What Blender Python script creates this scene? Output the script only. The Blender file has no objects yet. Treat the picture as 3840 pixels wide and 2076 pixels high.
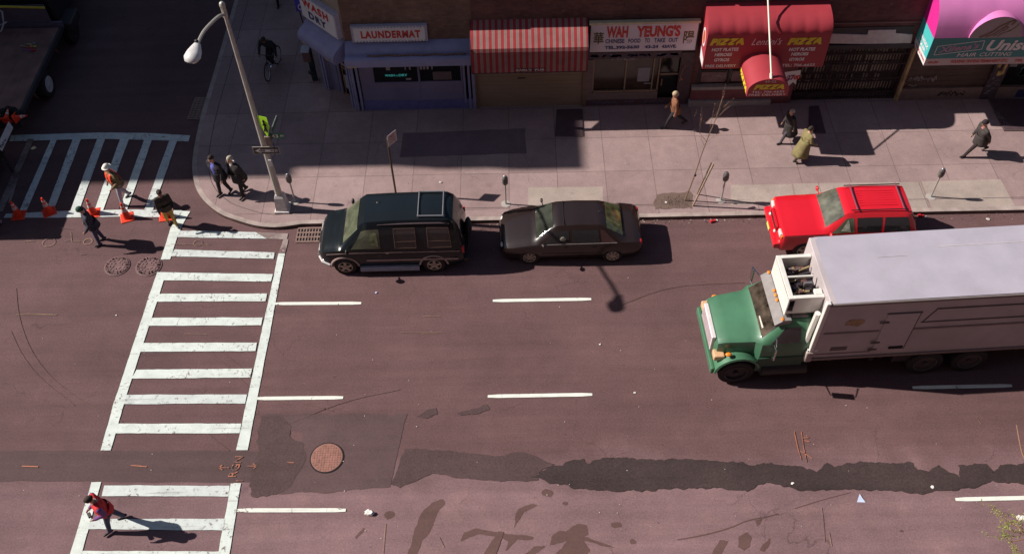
import bpy, bmesh, math, random
from mathutils import Vector, Matrix, noise
PI = math.pi
R = math.radians
random.seed(7)
SC = bpy.context.scene
COL = SC.collection

# ------------------------------------------------------------------ camera
CF, CP, CR, CY, CH = 3565.258, R(50.74754), R(-1.76404), R(-0.88605), 22.767   # focal px (3840 wide), pitch, roll, yaw, height
_fw = Vector((math.sin(CY)*math.cos(CP), math.cos(CY)*math.cos(CP), -math.sin(CP)))
_rt0 = Vector((math.cos(CY), -math.sin(CY), 0)); _up0 = _rt0.cross(_fw)
_rt = _rt0*math.cos(CR) + _up0*math.sin(CR); _up = -_rt0*math.sin(CR) + _up0*math.cos(CR)
EYE = Vector((0, 0, CH))
cam = bpy.data.cameras.new('camera'); camo = bpy.data.objects.new('camera', cam); COL.objects.link(camo)
cam.sensor_width = 36.0; cam.lens = CF/3840*36.0; cam.clip_end = 2000; cam.clip_start = .1
m = Matrix.Identity(4)
for i in range(3):
    m[i][0], m[i][1], m[i][2], m[i][3] = _rt[i], _up[i], -_fw[i], EYE[i]
camo.matrix_world = m
SC.camera = camo

# ------------------------------------------------------------------ light
SUN_EL, SUN_AZ = R(38.5), R(7)       # sun stands to the left, slightly behind the shop row
w = bpy.data.worlds.new('World'); SC.world = w; w.use_nodes = True
nt = w.node_tree; sky = nt.nodes.new('ShaderNodeTexSky'); sky.sky_type = 'NISHITA'; sky.sun_disc = False
sd = Vector((-math.cos(SUN_EL)*math.cos(SUN_AZ), math.cos(SUN_EL)*math.sin(SUN_AZ), math.sin(SUN_EL)))
sky.sun_elevation = SUN_EL; sky.sun_rotation = math.atan2(sd.x, sd.y)
nt.links.new(sky.outputs[0], nt.nodes['Background'].inputs[0]); nt.nodes['Background'].inputs[1].default_value = 0.05
sl = bpy.data.lights.new('sun', 'SUN'); sl.energy = 5.0; sl.angle = R(0.53); sl.color = (1.0, .93, .84)
so = bpy.data.objects.new('sun', sl); COL.objects.link(so); so.rotation_euler = sd.to_track_quat('Z', 'Y').to_euler()
SC.view_settings.view_transform = 'Standard'; SC.view_settings.look = 'None'; SC.view_settings.exposure = 0.38
SC.render.engine = 'CYCLES'

# ------------------------------------------------------------------ helpers
def ray(u, v): return _fw*CF + _rt*(u-1920) - _up*(v-1038)
def G(u, v, z=0.0):
    d = ray(u, v); t = (z-CH)/d.z; return EYE + d*t
def Wp(u, v, Y):
    d = ray(u, v); return EYE + d*(Y/d.y)
def Pl(u, v, p, n):
    d = ray(u, v); t = (Vector(p)-EYE).dot(Vector(n))/d.dot(Vector(n)); return EYE + d*t

def srgb(r, g, b):
    f = lambda c: (c/255)/12.92 if c/255 <= .04045 else ((c/255+.055)/1.055)**2.4
    return (f(r), f(g), f(b), 1)
MC = {}
def mat(name, col, rough=.6, metal=0, var=.12, scale=6, coat=0, spec=.5, bump=0, emit=0, dirt=None):
    if name in MC: return MC[name]
    m = bpy.data.materials.new(name); m.use_nodes = True; n = m.node_tree; b = n.nodes['Principled BSDF']
    col = tuple(col)+(1,) if len(col) == 3 else col
    b.inputs['Roughness'].default_value = rough; b.inputs['Metallic'].default_value = metal
    b.inputs['Coat Weight'].default_value = coat; b.inputs['Coat Roughness'].default_value = .06
    b.inputs['Specular IOR Level'].default_value = spec
    tc = n.nodes.new('ShaderNodeTexCoord')
    nz = n.nodes.new('ShaderNodeTexNoise'); nz.inputs['Scale'].default_value = scale; nz.inputs['Detail'].default_value = 6
    n.links.new(tc.outputs['Object'], nz.inputs['Vector'])
    mr = n.nodes.new('ShaderNodeMapRange'); mr.inputs[1].default_value = .3; mr.inputs[2].default_value = .7
    mr.inputs[3].default_value = 1-var; mr.inputs[4].default_value = 1+var
    n.links.new(nz.outputs['Fac'], mr.inputs[0])
    mx = n.nodes.new('ShaderNodeVectorMath'); mx.operation = 'SCALE'; mx.inputs[0].default_value = col[:3]
    n.links.new(mr.outputs[0], mx.inputs['Scale']); n.links.new(mx.outputs[0], b.inputs['Base Color'])
    if bump:
        bp = n.nodes.new('ShaderNodeBump'); bp.inputs['Strength'].default_value = bump; bp.inputs['Distance'].default_value = .02
        nz2 = n.nodes.new('ShaderNodeTexNoise'); nz2.inputs['Scale'].default_value = scale*8; nz2.inputs['Detail'].default_value = 4
        n.links.new(tc.outputs['Object'], nz2.inputs['Vector']); n.links.new(nz2.outputs['Fac'], bp.inputs['Height']); n.links.new(bp.outputs[0], b.inputs['Normal'])
    if emit:
        b.inputs['Emission Color'].default_value = col; b.inputs['Emission Strength'].default_value = emit
    MC[name] = m; return m

class NT:
    """small wrapper for node materials"""
    def __init__(s, name, rough=.85):
        s.m = bpy.data.materials.new(name); s.m.use_nodes = True; s.t = s.m.node_tree; s.b = s.t.nodes['Principled BSDF']
        s.b.inputs['Roughness'].default_value = rough; s.tc = s.t.nodes.new('ShaderNodeTexCoord').outputs['Object']
        s.b.inputs['Specular IOR Level'].default_value = .3
    def n(s, typ, **k):
        x = s.t.nodes.new(typ)
        for a, v in k.items():
            if isinstance(a, str) and not a.startswith('i_'): setattr(x, a, v)
        return x
    def l(s, a, b): s.t.links.new(a, b)
    def noise(s, scale, detail=5, rough=.55, vec=None, dist=0):
        x = s.t.nodes.new('ShaderNodeTexNoise'); x.inputs['Scale'].default_value = scale; x.inputs['Detail'].default_value = detail
        x.inputs['Roughness'].default_value = rough; x.inputs['Distortion'].default_value = dist
        s.l(vec or s.tc, x.inputs['Vector']); return x.outputs['Fac']
    def ramp(s, f, a, b, lo=0., hi=1.):
        x = s.t.nodes.new('ShaderNodeMapRange'); s.l(f, x.inputs[0]); x.inputs[1].default_value = a; x.inputs[2].default_value = b
        x.inputs[3].default_value = lo; x.inputs[4].default_value = hi; return x.outputs[0]
    def mix(s, f, A, B):
        x = s.t.nodes.new('ShaderNodeMix'); x.data_type = 'RGBA'
        for v, i in ((f, 0), (A, 6), (B, 7)):
            if hasattr(v, 'is_linked') or hasattr(v, 'node'): s.l(v, x.inputs[i])
            else: x.inputs[i].default_value = v if i == 0 else (tuple(v)+(1,))[:4]
        return x.outputs[2]
    def mul(s, A, f):
        x = s.t.nodes.new('ShaderNodeVectorMath'); x.operation = 'SCALE'; s.l(A, x.inputs[0])
        if isinstance(f, float): x.inputs['Scale'].default_value = f
        else: s.l(f, x.inputs['Scale'])
        return x.outputs[0]
    def math(s, op, a, b=None):
        x = s.t.nodes.new('ShaderNodeMath'); x.operation = op
        for i, v in enumerate((a, b)):
            if v is None: continue
            if isinstance(v, (int, float)): x.inputs[i].default_value = v
            else: s.l(v, x.inputs[i])
        return x.outputs[0]
    def sep(s, v=None):
        x = s.t.nodes.new('ShaderNodeSeparateXYZ'); s.l(v or s.tc, x.inputs[0]); return x.outputs
    def map(s, sc, rot=(0,0,0), loc=(0,0,0)):
        x = s.t.nodes.new('ShaderNodeMapping'); s.l(s.tc, x.inputs[0]); x.inputs['Scale'].default_value = sc; x.inputs['Rotation'].default_value = rot; x.inputs['Location'].default_value = loc; return x.outputs[0]
    def bump(s, h, st=.3, d=.01):
        x = s.t.nodes.new('ShaderNodeBump'); x.inputs['Strength'].default_value = st; x.inputs['Distance'].default_value = d
        s.l(h, x.inputs['Height']); s.l(x.outputs[0], s.b.inputs['Normal'])
    def out(s, c): s.l(c, s.b.inputs['Base Color']); return s.m

OFF = {}
def text_mesh(txt, bold=0, shear=0, space=1.0):
    cu = bpy.data.curves.new('t', 'FONT'); cu.body = txt; cu.offset = bold; cu.shear = shear; cu.resolution_u = 3; cu.space_character = space
    o = bpy.data.objects.new('t', cu); COL.objects.link(o)
    dg = bpy.context.evaluated_depsgraph_get(); me = o.evaluated_get(dg).to_mesh()
    vs = [v.co.copy() for v in me.vertices]; fs = [tuple(p.vertices) for p in me.polygons]
    o.evaluated_get(dg).to_mesh_clear(); bpy.data.objects.remove(o); bpy.data.curves.remove(cu)
    return vs, fs

class MB:
    def __init__(s): s.v = []; s.f = []; s.mi = []
    def add(s, vs, fs, mi=0):
        o = len(s.v); s.v += [Vector(p) for p in vs]; s.f += [tuple(i+o for i in f) for f in fs]; s.mi += [mi]*len(fs); return s
    def box(s, x0, y0, z0, x1, y1, z1, mi=0, M=None):
        vs = [Vector((x, y, z)) for z in (z0, z1) for y in (y0, y1) for x in (x0, x1)]
        if M: vs = [M @ v for v in vs]
        return s.add(vs, [(0,2,3,1),(4,5,7,6),(0,1,5,4),(2,6,7,3),(0,4,6,2),(1,3,7,5)], mi)
    def tube(s, pts, rad, n=8, mi=0, cap=True, flat=1.0):
        pts = [Vector(p) for p in pts]
        if not hasattr(rad, '__len__'): rad = [rad]*len(pts)
        vs = []; ref = None
        for i, p in enumerate(pts):
            a = pts[max(i-1, 0)]; b = pts[min(i+1, len(pts)-1)]; t = (b-a).normalized()
            if ref is None: ref = Vector((0,0,1)) if abs(t.z) < .9 else Vector((1,0,0))
            x = t.cross(ref).normalized(); y = x.cross(t).normalized(); ref = y
            for k in range(n):
                an = 2*PI*k/n; vs.append(p + x*math.cos(an)*rad[i] + y*math.sin(an)*rad[i]*flat)
        fs = [(i*n+k, i*n+(k+1) % n, (i+1)*n+(k+1) % n, (i+1)*n+k) for i in range(len(pts)-1) for k in range(n)]
        if cap: fs += [tuple(range(n-1, -1, -1)), tuple(range((len(pts)-1)*n, len(pts)*n))]
        return s.add(vs, fs, mi)
    def ball(s, c, r, mi=0, nu=12, nv=8):
        r = r if hasattr(r, '__len__') else (r, r, r); c = Vector(c); vs = [c+Vector((0,0,r[2]))]
        for j in range(1, nv):
            for i in range(nu):
                a = 2*PI*i/nu; b = PI*j/nv; vs.append(c+Vector((r[0]*math.sin(b)*math.cos(a), r[1]*math.sin(b)*math.sin(a), r[2]*math.cos(b))))
        vs.append(c-Vector((0,0,r[2]))); L = len(vs)-1
        fs = [(0, 1+i, 1+(i+1) % nu) for i in range(nu)] + [(1+(j-1)*nu+i, 1+j*nu+i, 1+j*nu+(i+1) % nu, 1+(j-1)*nu+(i+1) % nu) for j in range(1, nv-1) for i in range(nu)]
        fs += [(L, 1+(nv-2)*nu+(i+1) % nu, 1+(nv-2)*nu+i) for i in range(nu)]
        return s.add(vs, fs, mi)
    def loft(s, rings, mi=0, cap=True, closed=True):
        n = len(rings[0]); vs = [p for r in rings for p in r]; K = n if closed else n-1
        fs = [(i*n+k, i*n+(k+1) % n, (i+1)*n+(k+1) % n, (i+1)*n+k) for i in range(len(rings)-1) for k in range(K)]
        if cap: fs += [tuple(range(n-1, -1, -1)), tuple(range((len(rings)-1)*n, len(rings)*n))]
        return s.add(vs, fs, mi)
    def prism(s, poly, off, mi=0):
        n = len(poly); off = Vector(off); vs = [Vector(p) for p in poly]+[Vector(p)+off for p in poly]
        return s.add(vs, [tuple(range(n-1, -1, -1)), tuple(range(n, 2*n))]+[(i, (i+1) % n, n+(i+1) % n, n+i) for i in range(n)], mi)
    def sheet(s, poly, mi=0):
        if len(poly) <= 4: return s.add(poly, [tuple(range(len(poly)))], mi)
        from mathutils.geometry import tessellate_polygon
        return s.add(poly, [tuple(t) for t in tessellate_polygon([[Vector(p) for p in poly]])], mi)
    def strip(s, pts, w, z, mi=0):
        """flat ribbon on the ground"""
        L = []; Rr = []
        for i, p in enumerate(pts):
            a = pts[max(i-1, 0)]; b = pts[min(i+1, len(pts)-1)]; t = Vector((b[0]-a[0], b[1]-a[1], 0)).normalized(); nn = Vector((-t.y, t.x, 0))
            q = Vector((p[0], p[1], z)); ww = w[i] if hasattr(w, '__len__') else w; L.append(q+nn*ww/2); Rr.append(q-nn*ww/2)
        for i in range(len(pts)-1): s.add([Rr[i], Rr[i+1], L[i+1], L[i]], [(0,1,2,3)], mi)
        return s
    def text(s, txt, o, u, v, W=None, H=1.0, bold=0, shear=0, mi=0, space=1.0, centre=False, sub=None):
        """lettering fitted in W x H; u = reading direction, v = up (unit vectors)"""
        vs, fs = text_mesh(txt, bold, shear, space)
        if not vs: return s
        x0 = min(p.x for p in vs); x1 = max(p.x for p in vs); y0 = min(p.y for p in vs); y1 = max(p.y for p in vs)
        sy = H/(y1-y0); sx = W/(x1-x0) if W else sy
        u = Vector(u); v = Vector(v); o = Vector(o)
        if centre: o = o-u*(x1-x0)*sx/2
        return s.add([o+u*(p.x-x0)*sx+v*(p.y-y0)*sy for p in vs], fs, mi)
    def squig(s, o, u, v, W, H, n=5, w=.02, seed=1, mi=0):
        rr = random.Random(seed); u = Vector(u); v = Vector(v); o = Vector(o); nn = u.cross(v)
        for k in range(n):
            cx = (k+.5)/n*W; pts = []
            for j in range(7):
                a = j*rr.uniform(.9, 1.3); pts.append(o+u*(cx+math.cos(a*1.4)*W/n*.5)+v*(H/2+math.sin(a*1.9+k)*H/2*rr.uniform(.5, 1)))
            for a, b in zip(pts, pts[1:]):
                t = (b-a).normalized(); q = nn.cross(t)*w/2; s.add([a-q, b-q, b+q, a+q], [(0,1,2,3)], mi)
        return s
    def build(s, name, mats, parent=None, world=True, smooth=False, bevel=0, seg=2, sub=0, weld=False, angle=35):
        mats = mats if isinstance(mats, (list, tuple)) else [mats]
        off = OFF.get(parent.name, Vector()) if (parent is not None and world) else Vector()
        me = bpy.data.meshes.new(name); me.from_pydata([p-off for p in s.v], [], s.f)
        for mm in mats: me.materials.append(mm)
        me.polygons.foreach_set('material_index', s.mi)
        if weld:
            b = bmesh.new(); b.from_mesh(me); bmesh.ops.remove_doubles(b, verts=b.verts, dist=1e-4); bmesh.ops.recalc_face_normals(b, faces=b.faces); b.to_mesh(me); b.free()
        if smooth:
            me.polygons.foreach_set('use_smooth', [True]*len(me.polygons)); me.set_sharp_from_angle(angle=R(angle))
        me.update()
        o = bpy.data.objects.new(name, me); COL.objects.link(o)
        if parent is not None: o.parent = parent; OFF[o.name] = off if world else Vector()
        if bevel:
            md = o.modifiers.new('bevel', 'BEVEL'); md.width = bevel; md.segments = seg; md.limit_method = 'ANGLE'
        if sub:
            md = o.modifiers.new('sub', 'SUBSURF'); md.levels = sub; md.render_levels = sub
        return o

def each(parts, name, mats, parent, **k):
    """one mesh part per item; item is a function that fills an MB"""
    for f in parts: b = MB(); f(b); b.build(name, mats, parent, **k)
def bx(*a): return lambda b: b.box(*a)
def tx(*a, **k): return lambda b: b.text(*a, **k)
def pr(*a): return lambda b: b.prism(*a)
def sq(*a): return lambda b: b.squig(*a)
def tag(o, label=None, cat=None, group=None, kind=None):
    if label: o['label'] = label
    if cat: o['category'] = cat
    if group: o['group'] = group
    if kind: o['kind'] = kind
    return o
def thing(name, loc, label, cat, rz=0, group=None):
    o = bpy.data.objects.new(name, None); COL.objects.link(o); o.location = loc; o.rotation_euler = (0, 0, rz)
    o.empty_display_size = .3; OFF[o.name] = Vector(loc); return tag(o, label, cat, group)
def struct(o): o['kind'] = 'structure'; return o
def copy_tree(o, parent=None):
    c = o.copy(); COL.objects.link(c)
    if parent is not None: c.parent = parent
    for ch in list(o.children): copy_tree(ch, c)
    return c
def ruffle(pts, amp, step, seed=0):
    out = []; n = len(pts)
    for i in range(n):
        a = Vector(pts[i]); b = Vector(pts[(i+1) % n]); L = (b-a).length; k = max(1, int(L/step)); t = (b-a).normalized(); nn = Vector((-t.y, t.x, 0))
        for j in range(k):
            p = a+(b-a)*j/k; out.append(p+nn*amp*2*noise.noise(p*1.3+Vector((seed*9.1, 0, 0)))+nn*amp*1.3*noise.noise(p*5+Vector((seed, 3, 0)))+nn*amp*.8*noise.noise(p*17+Vector((seed, 7, 0))))
    return out
def smoothpts(pts, it=2):
    pts = [Vector(p) for p in pts]
    for _ in range(it):
        q = [pts[0]]
        for a, b in zip(pts, pts[1:]): q += [a*.75+b*.25, a*.25+b*.75]
        q.append(pts[-1]); pts = q
    return pts
X, Y, Z = Vector((1,0,0)), Vector((0,1,0)), Vector((0,0,1))

# ------------------------------------------------------------------ ground materials
def asphalt(name, base, light=None, dark=.0, fine=.34, patchy=.14):
    a = NT(name, .88)
    big = a.ramp(a.noise(.35, 3), .3, .7, 1-patchy, 1+patchy)
    mid = a.ramp(a.noise(2.2, 6, .6), .3, .7, .93, 1.07)
    fn = a.ramp(a.noise(24, 8, .85), .3, .7, 1-fine*1.25, 1+fine*1.25)
    fn2 = a.ramp(a.noise(14, 3, .6), .3, .7, .92, 1.08)
    strk = a.ramp(a.noise(1, 5, .6, vec=a.map((.12, 2.2, 1))), .3, .7, .88, 1.12)
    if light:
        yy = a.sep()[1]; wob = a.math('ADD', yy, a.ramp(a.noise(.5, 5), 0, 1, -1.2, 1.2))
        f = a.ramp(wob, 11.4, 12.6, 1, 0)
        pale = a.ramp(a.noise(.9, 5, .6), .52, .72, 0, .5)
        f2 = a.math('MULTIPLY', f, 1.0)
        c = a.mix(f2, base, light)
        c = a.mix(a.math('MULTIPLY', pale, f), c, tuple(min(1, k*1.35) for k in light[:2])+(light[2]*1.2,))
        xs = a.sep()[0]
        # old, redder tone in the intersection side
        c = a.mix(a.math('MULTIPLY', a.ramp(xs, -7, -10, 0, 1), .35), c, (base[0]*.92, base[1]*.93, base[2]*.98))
    else:
        rgb = a.t.nodes.new('ShaderNodeRGB'); rgb.outputs[0].default_value = tuple(base)+(1,); c = rgb.outputs[0]
    # grit: sparse pale and dark grains
    vor = a.t.nodes.new('ShaderNodeTexVoronoi'); vor.inputs['Scale'].default_value = 9; a.l(a.tc, vor.inputs['Vector'])
    speck = a.ramp(vor.outputs['Distance'], .03, .07, .45, 0)
    gate = a.ramp(a.noise(5, 2), .55, .62, 0, 1)
    c = a.mix(a.math('MULTIPLY', speck, gate), c, (.4, .33, .33))
    spots = a.ramp(a.noise(1.7, 4, .5), .68, .8, 0, .35)
    c = a.mix(spots, c, (base[0]*.5, base[1]*.5, base[2]*.55))
    # fine cracks
    v2 = a.t.nodes.new('ShaderNodeTexVoronoi'); v2.feature = 'DISTANCE_TO_EDGE'; v2.inputs['Scale'].default_value = .33
    wv = a.t.nodes.new('ShaderNodeVectorMath'); wv.operation = 'ADD'; a.l(a.tc, wv.inputs[0])
    nzv = a.t.nodes.new('ShaderNodeTexNoise'); nzv.inputs['Scale'].default_value = 1.4; nzv.inputs['Detail'].default_value = 5; a.l(a.tc, nzv.inputs['Vector']); a.l(nzv.outputs['Color'], wv.inputs[1]); a.l(wv.outputs[0], v2.inputs['Vector'])
    ck = a.math('MULTIPLY', a.ramp(v2.outputs['Distance'], .002, .006, .4, 0), a.ramp(a.noise(.45, 3), .5, .62, 0, 1))
    c = a.mix(ck, c, (base[0]*.35, base[1]*.35, base[2]*.4))
    for f in (big, mid, fn, fn2, strk): c = a.mul(c, f)
    a.bump(a.noise(70, 4, .7), .35, .008)
    return a.out(c)
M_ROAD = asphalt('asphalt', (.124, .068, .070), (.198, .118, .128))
M_TRENCH = asphalt('asphalt_trench', (.090, .055, .057), fine=.3, patchy=.1)
M_PATCH = asphalt('asphalt_fresh', (.047, .031, .031), fine=.5, patchy=.28)
M_PATCH2 = asphalt('asphalt_mended', (.080, .049, .050), fine=.4, patchy=.12)
M_STAIN = asphalt('asphalt_damp', (.112, .062, .057), fine=.15, patchy=.1)

def paintm(name, col=(.66, .72, .69), wear=.55, under=(.13, .08, .08)):
    a = NT(name, .65)
    chip = a.ramp(a.noise(9, 8, .72), wear, wear+.035, 0, 1)
    zone = a.ramp(a.noise(.8, 3), .38, .6, 0, 1)
    v2 = a.t.nodes.new('ShaderNodeTexVoronoi'); v2.feature = 'DISTANCE_TO_EDGE'; v2.inputs['Scale'].default_value = 1.1
    wv = a.t.nodes.new('ShaderNodeVectorMath'); wv.operation = 'ADD'; a.l(a.tc, wv.inputs[0])
    nzv = a.t.nodes.new('ShaderNodeTexNoise'); nzv.inputs['Scale'].default_value = 2.2; nzv.inputs['Detail'].default_value = 5; a.l(a.tc, nzv.inputs['Vector']); a.l(nzv.outputs['Color'], wv.inputs[1]); a.l(wv.outputs[0], v2.inputs['Vector'])
    ck = a.math('MULTIPLY', a.ramp(v2.outputs['Distance'], .004, .012, 1, 0), a.ramp(a.noise(1.3, 3), .56, .6, 0, 1))
    g = a.ramp(a.noise(3, 6, .6), .3, .7, .82, 1.04); g2 = a.ramp(a.noise(50, 4, .7), .3, .7, .9, 1.08)
    rgb = a.t.nodes.new('ShaderNodeRGB'); rgb.outputs[0].default_value = tuple(col)+(1,)
    c = a.mul(a.mul(rgb.outputs[0], g), g2)
    tyre = a.ramp(a.noise(1, 4, .6, vec=a.map((.35, 7, 1), (0, 0, R(-28)))), .58, .7, 0, .38)
    c = a.mix(tyre, c, under)
    c = a.mix(a.math('MAXIMUM', a.math('MULTIPLY', chip, zone), ck), c, under)
    a.bump(a.noise(70, 4, .7), .2, .006)
    return a.out(c)
M_PAINT = paintm('road_paint', wear=.58)
M_PAINTW = paintm('road_paint_worn', (.60, .65, .64), .565)
M_PAINTF = paintm('road_paint_faded', (.34, .27, .26), .42)
M_LANE = paintm('lane_paint', (.78, .80, .74), .66)
M_ORANGE = paintm('orange_spray', (.46, .17, .10), .48, (.12, .07, .065))
M_TAN = paintm('tan_spray', (.34, .22, .14), .44, (.14, .085, .085))

def walkm(name, A, B, scale=1.62, joint=(.175, .122, .12), ox=0, oy=0):
    a = NT(name, .85)
    br = a.t.nodes.new('ShaderNodeTexBrick'); a.l(a.map((1, 1, 1), loc=(ox, oy, 0)), br.inputs['Vector'])
    br.offset = 0; br.inputs['Scale'].default_value = 1; br.inputs['Mortar Size'].default_value = .013; br.inputs['Brick Width'].default_value = scale; br.inputs['Row Height'].default_value = scale*1.02
    br.inputs['Color1'].default_value = tuple(A)+(1,); br.inputs['Color2'].default_value = tuple(B)+(1,); br.inputs['Mortar'].default_value = tuple(joint)+(1,); br.inputs['Bias'].default_value = -.1
    c = br.outputs['Color']
    for f in (a.ramp(a.noise(.5, 4), .3, .7, .86, 1.14), a.ramp(a.noise(3, 6, .65), .3, .7, .9, 1.1), a.ramp(a.noise(22, 8, .85), .3, .7, .76, 1.24)): c = a.mul(c, f)
    st = a.ramp(a.noise(2.3, 5, .6), .62, .76, 0, .35); c = a.mix(st, c, (.11, .075, .08))
    sp = a.ramp(a.noise(22, 2), .73, .78, 0, .5); c = a.mix(sp, c, (.07, .045, .05))
    v2 = a.t.nodes.new('ShaderNodeTexVoronoi'); v2.feature = 'DISTANCE_TO_EDGE'; v2.inputs['Scale'].default_value = .3
    wv = a.t.nodes.new('ShaderNodeVectorMath'); wv.operation = 'ADD'; a.l(a.tc, wv.inputs[0])
    nzv = a.t.nodes.new('ShaderNodeTexNoise'); nzv.inputs['Scale'].default_value = 1.1; nzv.inputs['Detail'].default_value = 5; a.l(a.tc, nzv.inputs['Vector']); a.l(nzv.outputs['Color'], wv.inputs[1]); a.l(wv.outputs[0], v2.inputs['Vector'])
    ck = a.math('MULTIPLY', a.ramp(v2.outputs['Distance'], .002, .006, .6, 0), a.ramp(a.noise(.4, 3), .52, .6, 0, 1))
    c = a.mix(ck, c, joint)
    a.bump(a.noise(80, 4, .7), .25, .006)
    return a.out(c)
M_WALK = walkm('sidewalk_concrete', (.268, .184, .182), (.322, .230, .226), ox=.35, oy=.12)
M_SLAB = walkm('sidewalk_new_concrete', (.335, .270, .245), (.355, .285, .255), scale=3.3, joint=(.2, .15, .14))
M_WDARK = walkm('sidewalk_tar', (.135, .090, .108), (.15, .10, .118), scale=40)
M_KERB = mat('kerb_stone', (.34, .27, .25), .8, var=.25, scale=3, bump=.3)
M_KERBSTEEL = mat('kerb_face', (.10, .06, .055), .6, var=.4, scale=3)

# ------------------------------------------------------------------ the ground
SW = .13
mb = MB(); mb.sheet([(-160, -60, 0), (160, -60, 0), (160, 200, 0), (-160, 200, 0)]); struct(mb.build('road', M_ROAD))
kp = [(880, 0), (812, 238), (753, 432), (733, 525), (724, 573), (720, 629), (724, 666), (735, 711), (765, 756), (821, 801), (870, 820), (959, 847.6), (1040, 853), (1129, 850)]
K = [G(u, v, SW) for u, v in kp]
d0 = (K[0]-K[1]).normalized(); K = [K[0]+d0*60]+K
K = [Vector((p.x, p.y, 0)) for p in K]; K[-1].y = 20.88
K = [K[0]]+smoothpts(K[1:], 2)+[Vector((120, 20.88, 0))]
far = [Vector((120, 90, 0)), Vector((K[0].x+.5, 90, 0))]
def offs(poly, d):
    out = []
    for i, p in enumerate(poly):
        a = poly[max(i-1, 0)]; b = poly[min(i+1, len(poly)-1)]; t = (b-a).normalized(); out.append(p+Vector((-t.y, t.x, 0))*d)
    return out
Kin = offs(K, .16)
zt = lambda L, z: [Vector((p.x, p.y, z)) for p in L]
mb = MB(); mb.sheet(zt(Kin+far, SW)); struct(mb.build('sidewalk', M_WALK))
mb = MB()
for i in range(len(K)-1):
    a, b, c, d = K[i], K[i+1], Kin[i+1], Kin[i]
    mb.add([a+Z*(SW+.004), b+Z*(SW+.004), c+Z*(SW+.004), d+Z*(SW+.004)], [(0,1,2,3)], 0)
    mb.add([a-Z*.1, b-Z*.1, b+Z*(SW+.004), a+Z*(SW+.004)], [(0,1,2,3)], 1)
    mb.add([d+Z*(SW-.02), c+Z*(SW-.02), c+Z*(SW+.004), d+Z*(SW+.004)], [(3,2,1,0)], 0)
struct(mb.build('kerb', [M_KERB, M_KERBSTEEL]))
# inner score line round the corner, new slabs, tar patches
mb = MB(); Kl = offs(K, .55); mb.strip([(p.x, p.y) for p in Kl[1:]], .02, SW+.004)
# main joints seen on the pavement
struct(mb.build('sidewalk_joint', mat('joint_tar', (.06, .04, .045), .9)))
def gpoly(pts, z): return [G(u, v, z) for u, v in pts]
mb = MB()
mb.sheet(gpoly([(1980, 703), (2260, 700), (2262, 760), (1981, 790)], SW+.003))
mb.sheet(gpoly([(2740, 694), (2968, 690), (2985, 760), (2740, 770)], SW+.003))
mb.sheet(gpoly([(2975, 688), (3450, 682), (3490, 792), (2995, 800)], SW+.003))
mb.sheet(gpoly([(3455, 680), (3752, 672), (3812, 783), (3498, 790)], SW+.003))
struct(mb.build('sidewalk_slab', M_SLAB))
mb = MB()
mb.sheet(ruffle(gpoly([(1512, 500), (1968, 482), (1975, 575), (1500, 590)], SW+.004), .02, .3, 2))
struct(mb.build('sidewalk_tar_patch', M_WDARK))

# trenches and patches in the road
z1, z2, z3, z4 = .004, .008, .012, .016
mb = MB()
mb.sheet(ruffle(gpoly([(-900, 1675), (0, 1688), (400, 1690), (935, 1688), (1150, 1690), (1150, 1806), (935, 1808), (0, 1803), (-900, 1800)], z1), .012, .25, 1))
struct(mb.build('road_trench', M_TRENCH))
mb = MB()
mb.sheet(ruffle(gpoly([(975, 1553), (1527, 1550), (1462, 1822), (1300, 1840), (1040, 1850), (1130, 1760), (1130, 1620), (990, 1600)], z2), .03, .12, 3))
struct(mb.build('road_patch', asphalt('asphalt_square', (.102, .061, .064), fine=.2)))
mb = MB()
mb.sheet(ruffle(gpoly([(980, 1560), (1060, 1562), (1090, 1600), (1085, 1640), (1125, 1660), (1145, 1720), (1120, 1790), (1085, 1830), (1060, 1848), (950, 1858), (930, 1800), (960, 1720), (965, 1640)], z3), .05, .08, 5), 0)
mb.sheet(ruffle(gpoly([(1520, 1682), (1640, 1690), (1870, 1706), (1960, 1694), (2010, 1708), (2080, 1738), (2010, 1775), (2020, 1800), (1880, 1800), (1780, 1795), (1620, 1778), (1560, 1800), (1500, 1824), (1462, 1815)], z3), .03, .1, 6), 0)
mb.sheet(ruffle(gpoly([(1560, 1560), (1630, 1530), (1640, 1550), (1600, 1565)], z3), .04, .08, 8), 0)
mb.sheet(ruffle(gpoly([(1715, 1552), (1770, 1532), (1828, 1515), (1835, 1530), (1800, 1548)], z3), .03, .08, 9), 0)
struct(mb.build('road_patch', M_PATCH2))
mb = MB()
mb.sheet(ruffle(gpoly([(1990, 1785), (2080, 1745), (2110, 1752), (2150, 1718), (2190, 1718), (2200, 1735), (2240, 1715), (2560, 1722), (2790, 1728), (2810, 1745), (2840, 1735), (2990, 1745), (3060, 1765), (3100, 1735), (3130, 1755), (3200, 1740), (3420, 1735), (3440, 1762), (3480, 1762), (3520, 1742), (3600, 1790), (3590, 1740), (3700, 1738), (3725, 1775), (3750, 1740), (3800, 1735), (3960, 1735), (4300, 1740), (4300, 1830), (3840, 1812), (3780, 1815), (3720, 1800), (3650, 1825), (3500, 1835), (3480, 1845), (3380, 1842), (3180, 1835), (3000, 1832), (2850, 1812), (2800, 1835), (2560, 1833), (2300, 1838), (2150, 1830), (2060, 1808)], z4), .045, .07, 11))
struct(mb.build('road_patch', M_PATCH))
mb = MB()
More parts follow.
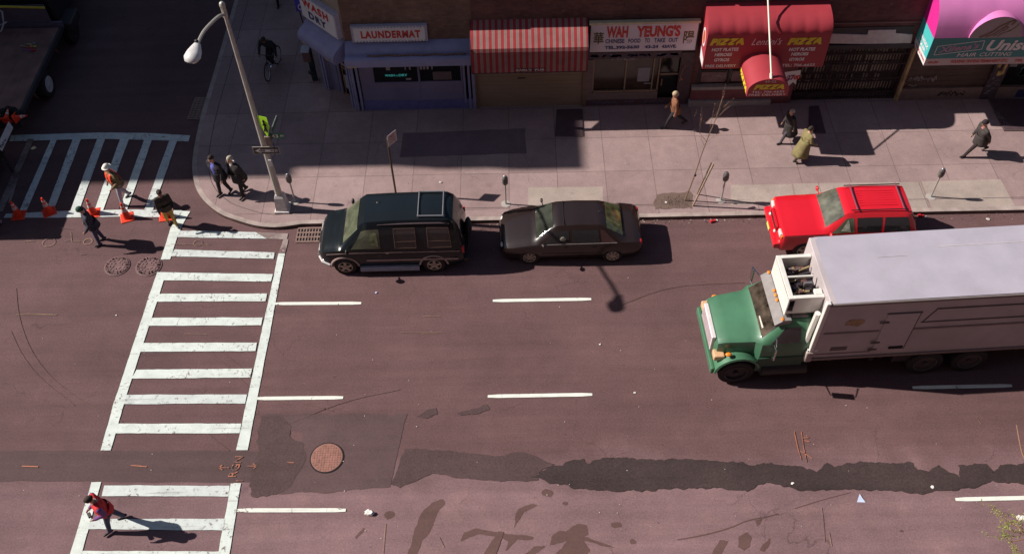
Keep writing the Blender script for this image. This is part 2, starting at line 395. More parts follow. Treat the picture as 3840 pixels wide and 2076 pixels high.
# damp stains on the near parking lane
mb.sheet(ruffle(gpoly([(1660, 1870), (1668, 1885), (1640, 1925), (1615, 1990), (1580, 2030), (1560, 2095), (1520, 2095), (1545, 2030), (1555, 1980), (1580, 1925), (1625, 1880)], z1), .02, .06, 13))
mb.sheet(ruffle(gpoly([(1990, 1888), (2014, 1890), (2000, 1902), (1965, 1920), (1945, 1955), (1928, 1978), (1930, 1935), (1945, 1905)], z1), .015, .06, 14))
mb.sheet(ruffle(gpoly([(1728, 2028), (1740, 1995), (1790, 1982), (1900, 2000), (2000, 2012), (1995, 2022), (1940, 2020), (1905, 2060), (1895, 2064), (1905, 2030), (1880, 2015), (1790, 1998), (1745, 2018)], z1), .015, .05, 15))
mb.sheet(ruffle(gpoly([(1868, 1990), (1890, 1992), (1875, 2040), (1850, 2095), (1800, 2095), (1835, 2040)], z3), .015, .05, 16))
mb.sheet(ruffle(gpoly([(2060, 2045), (2070, 2005), (2100, 1985), (2120, 1990), (2165, 1962), (2200, 1968), (2205, 2000), (2190, 2010), (2300, 2045), (2318, 2055), (2280, 2052), (2190, 2025), (2215, 2060), (2190, 2095), (2060, 2095), (2110, 2050), (2125, 2025)], z1), .02, .05, 17))
mb.sheet(ruffle(gpoly([(1965, 2075), (2000, 2045), (2045, 2045), (2020, 2070), (1990, 2095), (1950, 2095)], z1), .02, .05, 18))
mb.sheet(ruffle(gpoly([(2690, 2040), (2700, 2020), (2735, 2025), (2715, 2060), (2690, 2095), (2660, 2095)], z1), .02, .05, 19))
mb.sheet(ruffle(gpoly([(2768, 2010), (2800, 1995), (2818, 2010), (2812, 2045), (2790, 2065), (2765, 2050)], z1), .02, .05, 20))
mb.sheet(ruffle(gpoly([(2860, 2040), (2888, 2015), (2888, 2035), (2865, 2065), (2850, 2062)], z1), .015, .05, 21))
mb.sheet(ruffle(gpoly([(2830, 1948), (2860, 1942), (2850, 1965), (2838, 1970)], z1), .01, .05, 22))
mb.sheet(ruffle(gpoly([(1330, 2010), (1365, 1975), (1370, 1985), (1335, 2020)], z1), .008, .05, 23))
for i, (u, v, r) in enumerate(((1460, 1928, .12), (2055, 1845, .16), (2310, 1965, .15), (2375, 2030, .08), (3380, 1990, .06), (2120, 1886, .05))):
    p = G(u, v, z1); mb.sheet(ruffle([p+Vector((math.cos(a)*r, math.sin(a)*r*.6, 0)) for a in [2*PI*k/10 for k in range(10)]], .04, .08, 30+i))
# tarred crack
pts = [G(u, v, z1) for u, v in ((2540, 2022), (2640, 2005), (2740, 1978), (2800, 1950), (2880, 1935), (2920, 1925))]; mb.strip([(p.x, p.y) for p in smoothpts(pts, 1)], .035, z1)
pts = [G(u, v, z1) for u, v in ((2980, 1905), (3060, 1880), (3100, 1868), (3190, 1845))]; mb.strip([(p.x, p.y) for p in smoothpts(pts, 1)], .025, z1)
struct(mb.build('road_stain', M_STAIN))
# tyre marks
mb = MB()
for L in (((700, 1280), (830, 1350), (900, 1420), (985, 1500)), ((760, 1282), (880, 1350), (960, 1440), (1100, 1500), (1250, 1540)), ((60, 1080), (70, 1200), (130, 1350), (260, 1480), (460, 1580)), ((40, 1240), (80, 1330), (150, 1420), (280, 1520)),
          ((480, 1480), (560, 1500), (640, 1540), (760, 1610), (860, 1690)), ((2310, 1150), (2500, 1075), (2700, 1062), (2790, 1060)), ((1100, 1580), (1300, 1500), (1500, 1460))):
    pts = smoothpts([G(u, v, .003) for u, v in L], 2); mb.strip([(p.x, p.y) for p in pts], .03, .014)
struct(mb.build('tyre_mark', asphalt('tyre_rubber', (.122, .070, .067), fine=.3)))

# ------------------------------------------------------------------ markings
mb = MB(); zp = .020; CW = mb
def q(pts, mi=0, z=None): CW.sheet(ruffle(gpoly(pts, z or zp), .006, .15, len(CW.v)), mi)
q([(683, 790), (713, 792), (690, 833), (666, 884), (638, 971), (603, 973), (640, 853)], 0)
for a, b, c, d in (((589, 1020), (430, 1500), (474, 1480), (614, 1052)), ((430, 1500), (377, 1687), (414.5, 1687), (474, 1480))): q([a, (a[0]+33, a[1]), d, c, b] if a[1] == 1020 else [a, b, c, d], 0)
q([(1044, 950), (1068.5, 950), (928.6, 1686), (885.5, 1686)], 0)
q([(1062, 898), (1082, 896), (1068.5, 950), (1044, 950)], 2, zp)
zr = zp+.004
rungs = [((672, 864.5), (959, 870), (1000, 895), (664, 889)), ((653, 935), (1030, 946), (1026, 970), (642, 960)), ((600, 1020), (1024, 1027), (1016, 1055), (612, 1050)), ((597, 1100.7), (1001, 1099.6), (996, 1128.7), (584, 1130)),
         ((570, 1190.6), (985, 1189.5), (979, 1219), (557, 1220.8)), ((538, 1284.8), (963.6, 1283.7), (958, 1315), (525, 1317.7)), ((512, 1385), (944.7, 1380.6), (938, 1414), (492.6, 1418)), ((473.7, 1479), (925.9, 1477.5), (919, 1511.5), (463, 1513.6)),
         ((444, 1586.8), (904, 1586.8), (898, 1622.9), (433, 1622.9)), ((391, 1818), (860, 1819.5), (857, 1859), (381, 1858)), ((343, 1944), (843, 1942.6), (837, 1986), (328, 1982)), ((310, 2063), (826, 2065), (820, 2105), (300, 2103))]
for i, r_ in enumerate(rungs): q(r_, 1 if i in (0, 1, 7, 9, 10) else 0, zr)
q([(959, 870), (1080, 875), (1076, 897), (1000, 895)], 2, zp)
q([(343, 1805), (379.5, 1805), (300, 2095), (258, 2095)], 0)
q([(865.5, 1810), (903, 1810), (857, 2095), (815, 2095)], 0)
CW.box(0, 0, 0, 0, 0, 0)
struct(mb.build('crosswalk', [M_PAINT, M_PAINTW, M_PAINTF]))
mb = MB(); CW = mb
q([(40, 507), (373, 497), (560, 499), (713, 508), (707, 530), (560, 525), (373, 520), (36, 530)], 1)
q([(22, 801), (243, 790), (459, 786), (683, 788), (672, 815), (455, 812), (209, 816), (13, 816)], 1)
for i, (a, b, c, d) in enumerate(((104, 128, 10, -16), (192, 214.6, 99, 71), (272.5, 304, 200, 171), (364, 394, 295, 263), (450, 483, 384, 353), (541, 571, 474, 444), (636.5, 666, 571, 539))):
    q([(a, 521), (b, 521), (c, 793), (d, 793)], 2 if i == 0 else 1 if i < 4 or i == 6 else 0, zr)
q([(60, 640), (66, 640), (75, 655), (58, 700), (40, 760), (30, 760)], 2, zp)
struct(mb.build('crosswalk', [M_PAINT, M_PAINTW, M_PAINTF]))
mb = MB()
def dash(a, b, mi=0, w=.115):
    A = G(*a); B = G(*b); n = 10; pts = [A+(B-A)*k/n for k in range(n+1)]; mb.strip([(p.x, p.y) for p in pts], [w*.7]+[w]*(n-1)+[w*.7], .018, mi)
for a, b in (((1031, 1139), (1355, 1137)), ((1848, 1128), (2217, 1122)), ((2900, 1113), (3230, 1107)), ((962, 1494), (1287, 1490.7)), ((1829, 1486), (2221, 1479)), ((3421, 1453.5), (3794, 1446)), ((890, 1912.6), (1297, 1912)), ((3582, 1872), (3980, 1863))): dash(a, b)
struct(mb.build('lane_line', M_LANE))
# utility spray marks
mb = MB()
def scr(L, mi, w=.03, z=.024): mb.strip([(p.x, p.y) for p in [G(u, v, z) for u, v in L]], w, z, mi)
for L in (((82, 1746), (143, 1748)), ((490, 1743), (550, 1748)), ((820, 1751), (860, 1752)), ((820, 1751), (834, 1742)), ((820, 1751), (834, 1760)), ((925, 1746), (962, 1746)), ((962, 1746), (948, 1736)), ((962, 1746), (950, 1756)), ((1078, 1732), (1102, 1733)), ((885, 1800), (910, 1801))): scr(L, 0)
ctr = G(884, 1786, .024); mb.text('RGN', ctr, (G(908, 1722, .024)-ctr).normalized(), (G(915, 1786, .024)-ctr).normalized()*-1, .62, .22, bold=-.0, mi=0)
for L in (((2978, 1615), (2992, 1680), (3005, 1722)), ((3005, 1617), (3014, 1680), (3025, 1730)), ((3012, 1640), (3030, 1640)), ((3014, 1650), (3036, 1655)), ((3022, 1630), (3034, 1640)), ((3000, 1690), (3020, 1700), (3045, 1718))): scr(L, 0, .022)
for L in (((3080, 1900), (3088, 1960), (3092, 2030)), ((3108, 1990), (3118, 2045)), ((1445, 1960), (1440, 2020), (1435, 2080)), ((1645, 2010), (1665, 2050))): scr(L, 1, .015)
for L in (((1055+530, 1185), (1110+540, 1184)), ((1580, 1250), (1640, 1250)), ((690, 1250), (775, 1252)), ((100, 1175), (215, 1178)), ((3660, 1560), (3680, 1590)), ((60, 1178), (210, 1180))): scr(L, 1, .012)
def ring(u, v, r, w=.02, mi=1):
    p = G(u, v, .024); mb.strip([(p.x+r*math.cos(a), p.y+r*.9*math.sin(a)) for a in [2*PI*k/18 for k in range(19)]], w, .024, mi)
ring(183, 908, .2); ring(329, 905, .14); ring(742, 910, .14)
scr(((90, 905), (130, 903), (118, 890), (98, 896)), 1, .02); scr(((265, 870), (268, 905), (300, 905)), 1, .02); scr(((640, 915), (790, 917)), 1, .014); scr(((220, 855), (275, 858)), 1, .015)
scr(((1072, 812), (1066, 850)), 0, .02); scr(((240, 905), (260, 900)), 1, .015); scr(((1660, 1245), (1500, 1246)), 1, .01); scr(((300, 952), (320, 953)), 1, .02); scr(((700, 972), (722, 974)), 1, .02)
struct(mb.build('spray_mark', [M_ORANGE, M_TAN]))
#@@NEXT
# ------------------------------------------------------------------ covers and grates
M_IRON = mat('cast_iron', (.16, .088, .090), .55, var=.3, scale=8)
M_IRONR = mat('rusty_iron', (.27, .125, .100), .8, var=.25, scale=14)
M_BLACK = mat('black_void', (.010, .007, .010), .9)
def manhole(u, v, r, label, mt, pat):
    c = G(u, v, 0); t = thing('manhole_cover', c, label, 'manhole cover', group='manhole covers in the avenue')
    mb = MB(); mb.loft([[c+Vector((rr*math.cos(a), rr*math.sin(a), z)) for a in [2*PI*k/40 for k in range(40)]] for rr, z in ((r, .0), (r, .022), (r-.03, .026))]); mb.build('frame', M_IRON if mt is M_IRON else M_BLACK, t, smooth=True)
    mb = MB(); mb.loft([[c+Vector((rr*math.cos(a), rr*math.sin(a), z)) for a in [2*PI*k/40 for k in range(40)]] for rr, z in ((r-.035, .02), (r-.035, .030), (r-.05, .032))])
    if pat:
        for ri, n in ((.14, 6), (.24, 12), (.33, 18), (r-.08, 24)):
            for k in range(n):
                a0 = 2*PI*k/n; a1 = a0+2*PI/n*.6
                mb.prism([c+Vector((rr*math.cos(a), rr*math.sin(a), .031)) for rr, a in ((ri-.035, a0), (ri-.035, a1), (ri+.03, a1), (ri+.03, a0))], (0, 0, .016))
    else:
        for i in range(-12, 13):
            for j in range(-12, 13):
                x, y = i*.07, j*.07
                if x*x+y*y < (r-.08)**2: mb.box(c.x+x-.02, c.y+y-.02, .031, c.x+x+.02, c.y+y+.02, .038)
    mb.build('cover', mt, t)
manhole(440, 998, .40, 'patterned manhole cover, the left one of the pair beside the crosswalk gap', M_IRON, 1)
manhole(558, 999, .41, 'patterned manhole cover, the right one of the pair touching the crosswalk gap', M_IRON, 1)
manhole(1226, 1716, .46, 'large rusty reddish manhole cover in the dark asphalt patch', M_IRONR, 0)
def grate(cx, cy, lx, ly, nx, ny, label, rz=0):
    t = thing('storm_drain_grate', (cx, cy, 0), label, 'drain grate', rz)
    mb = MB(); mb.box(-lx/2, -ly/2, .002, lx/2, ly/2, .010); mb.build('opening', M_BLACK, t, world=False)
    mb = MB()
    for i in range(nx+1): x = -lx/2+lx*i/nx; mb.box(x-.018, -ly/2, .012, x+.018, ly/2, .03)
    for i in range(ny+1): y = -ly/2+ly*i/ny; mb.box(-lx/2, y-.03, .011, lx/2, y+.03, .034)
    mb.build('grille', mat('grate_iron', (.22, .14, .12), .6, var=.2), t, world=False)
g0 = G(1166, 882); grate(g0.x+.18, g0.y, 1.25, .58, 13, 3, 'iron storm drain grate in the gutter under the nose of the dark van')
g0 = G(752, 408); grate(g0.x-.05, g0.y, .55, 1.15, 4, 12, 'iron storm drain grate in the shaded cross street gutter', R(-2))

# ------------------------------------------------------------------ buildings
FY = 26.40; ROOF = 5.15
def brickm(name, a_, b_, mortar, sc=1):
    a = NT(name, .9); br = a.t.nodes.new('ShaderNodeTexBrick')
    cb = a.t.nodes.new('ShaderNodeCombineXYZ'); s = a.sep(); a.l(a.math('ADD', s[0], s[1]), cb.inputs[0]); a.l(s[2], cb.inputs[1]); a.l(cb.outputs[0], br.inputs['Vector'])
    br.inputs['Scale'].default_value = 1; br.inputs['Brick Width'].default_value = .21; br.inputs['Row Height'].default_value = .075; br.inputs['Mortar Size'].default_value = .006
    br.inputs['Color1'].default_value = a_+(1,); br.inputs['Color2'].default_value = b_+(1,); br.inputs['Mortar'].default_value = mortar+(1,)
    c = br.outputs['Color']; c = a.mul(c, a.ramp(a.noise(.8, 4), .3, .7, .75, 1.25)); c = a.mul(c, a.ramp(a.noise(6, 5), .3, .7, .85, 1.15))
    w_ = a.ramp(a.noise(2.2, 6, .7), .68, .72, 0, .5); c = a.mix(w_, c, (.34, .28, .27))
    a.bump(br.outputs['Fac'], -.3, .01); return a.out(c)
M_BRICKT = brickm('tan_brick', (.22, .135, .095), (.17, .105, .085), (.14, .10, .085))
M_BRICKR = brickm('red_brick', (.155, .075, .060), (.105, .052, .050), (.12, .075, .068))
M_BRICKD = brickm('dark_red_brick', (.150, .066, .060), (.11, .05, .050), (.11, .066, .062))
M_CREAMW = mat('corner_render', (.30, .24, .19), .85, var=.15, scale=2)
M_LAV = mat('lavender_painted_metal', (.25, .25, .42), .5, var=.12, scale=2.5)
M_LAV2 = mat('lavender_painted_panel', (.19, .17, .28), .6, var=.12, scale=1.5)
M_BLUE2 = mat('blue_kick_panel', (.13, .13, .32), .55, var=.15)
M_TAR = mat('roof_tar', (.05, .045, .045), .9, var=.2)
M_GLASSD = mat('dark_shop_glass', (.012, .012, .014), .12, var=.05, spec=.6)
M_WOODB = mat('brown_wood_frame', (.22, .12, .06), .6, var=.15)
M_DARK = mat('dark_paint', (.03, .022, .028), .6, var=.2)
M_DKWALL = mat('dark_plum_wall', (.085, .05, .06), .7, var=.2)
M_WHITE = mat('white_sign_face', (.66, .64, .66), .5, var=.05, scale=3)
M_RED = mat('red_lettering', (.50, .03, .025), .5, var=.05)
M_NAVY = mat('navy_lettering', (.035, .035, .13), .5, var=.05)
M_TANSH = mat('tan_rolling_shutter', (.27, .195, .135), .6, var=.08, scale=1)
M_GRAY = mat('gray_stone', (.32, .29, .28), .8, var=.15)
def wall_open(mb, x0, x1, z0, z1, y0, y1, ops, mi=0):
    xs = sorted({x0, x1, *[o[0] for o in ops], *[o[1] for o in ops]}); zs = sorted({z0, z1, *[o[2] for o in ops], *[o[3] for o in ops]})
    for a, b in zip(xs, xs[1:]):
        for c, d in zip(zs, zs[1:]):
            if any(o[0] <= (a+b)/2 <= o[1] and o[2] <= (c+d)/2 <= o[3] for o in ops): continue
            mb.box(a, y0, c, b, y1, d, mi)
# --- corner building (laundromat): chamfered corner
cA = Vector((-5.79, FY, SW)); cB = Vector((-7.08, 27.72, SW)); uC = (cA-cB).normalized(); nC = Vector((uC.y, -uC.x, 0)); LC = (cA-cB).length   # uC reads left to right, nC outward
bA = thing('corner_building', (-4, 30, 0), 'one storey tan brick corner building with lavender laundromat front', 'building')
mb = MB()
mb.prism([(-7.08, 27.72, 3.15), (-5.79, FY, 3.15), (-1.5, FY, 3.15), (-1.5, 42, 3.15), (-7.08, 42, 3.15)], (0, 0, ROOF-3.15))
mb.prism([(-7.0, 28.4, SW), (-5.5, 26.95, SW), (-1.5, 26.95, SW), (-1.5, 42, SW), (-7.0, 42, SW)], (0, 0, 3.02))
mb.build('wall', M_BRICKT, bA)
def CH_(s, z, n=0): return cB+uC*s+nC*n+Z*(z-SW)
mb = MB(); mb.prism([CH_(0, 3.16, .02), CH_(LC+.02, 3.16, .02), CH_(LC+.02, ROOF+.02, .02), CH_(0, ROOF+.02, .02)], nC*-.3); mb.build('corner_pier', M_CREAMW, bA)
mb = MB(); mb.prism([(-7.2, 27.6, ROOF), (-5.85, FY-.08, ROOF), (-1.5, FY-.08, ROOF), (-1.5, 42, ROOF), (-7.2, 42, ROOF)], (0, 0, .12)); mb.build('roof', M_TAR, bA)
# front: panels with the long window strip
mb = MB(); x0, x1 = -5.79, -1.5
wall_open(mb, -5.05, -1.92, .55, 2.3, FY-.02, FY+.06, [(-5.0, -3.47, 1.36, 2.16), (-3.40, -1.98, 1.36, 2.16)]); mb.box(-5.5, FY, .16, -5.05, FY+.1, 2.3, 0)
for x in (-3.44, -2.7, -4.25): mb.box(x-.008, FY-.03, .57, x+.008, FY-.02, 1.3)
mb.build('front_panel', M_LAV2, bA)
mb = MB(); mb.box(-5.5, FY-.03, SW, -1.6, FY+.05, .55); mb.build('kick_panel', M_BLUE2, bA)
each([bx(-5.79, FY-.06, SW, -5.70, FY+.04, 2.4), bx(-5.62, FY-.06, SW, -5.54, FY+.04, 2.4), bx(-1.9, FY-.05, .4, -1.83, FY+.02, 2.3), bx(-1.74, FY-.05, SW, -1.66, FY+.02, 2.4), bx(-1.6, FY-.06, SW, -1.5, FY+.06, 2.4)], 'post', M_LAV, bA)
wn = MB(); wn.box(-5.02, FY+.03, 1.3, -3.45, FY+.05, 2.3); wn.box(-3.42, FY+.03, 1.3, -1.95, FY+.05, 2.3); wo = wn.build('window', M_GLASSD, bA)
each([tx('WASH', (-4.62, FY+.024, 1.58), X, Z, .34, .1, bold=.01), tx('n', (-4.24, FY+.024, 1.58), X, Z, .06, .06), tx('DRY', (-4.14, FY+.024, 1.58), X, Z, .3, .1, bold=.01)], 'neon_lettering', mat('teal_neon', (.05, .38, .36), .5, var=0, emit=.35), wo)
each([bx(x, FY+.02, 1.86, x+wd, FY+.026, 2.02) for x, wd in ((-4.55, .14), (-3.9, .04), (-3.75, .05), (-3.38, .08), (-3.26, .07), (-3.14, .07), (-2.98, .05))]+[bx(-3.9, FY+.02, 1.42, -3.72, FY+.026, 1.5)], 'notice', mat('pale_paper', (.34, .30, .32), .7), wo)
mb = MB(); mb.box(-2.95, FY+.018, 1.40, -2.3, FY+.026, 1.75); mb.build('back_panel', mat('beige_panel', (.14, .10, .11), .7), wo)
# chamfer entrance
mb = MB()
for s0 in (0, .17, LC-.26, LC-.1):
    mb = MB(); mb.prism([CH_(s0, SW, .03), CH_(s0+.08, SW, .03), CH_(s0+.08, 2.6, .03), CH_(s0, 2.6, .03)], nC*-.12)
    mb.build('post', M_LAV, bA)
mb = MB(); mb.prism([CH_(.25, SW, -.12), CH_(.58, SW, -.22), CH_(.58, 2.6, -.22), CH_(.25, 2.6, -.12)], nC*-.05); mb.prism([CH_(.66, SW, -.2), CH_(.8, SW, -.2), CH_(.8, 2.6, -.2), CH_(.66, 2.6, -.2)], nC*-.05); mb.build('front_panel', M_LAV2, bA)
mb = MB(); mb.prism([CH_(.58, SW, -.3), CH_(LC-.26, SW, -.3), CH_(LC-.26, 2.6, -.3), CH_(.58, 2.6, -.3)], nC*-.03); dr = mb.build('door', M_GLASSD, bA)
mb = MB()
for s0 in (.85, 1.2, 1.5): mb.prism([CH_(s0, SW, -.27), CH_(s0+.05, SW, -.27), CH_(s0+.05, 2.6, -.27), CH_(s0, 2.6, -.27)], nC*-.02)
mb.prism([CH_(.85, 1.35, -.265), CH_(1.55, 1.35, -.265), CH_(1.55, 1.41, -.265), CH_(.85, 1.41, -.265)], nC*-.02)
mb.prism([CH_(.58, SW, -.26), CH_(LC-.26, SW, -.26), CH_(LC-.26, SW+.08, -.26), CH_(.58, SW+.08, -.26)], nC*-.02); mb.build('door_frame', M_WOODB, dr)
for s0, s1, a, b in ((.9, 1.02, 1.75, 2.05), (.92, 1.15, 1.5, 1.62), (.95, 1.1, .5, 1.1), (1.26, 1.48, 2.15, 2.2), (1.3, 1.48, 1.98, 2.06)): mb = MB(); mb.prism([CH_(s0, a, -.262), CH_(s1, a, -.262), CH_(s1, b, -.262), CH_(s0, b, -.262)], nC*-.004); mb.build('notice', mat('pale_paper', (.34, .30, .32), .7), dr)
# canopies
def canopy(par_loc, o, u, nrm, L, prof, name, label, cat, mats, groups=None):
    """prof: (out, z) polyline wall-top .. wall-bottom, extruded along u"""
    t = thing(name, par_loc, label, cat); rings = [[o+u*s+nrm*a+Z*(z-o.z) for a, z in prof] for s in (0, L)]
    mb = MB(); mb.loft(rings); return t, mb
pf = [(0, 3.14), (.16, 3.02), (.30, 2.90), (.34, 2.78), (.50, 2.80), (.57, 2.76), (.60, 2.68), (.60, 2.48), (.52, 2.42), (0, 2.42)]
t, mb = canopy((-3.65, FY, SW), Vector((-5.79, FY, SW)), X, -Y, 4.26, pf, 'metal_canopy', 'long lavender metal canopy over the laundromat window', 'canopy', None); mb.build('hood', M_LAV, t, smooth=True)
mb = MB()
for k in range(26):
    x = -5.05+k*.125; mb.tube([(x, FY-.40, 2.80), (x+.10, FY-.42-.03*math.sin(k), 2.83), (x+.2, FY-.40, 2.80)], .03, 5)
mb.build('debris', mat('dead_leaves', (.20, .115, .085), .95, var=.4, scale=30), t)
mb = MB(); mb.box(-5.75, FY-.606, 2.47, -5.42, FY-.596, 2.54); mb.build('patch', mat('bare_metal', (.42, .33, .24), .6), t)
o_ = CH_(-.12, SW, 0)
pf2 = [(0, 3.22), (.12, 3.14), (.32, 2.98), (.46, 2.92), (.58, 2.80), (.62, 2.62), (.56, 2.46), (.45, 2.42), (0, 2.42)]
t, mb = canopy(o_, o_, uC, nC, LC+.14, pf2, 'metal_canopy', 'short lavender metal canopy over the chamfered laundromat door', 'canopy', None); mb.build('hood', M_LAV, t, smooth=True)
mb = MB()
for s in (.2, 1.5): mb.prism([o_+uC*s+nC*.625+Z*(2.52-SW), o_+uC*(s+.3)+nC*.625+Z*(2.52-SW), o_+uC*(s+.3)+nC*.635+Z*(2.58-SW), o_+uC*s+nC*.635+Z*(2.58-SW)], nC*-.02)
mb.build('patch', mat('bare_metal', (.42, .33, .24), .6), t)
# laundromat signs
t = thing('shop_sign', (-4.2, FY-.12, 3.2), 'long white sign reading LAUNDERMAT in red on the tan brick', 'sign')
mb = MB(); mb.box(-5.5, FY-.14, 3.17, -2.97, FY, 3.80); mb.build('board', mat('sign_frame_gray', (.38, .36, .46), .6), t)
mb = MB(); mb.box(-5.42, FY-.155, 3.24, -3.05, FY-.142, 3.73)
for k in range(22):
    for z in (3.215, 3.745): mb.ball((-5.38+k*.108, FY-.15, z), .035, nu=6, nv=4)
mb.build('face', M_WHITE, t)
mb = MB(); mb.text('LAUNDERMAT', (-5.18, FY-.162, 3.33), X, Z, 1.98, .30, bold=.05, space=1.15); mb.build('lettering', M_RED, t)
t = thing('shop_sign', CH_(.9, 3.9), 'tilted looking white sign reading WASH over DRY on the chamfered corner', 'sign')
mb = MB(); mb.prism([CH_(-.15, 3.28, .22), CH_(LC-.02, 3.28, .22), CH_(LC-.02, 4.25, .22), CH_(-.15, 4.25, .22)], nC*-.2); mb.build('board', mat('sign_frame_gray', (.38, .36, .46), .6), t)
mb = MB(); mb.prism([CH_(-.1, 3.33, .235), CH_(LC-.07, 3.33, .235), CH_(LC-.07, 4.2, .235), CH_(-.1, 4.2, .235)], nC*-.01)
for k in range(10): mb.ball(CH_(LC-.04, 3.35+k*.09, .23), .035, nu=6, nv=4)
mb.build('face', M_WHITE, t)
mb = MB(); mb.text('WASH', CH_(.02, 3.82, .242), uC, Z, 1.45, .30, bold=.05, space=1.25); l1 = mb.build('lettering', M_RED, t)
mb = MB(); mb.text('DRY', CH_(.30, 3.42, .242), uC, Z, .98, .28, bold=.05, space=1.25); mb.build('lettering', M_NAVY, t)

# --- middle building: pub and Chinese take-out
bB = thing('brick_building', (2.3, 30, 0), 'dark red brick building holding the pub and the Chinese take-out', 'building')
mb = MB(); wall_open(mb, -1.5, 6.07, SW, ROOF-.12, FY, FY+.3, [(-1.42, 2.28, SW, 2.5), (2.60, 5.72, SW, 2.18)]); mb.box(-1.5, FY+.3, SW, 6.07, 42, ROOF-.12); mb.build('wall', M_BRICKR, bB)
mb = MB(); mb.box(-1.5, FY-.06, ROOF-.12, 6.07, 42, ROOF); mb.build('roof', M_TAR, bB)
mb = MB()
zz = SW
while zz < 2.5: mb.box(-1.42, FY+.02+.008*(int(zz*12) % 2), zz, 2.28, FY+.08, min(zz+.078, 2.5)); zz += .08
mb.build('rolling_shutter', M_TANSH, bB)
each([bx(-1.5, FY-.05, SW, -1.42, FY+.05, 2.5), bx(2.28, FY-.06, SW, 2.42, FY+.05, 2.6)], 'shutter_rail', mat('brown_rail', (.17, .11, .07), .6), bB)
mb = MB(); mb.box(.0, FY+.005, 1.38, .27, FY+.018, 1.43); mb.build('letter_slot', M_DARK, bB)
# Chinese front
each([bx(2.42, FY-.05, SW, 6.07, FY, .42), bx(5.62, FY-.05, .42, 6.07, FY, 2.4), bx(2.42, FY-.03, 2.18, 5.62, FY, 2.5), bx(4.95, FY-.04, SW+.002, 5.62, FY+.002, .2)], 'front_panel', M_DKWALL, bB)
each([bx(2.42, FY-.06, .42, 2.62, FY, 2.18), bx(2.62, FY-.06, .42, 4.95, FY-.002, .72)], 'stucco_panel', mat('taupe_stucco', (.17, .12, .115), .8), bB)
mb = MB()
for x in (2.62, 3.74, 4.90): mb.box(x, FY-.03, .72, x+.045, FY+.04, 2.18)
mb.box(4.70, FY-.02, .72, 4.74, FY+.04, 2.18); mb.box(2.62, FY-.03, .72, 4.95, FY+.04, .78); mb.build('window_frame', mat('tan_frame', (.26, .17, .11), .5), bB)
mb = MB(); mb.box(2.62, FY+.06, .72, 4.9, FY+.08, 2.18); wo = mb.build('window', mat('brown_shop_glass', (.045, .028, .022), .15, var=.4, scale=2), bB)
each([bx(4.2, FY+.045, 1.12, 4.62, FY+.055, 1.72), bx(4.45, FY+.045, 1.0, 4.75, FY+.055, 1.05)], 'notice', mat('gray_paper', (.24, .23, .26), .7), wo)
mb = MB(); mb.box(4.99, FY+.1, SW, 5.62, FY+.13, 2.18); do = mb.build('door', M_GLASSD, bB)
each([bx(4.99, FY+.06, 1.38, 5.62, FY+.09, 1.44), bx(5.05, FY+.06, .9, 5.09, FY+.09, 1.2)], 'handle', mat('tan_frame', (.26, .17, .11), .5), do)
mb = MB()
for i, (x, wd) in enumerate(((2.5, .25), (2.9, .5), (3.2, .35), (3.75, .35), (4.15, .4), (4.75, .35), (5.2, .3))): mb.squig((x+.02, FY-.034, 2.24), X, Z, wd, .16, 3, .07, i)
mb.build('paint_scrape', mat('lilac_flake', (.17, .15, .26), .8), bB)
mb = MB(); mb.squig((3.2, FY-.035, 2.12), X, Z, .85, .10, 6, .025, 50); mb.build('graffiti', mat('white_graffiti', (.42, .36, .38), .8), bB)
mb = MB()
for i, (x, wd) in enumerate(((2.6, .95), (3.75, .45), (4.5, .75))): mb.squig((x, FY-.055, .2), X, Z, wd, .17, int(wd*6), .018, 60+i)
mb.build('graffiti', mat('violet_graffiti', (.13, .11, .18), .8), bB)
mb = MB(); mb.tube([(5.66, FY-.09, 1.2), (5.72, FY-.1, 1.7), (5.80, FY-.1, 1.9)], .012, 5); mb.box(5.7, FY-.1, 1.25, 5.76, FY-.05, 1.33); mb.build('conduit', mat('conduit_rust', (.35, .15, .10), .6), bB)
t = thing('shop_sign', (4.2, FY-.2, 2.5), "white sign reading WAH YEUNG'S CHINESE FOOD TO TAKE OUT over the take-out", 'sign')
sy = FY-.16; mb = MB(); mb.box(2.43, sy, 2.55, 6.04, FY, 3.76); mb.build('board', M_DARK, t)
mb = MB(); mb.box(2.46, sy-.02, 2.60, 6.01, sy-.003, 3.70); fc = mb.build('face', mat('pinkish_sign_face', (.62, .56, .62), .5, var=.05, scale=2), t)
mb = MB(); mb.box(2.40, sy-.06, 3.71, 6.06, sy+.1, 3.79); mb.build('trim', mat('cream_trim', (.52, .44, .30), .5), t)
mb = MB(); ly = sy-.026
each([tx('WAH', (2.98, ly, 3.17), X, Z, .72, .46, bold=.05), tx("YEUNG'S", (3.98, ly, 3.17), X, Z, 1.46, .46, bold=.05)], 'lettering', M_RED, t)
each([tx('CHINESE', (2.96, ly, 2.95), X, Z, .64, .17, bold=.03), tx('FOOD', (3.73, ly, 2.95), X, Z, .41, .17, bold=.03), tx('TO', (4.28, ly, 2.95), X, Z, .18, .17, bold=.03), tx('TAKE', (4.59, ly, 2.95), X, Z, .38, .17, bold=.03), tx('OUT', (5.08, ly, 2.95), X, Z, .31, .17, bold=.03), tx('TEL.392-5630', (2.95, ly, 2.71), X, Z, 1.17, .135, bold=.05), tx('43-24', (4.30, ly, 2.71), X, Z, .46, .135, bold=.05), tx('43AVE.', (4.87, ly, 2.71), X, Z, .5, .135, bold=.05)], 'lettering', M_NAVY, t)
each([tx('華', (2.56, ly, 2.93), X, Z, .34, .48, bold=.02), tx('陽', (5.56, ly, 2.88), X, Z, .36, .50, bold=.02)], 'lettering', mat('gold_black_lettering', (.12, .09, .03), .6, var=.6, scale=20), t)
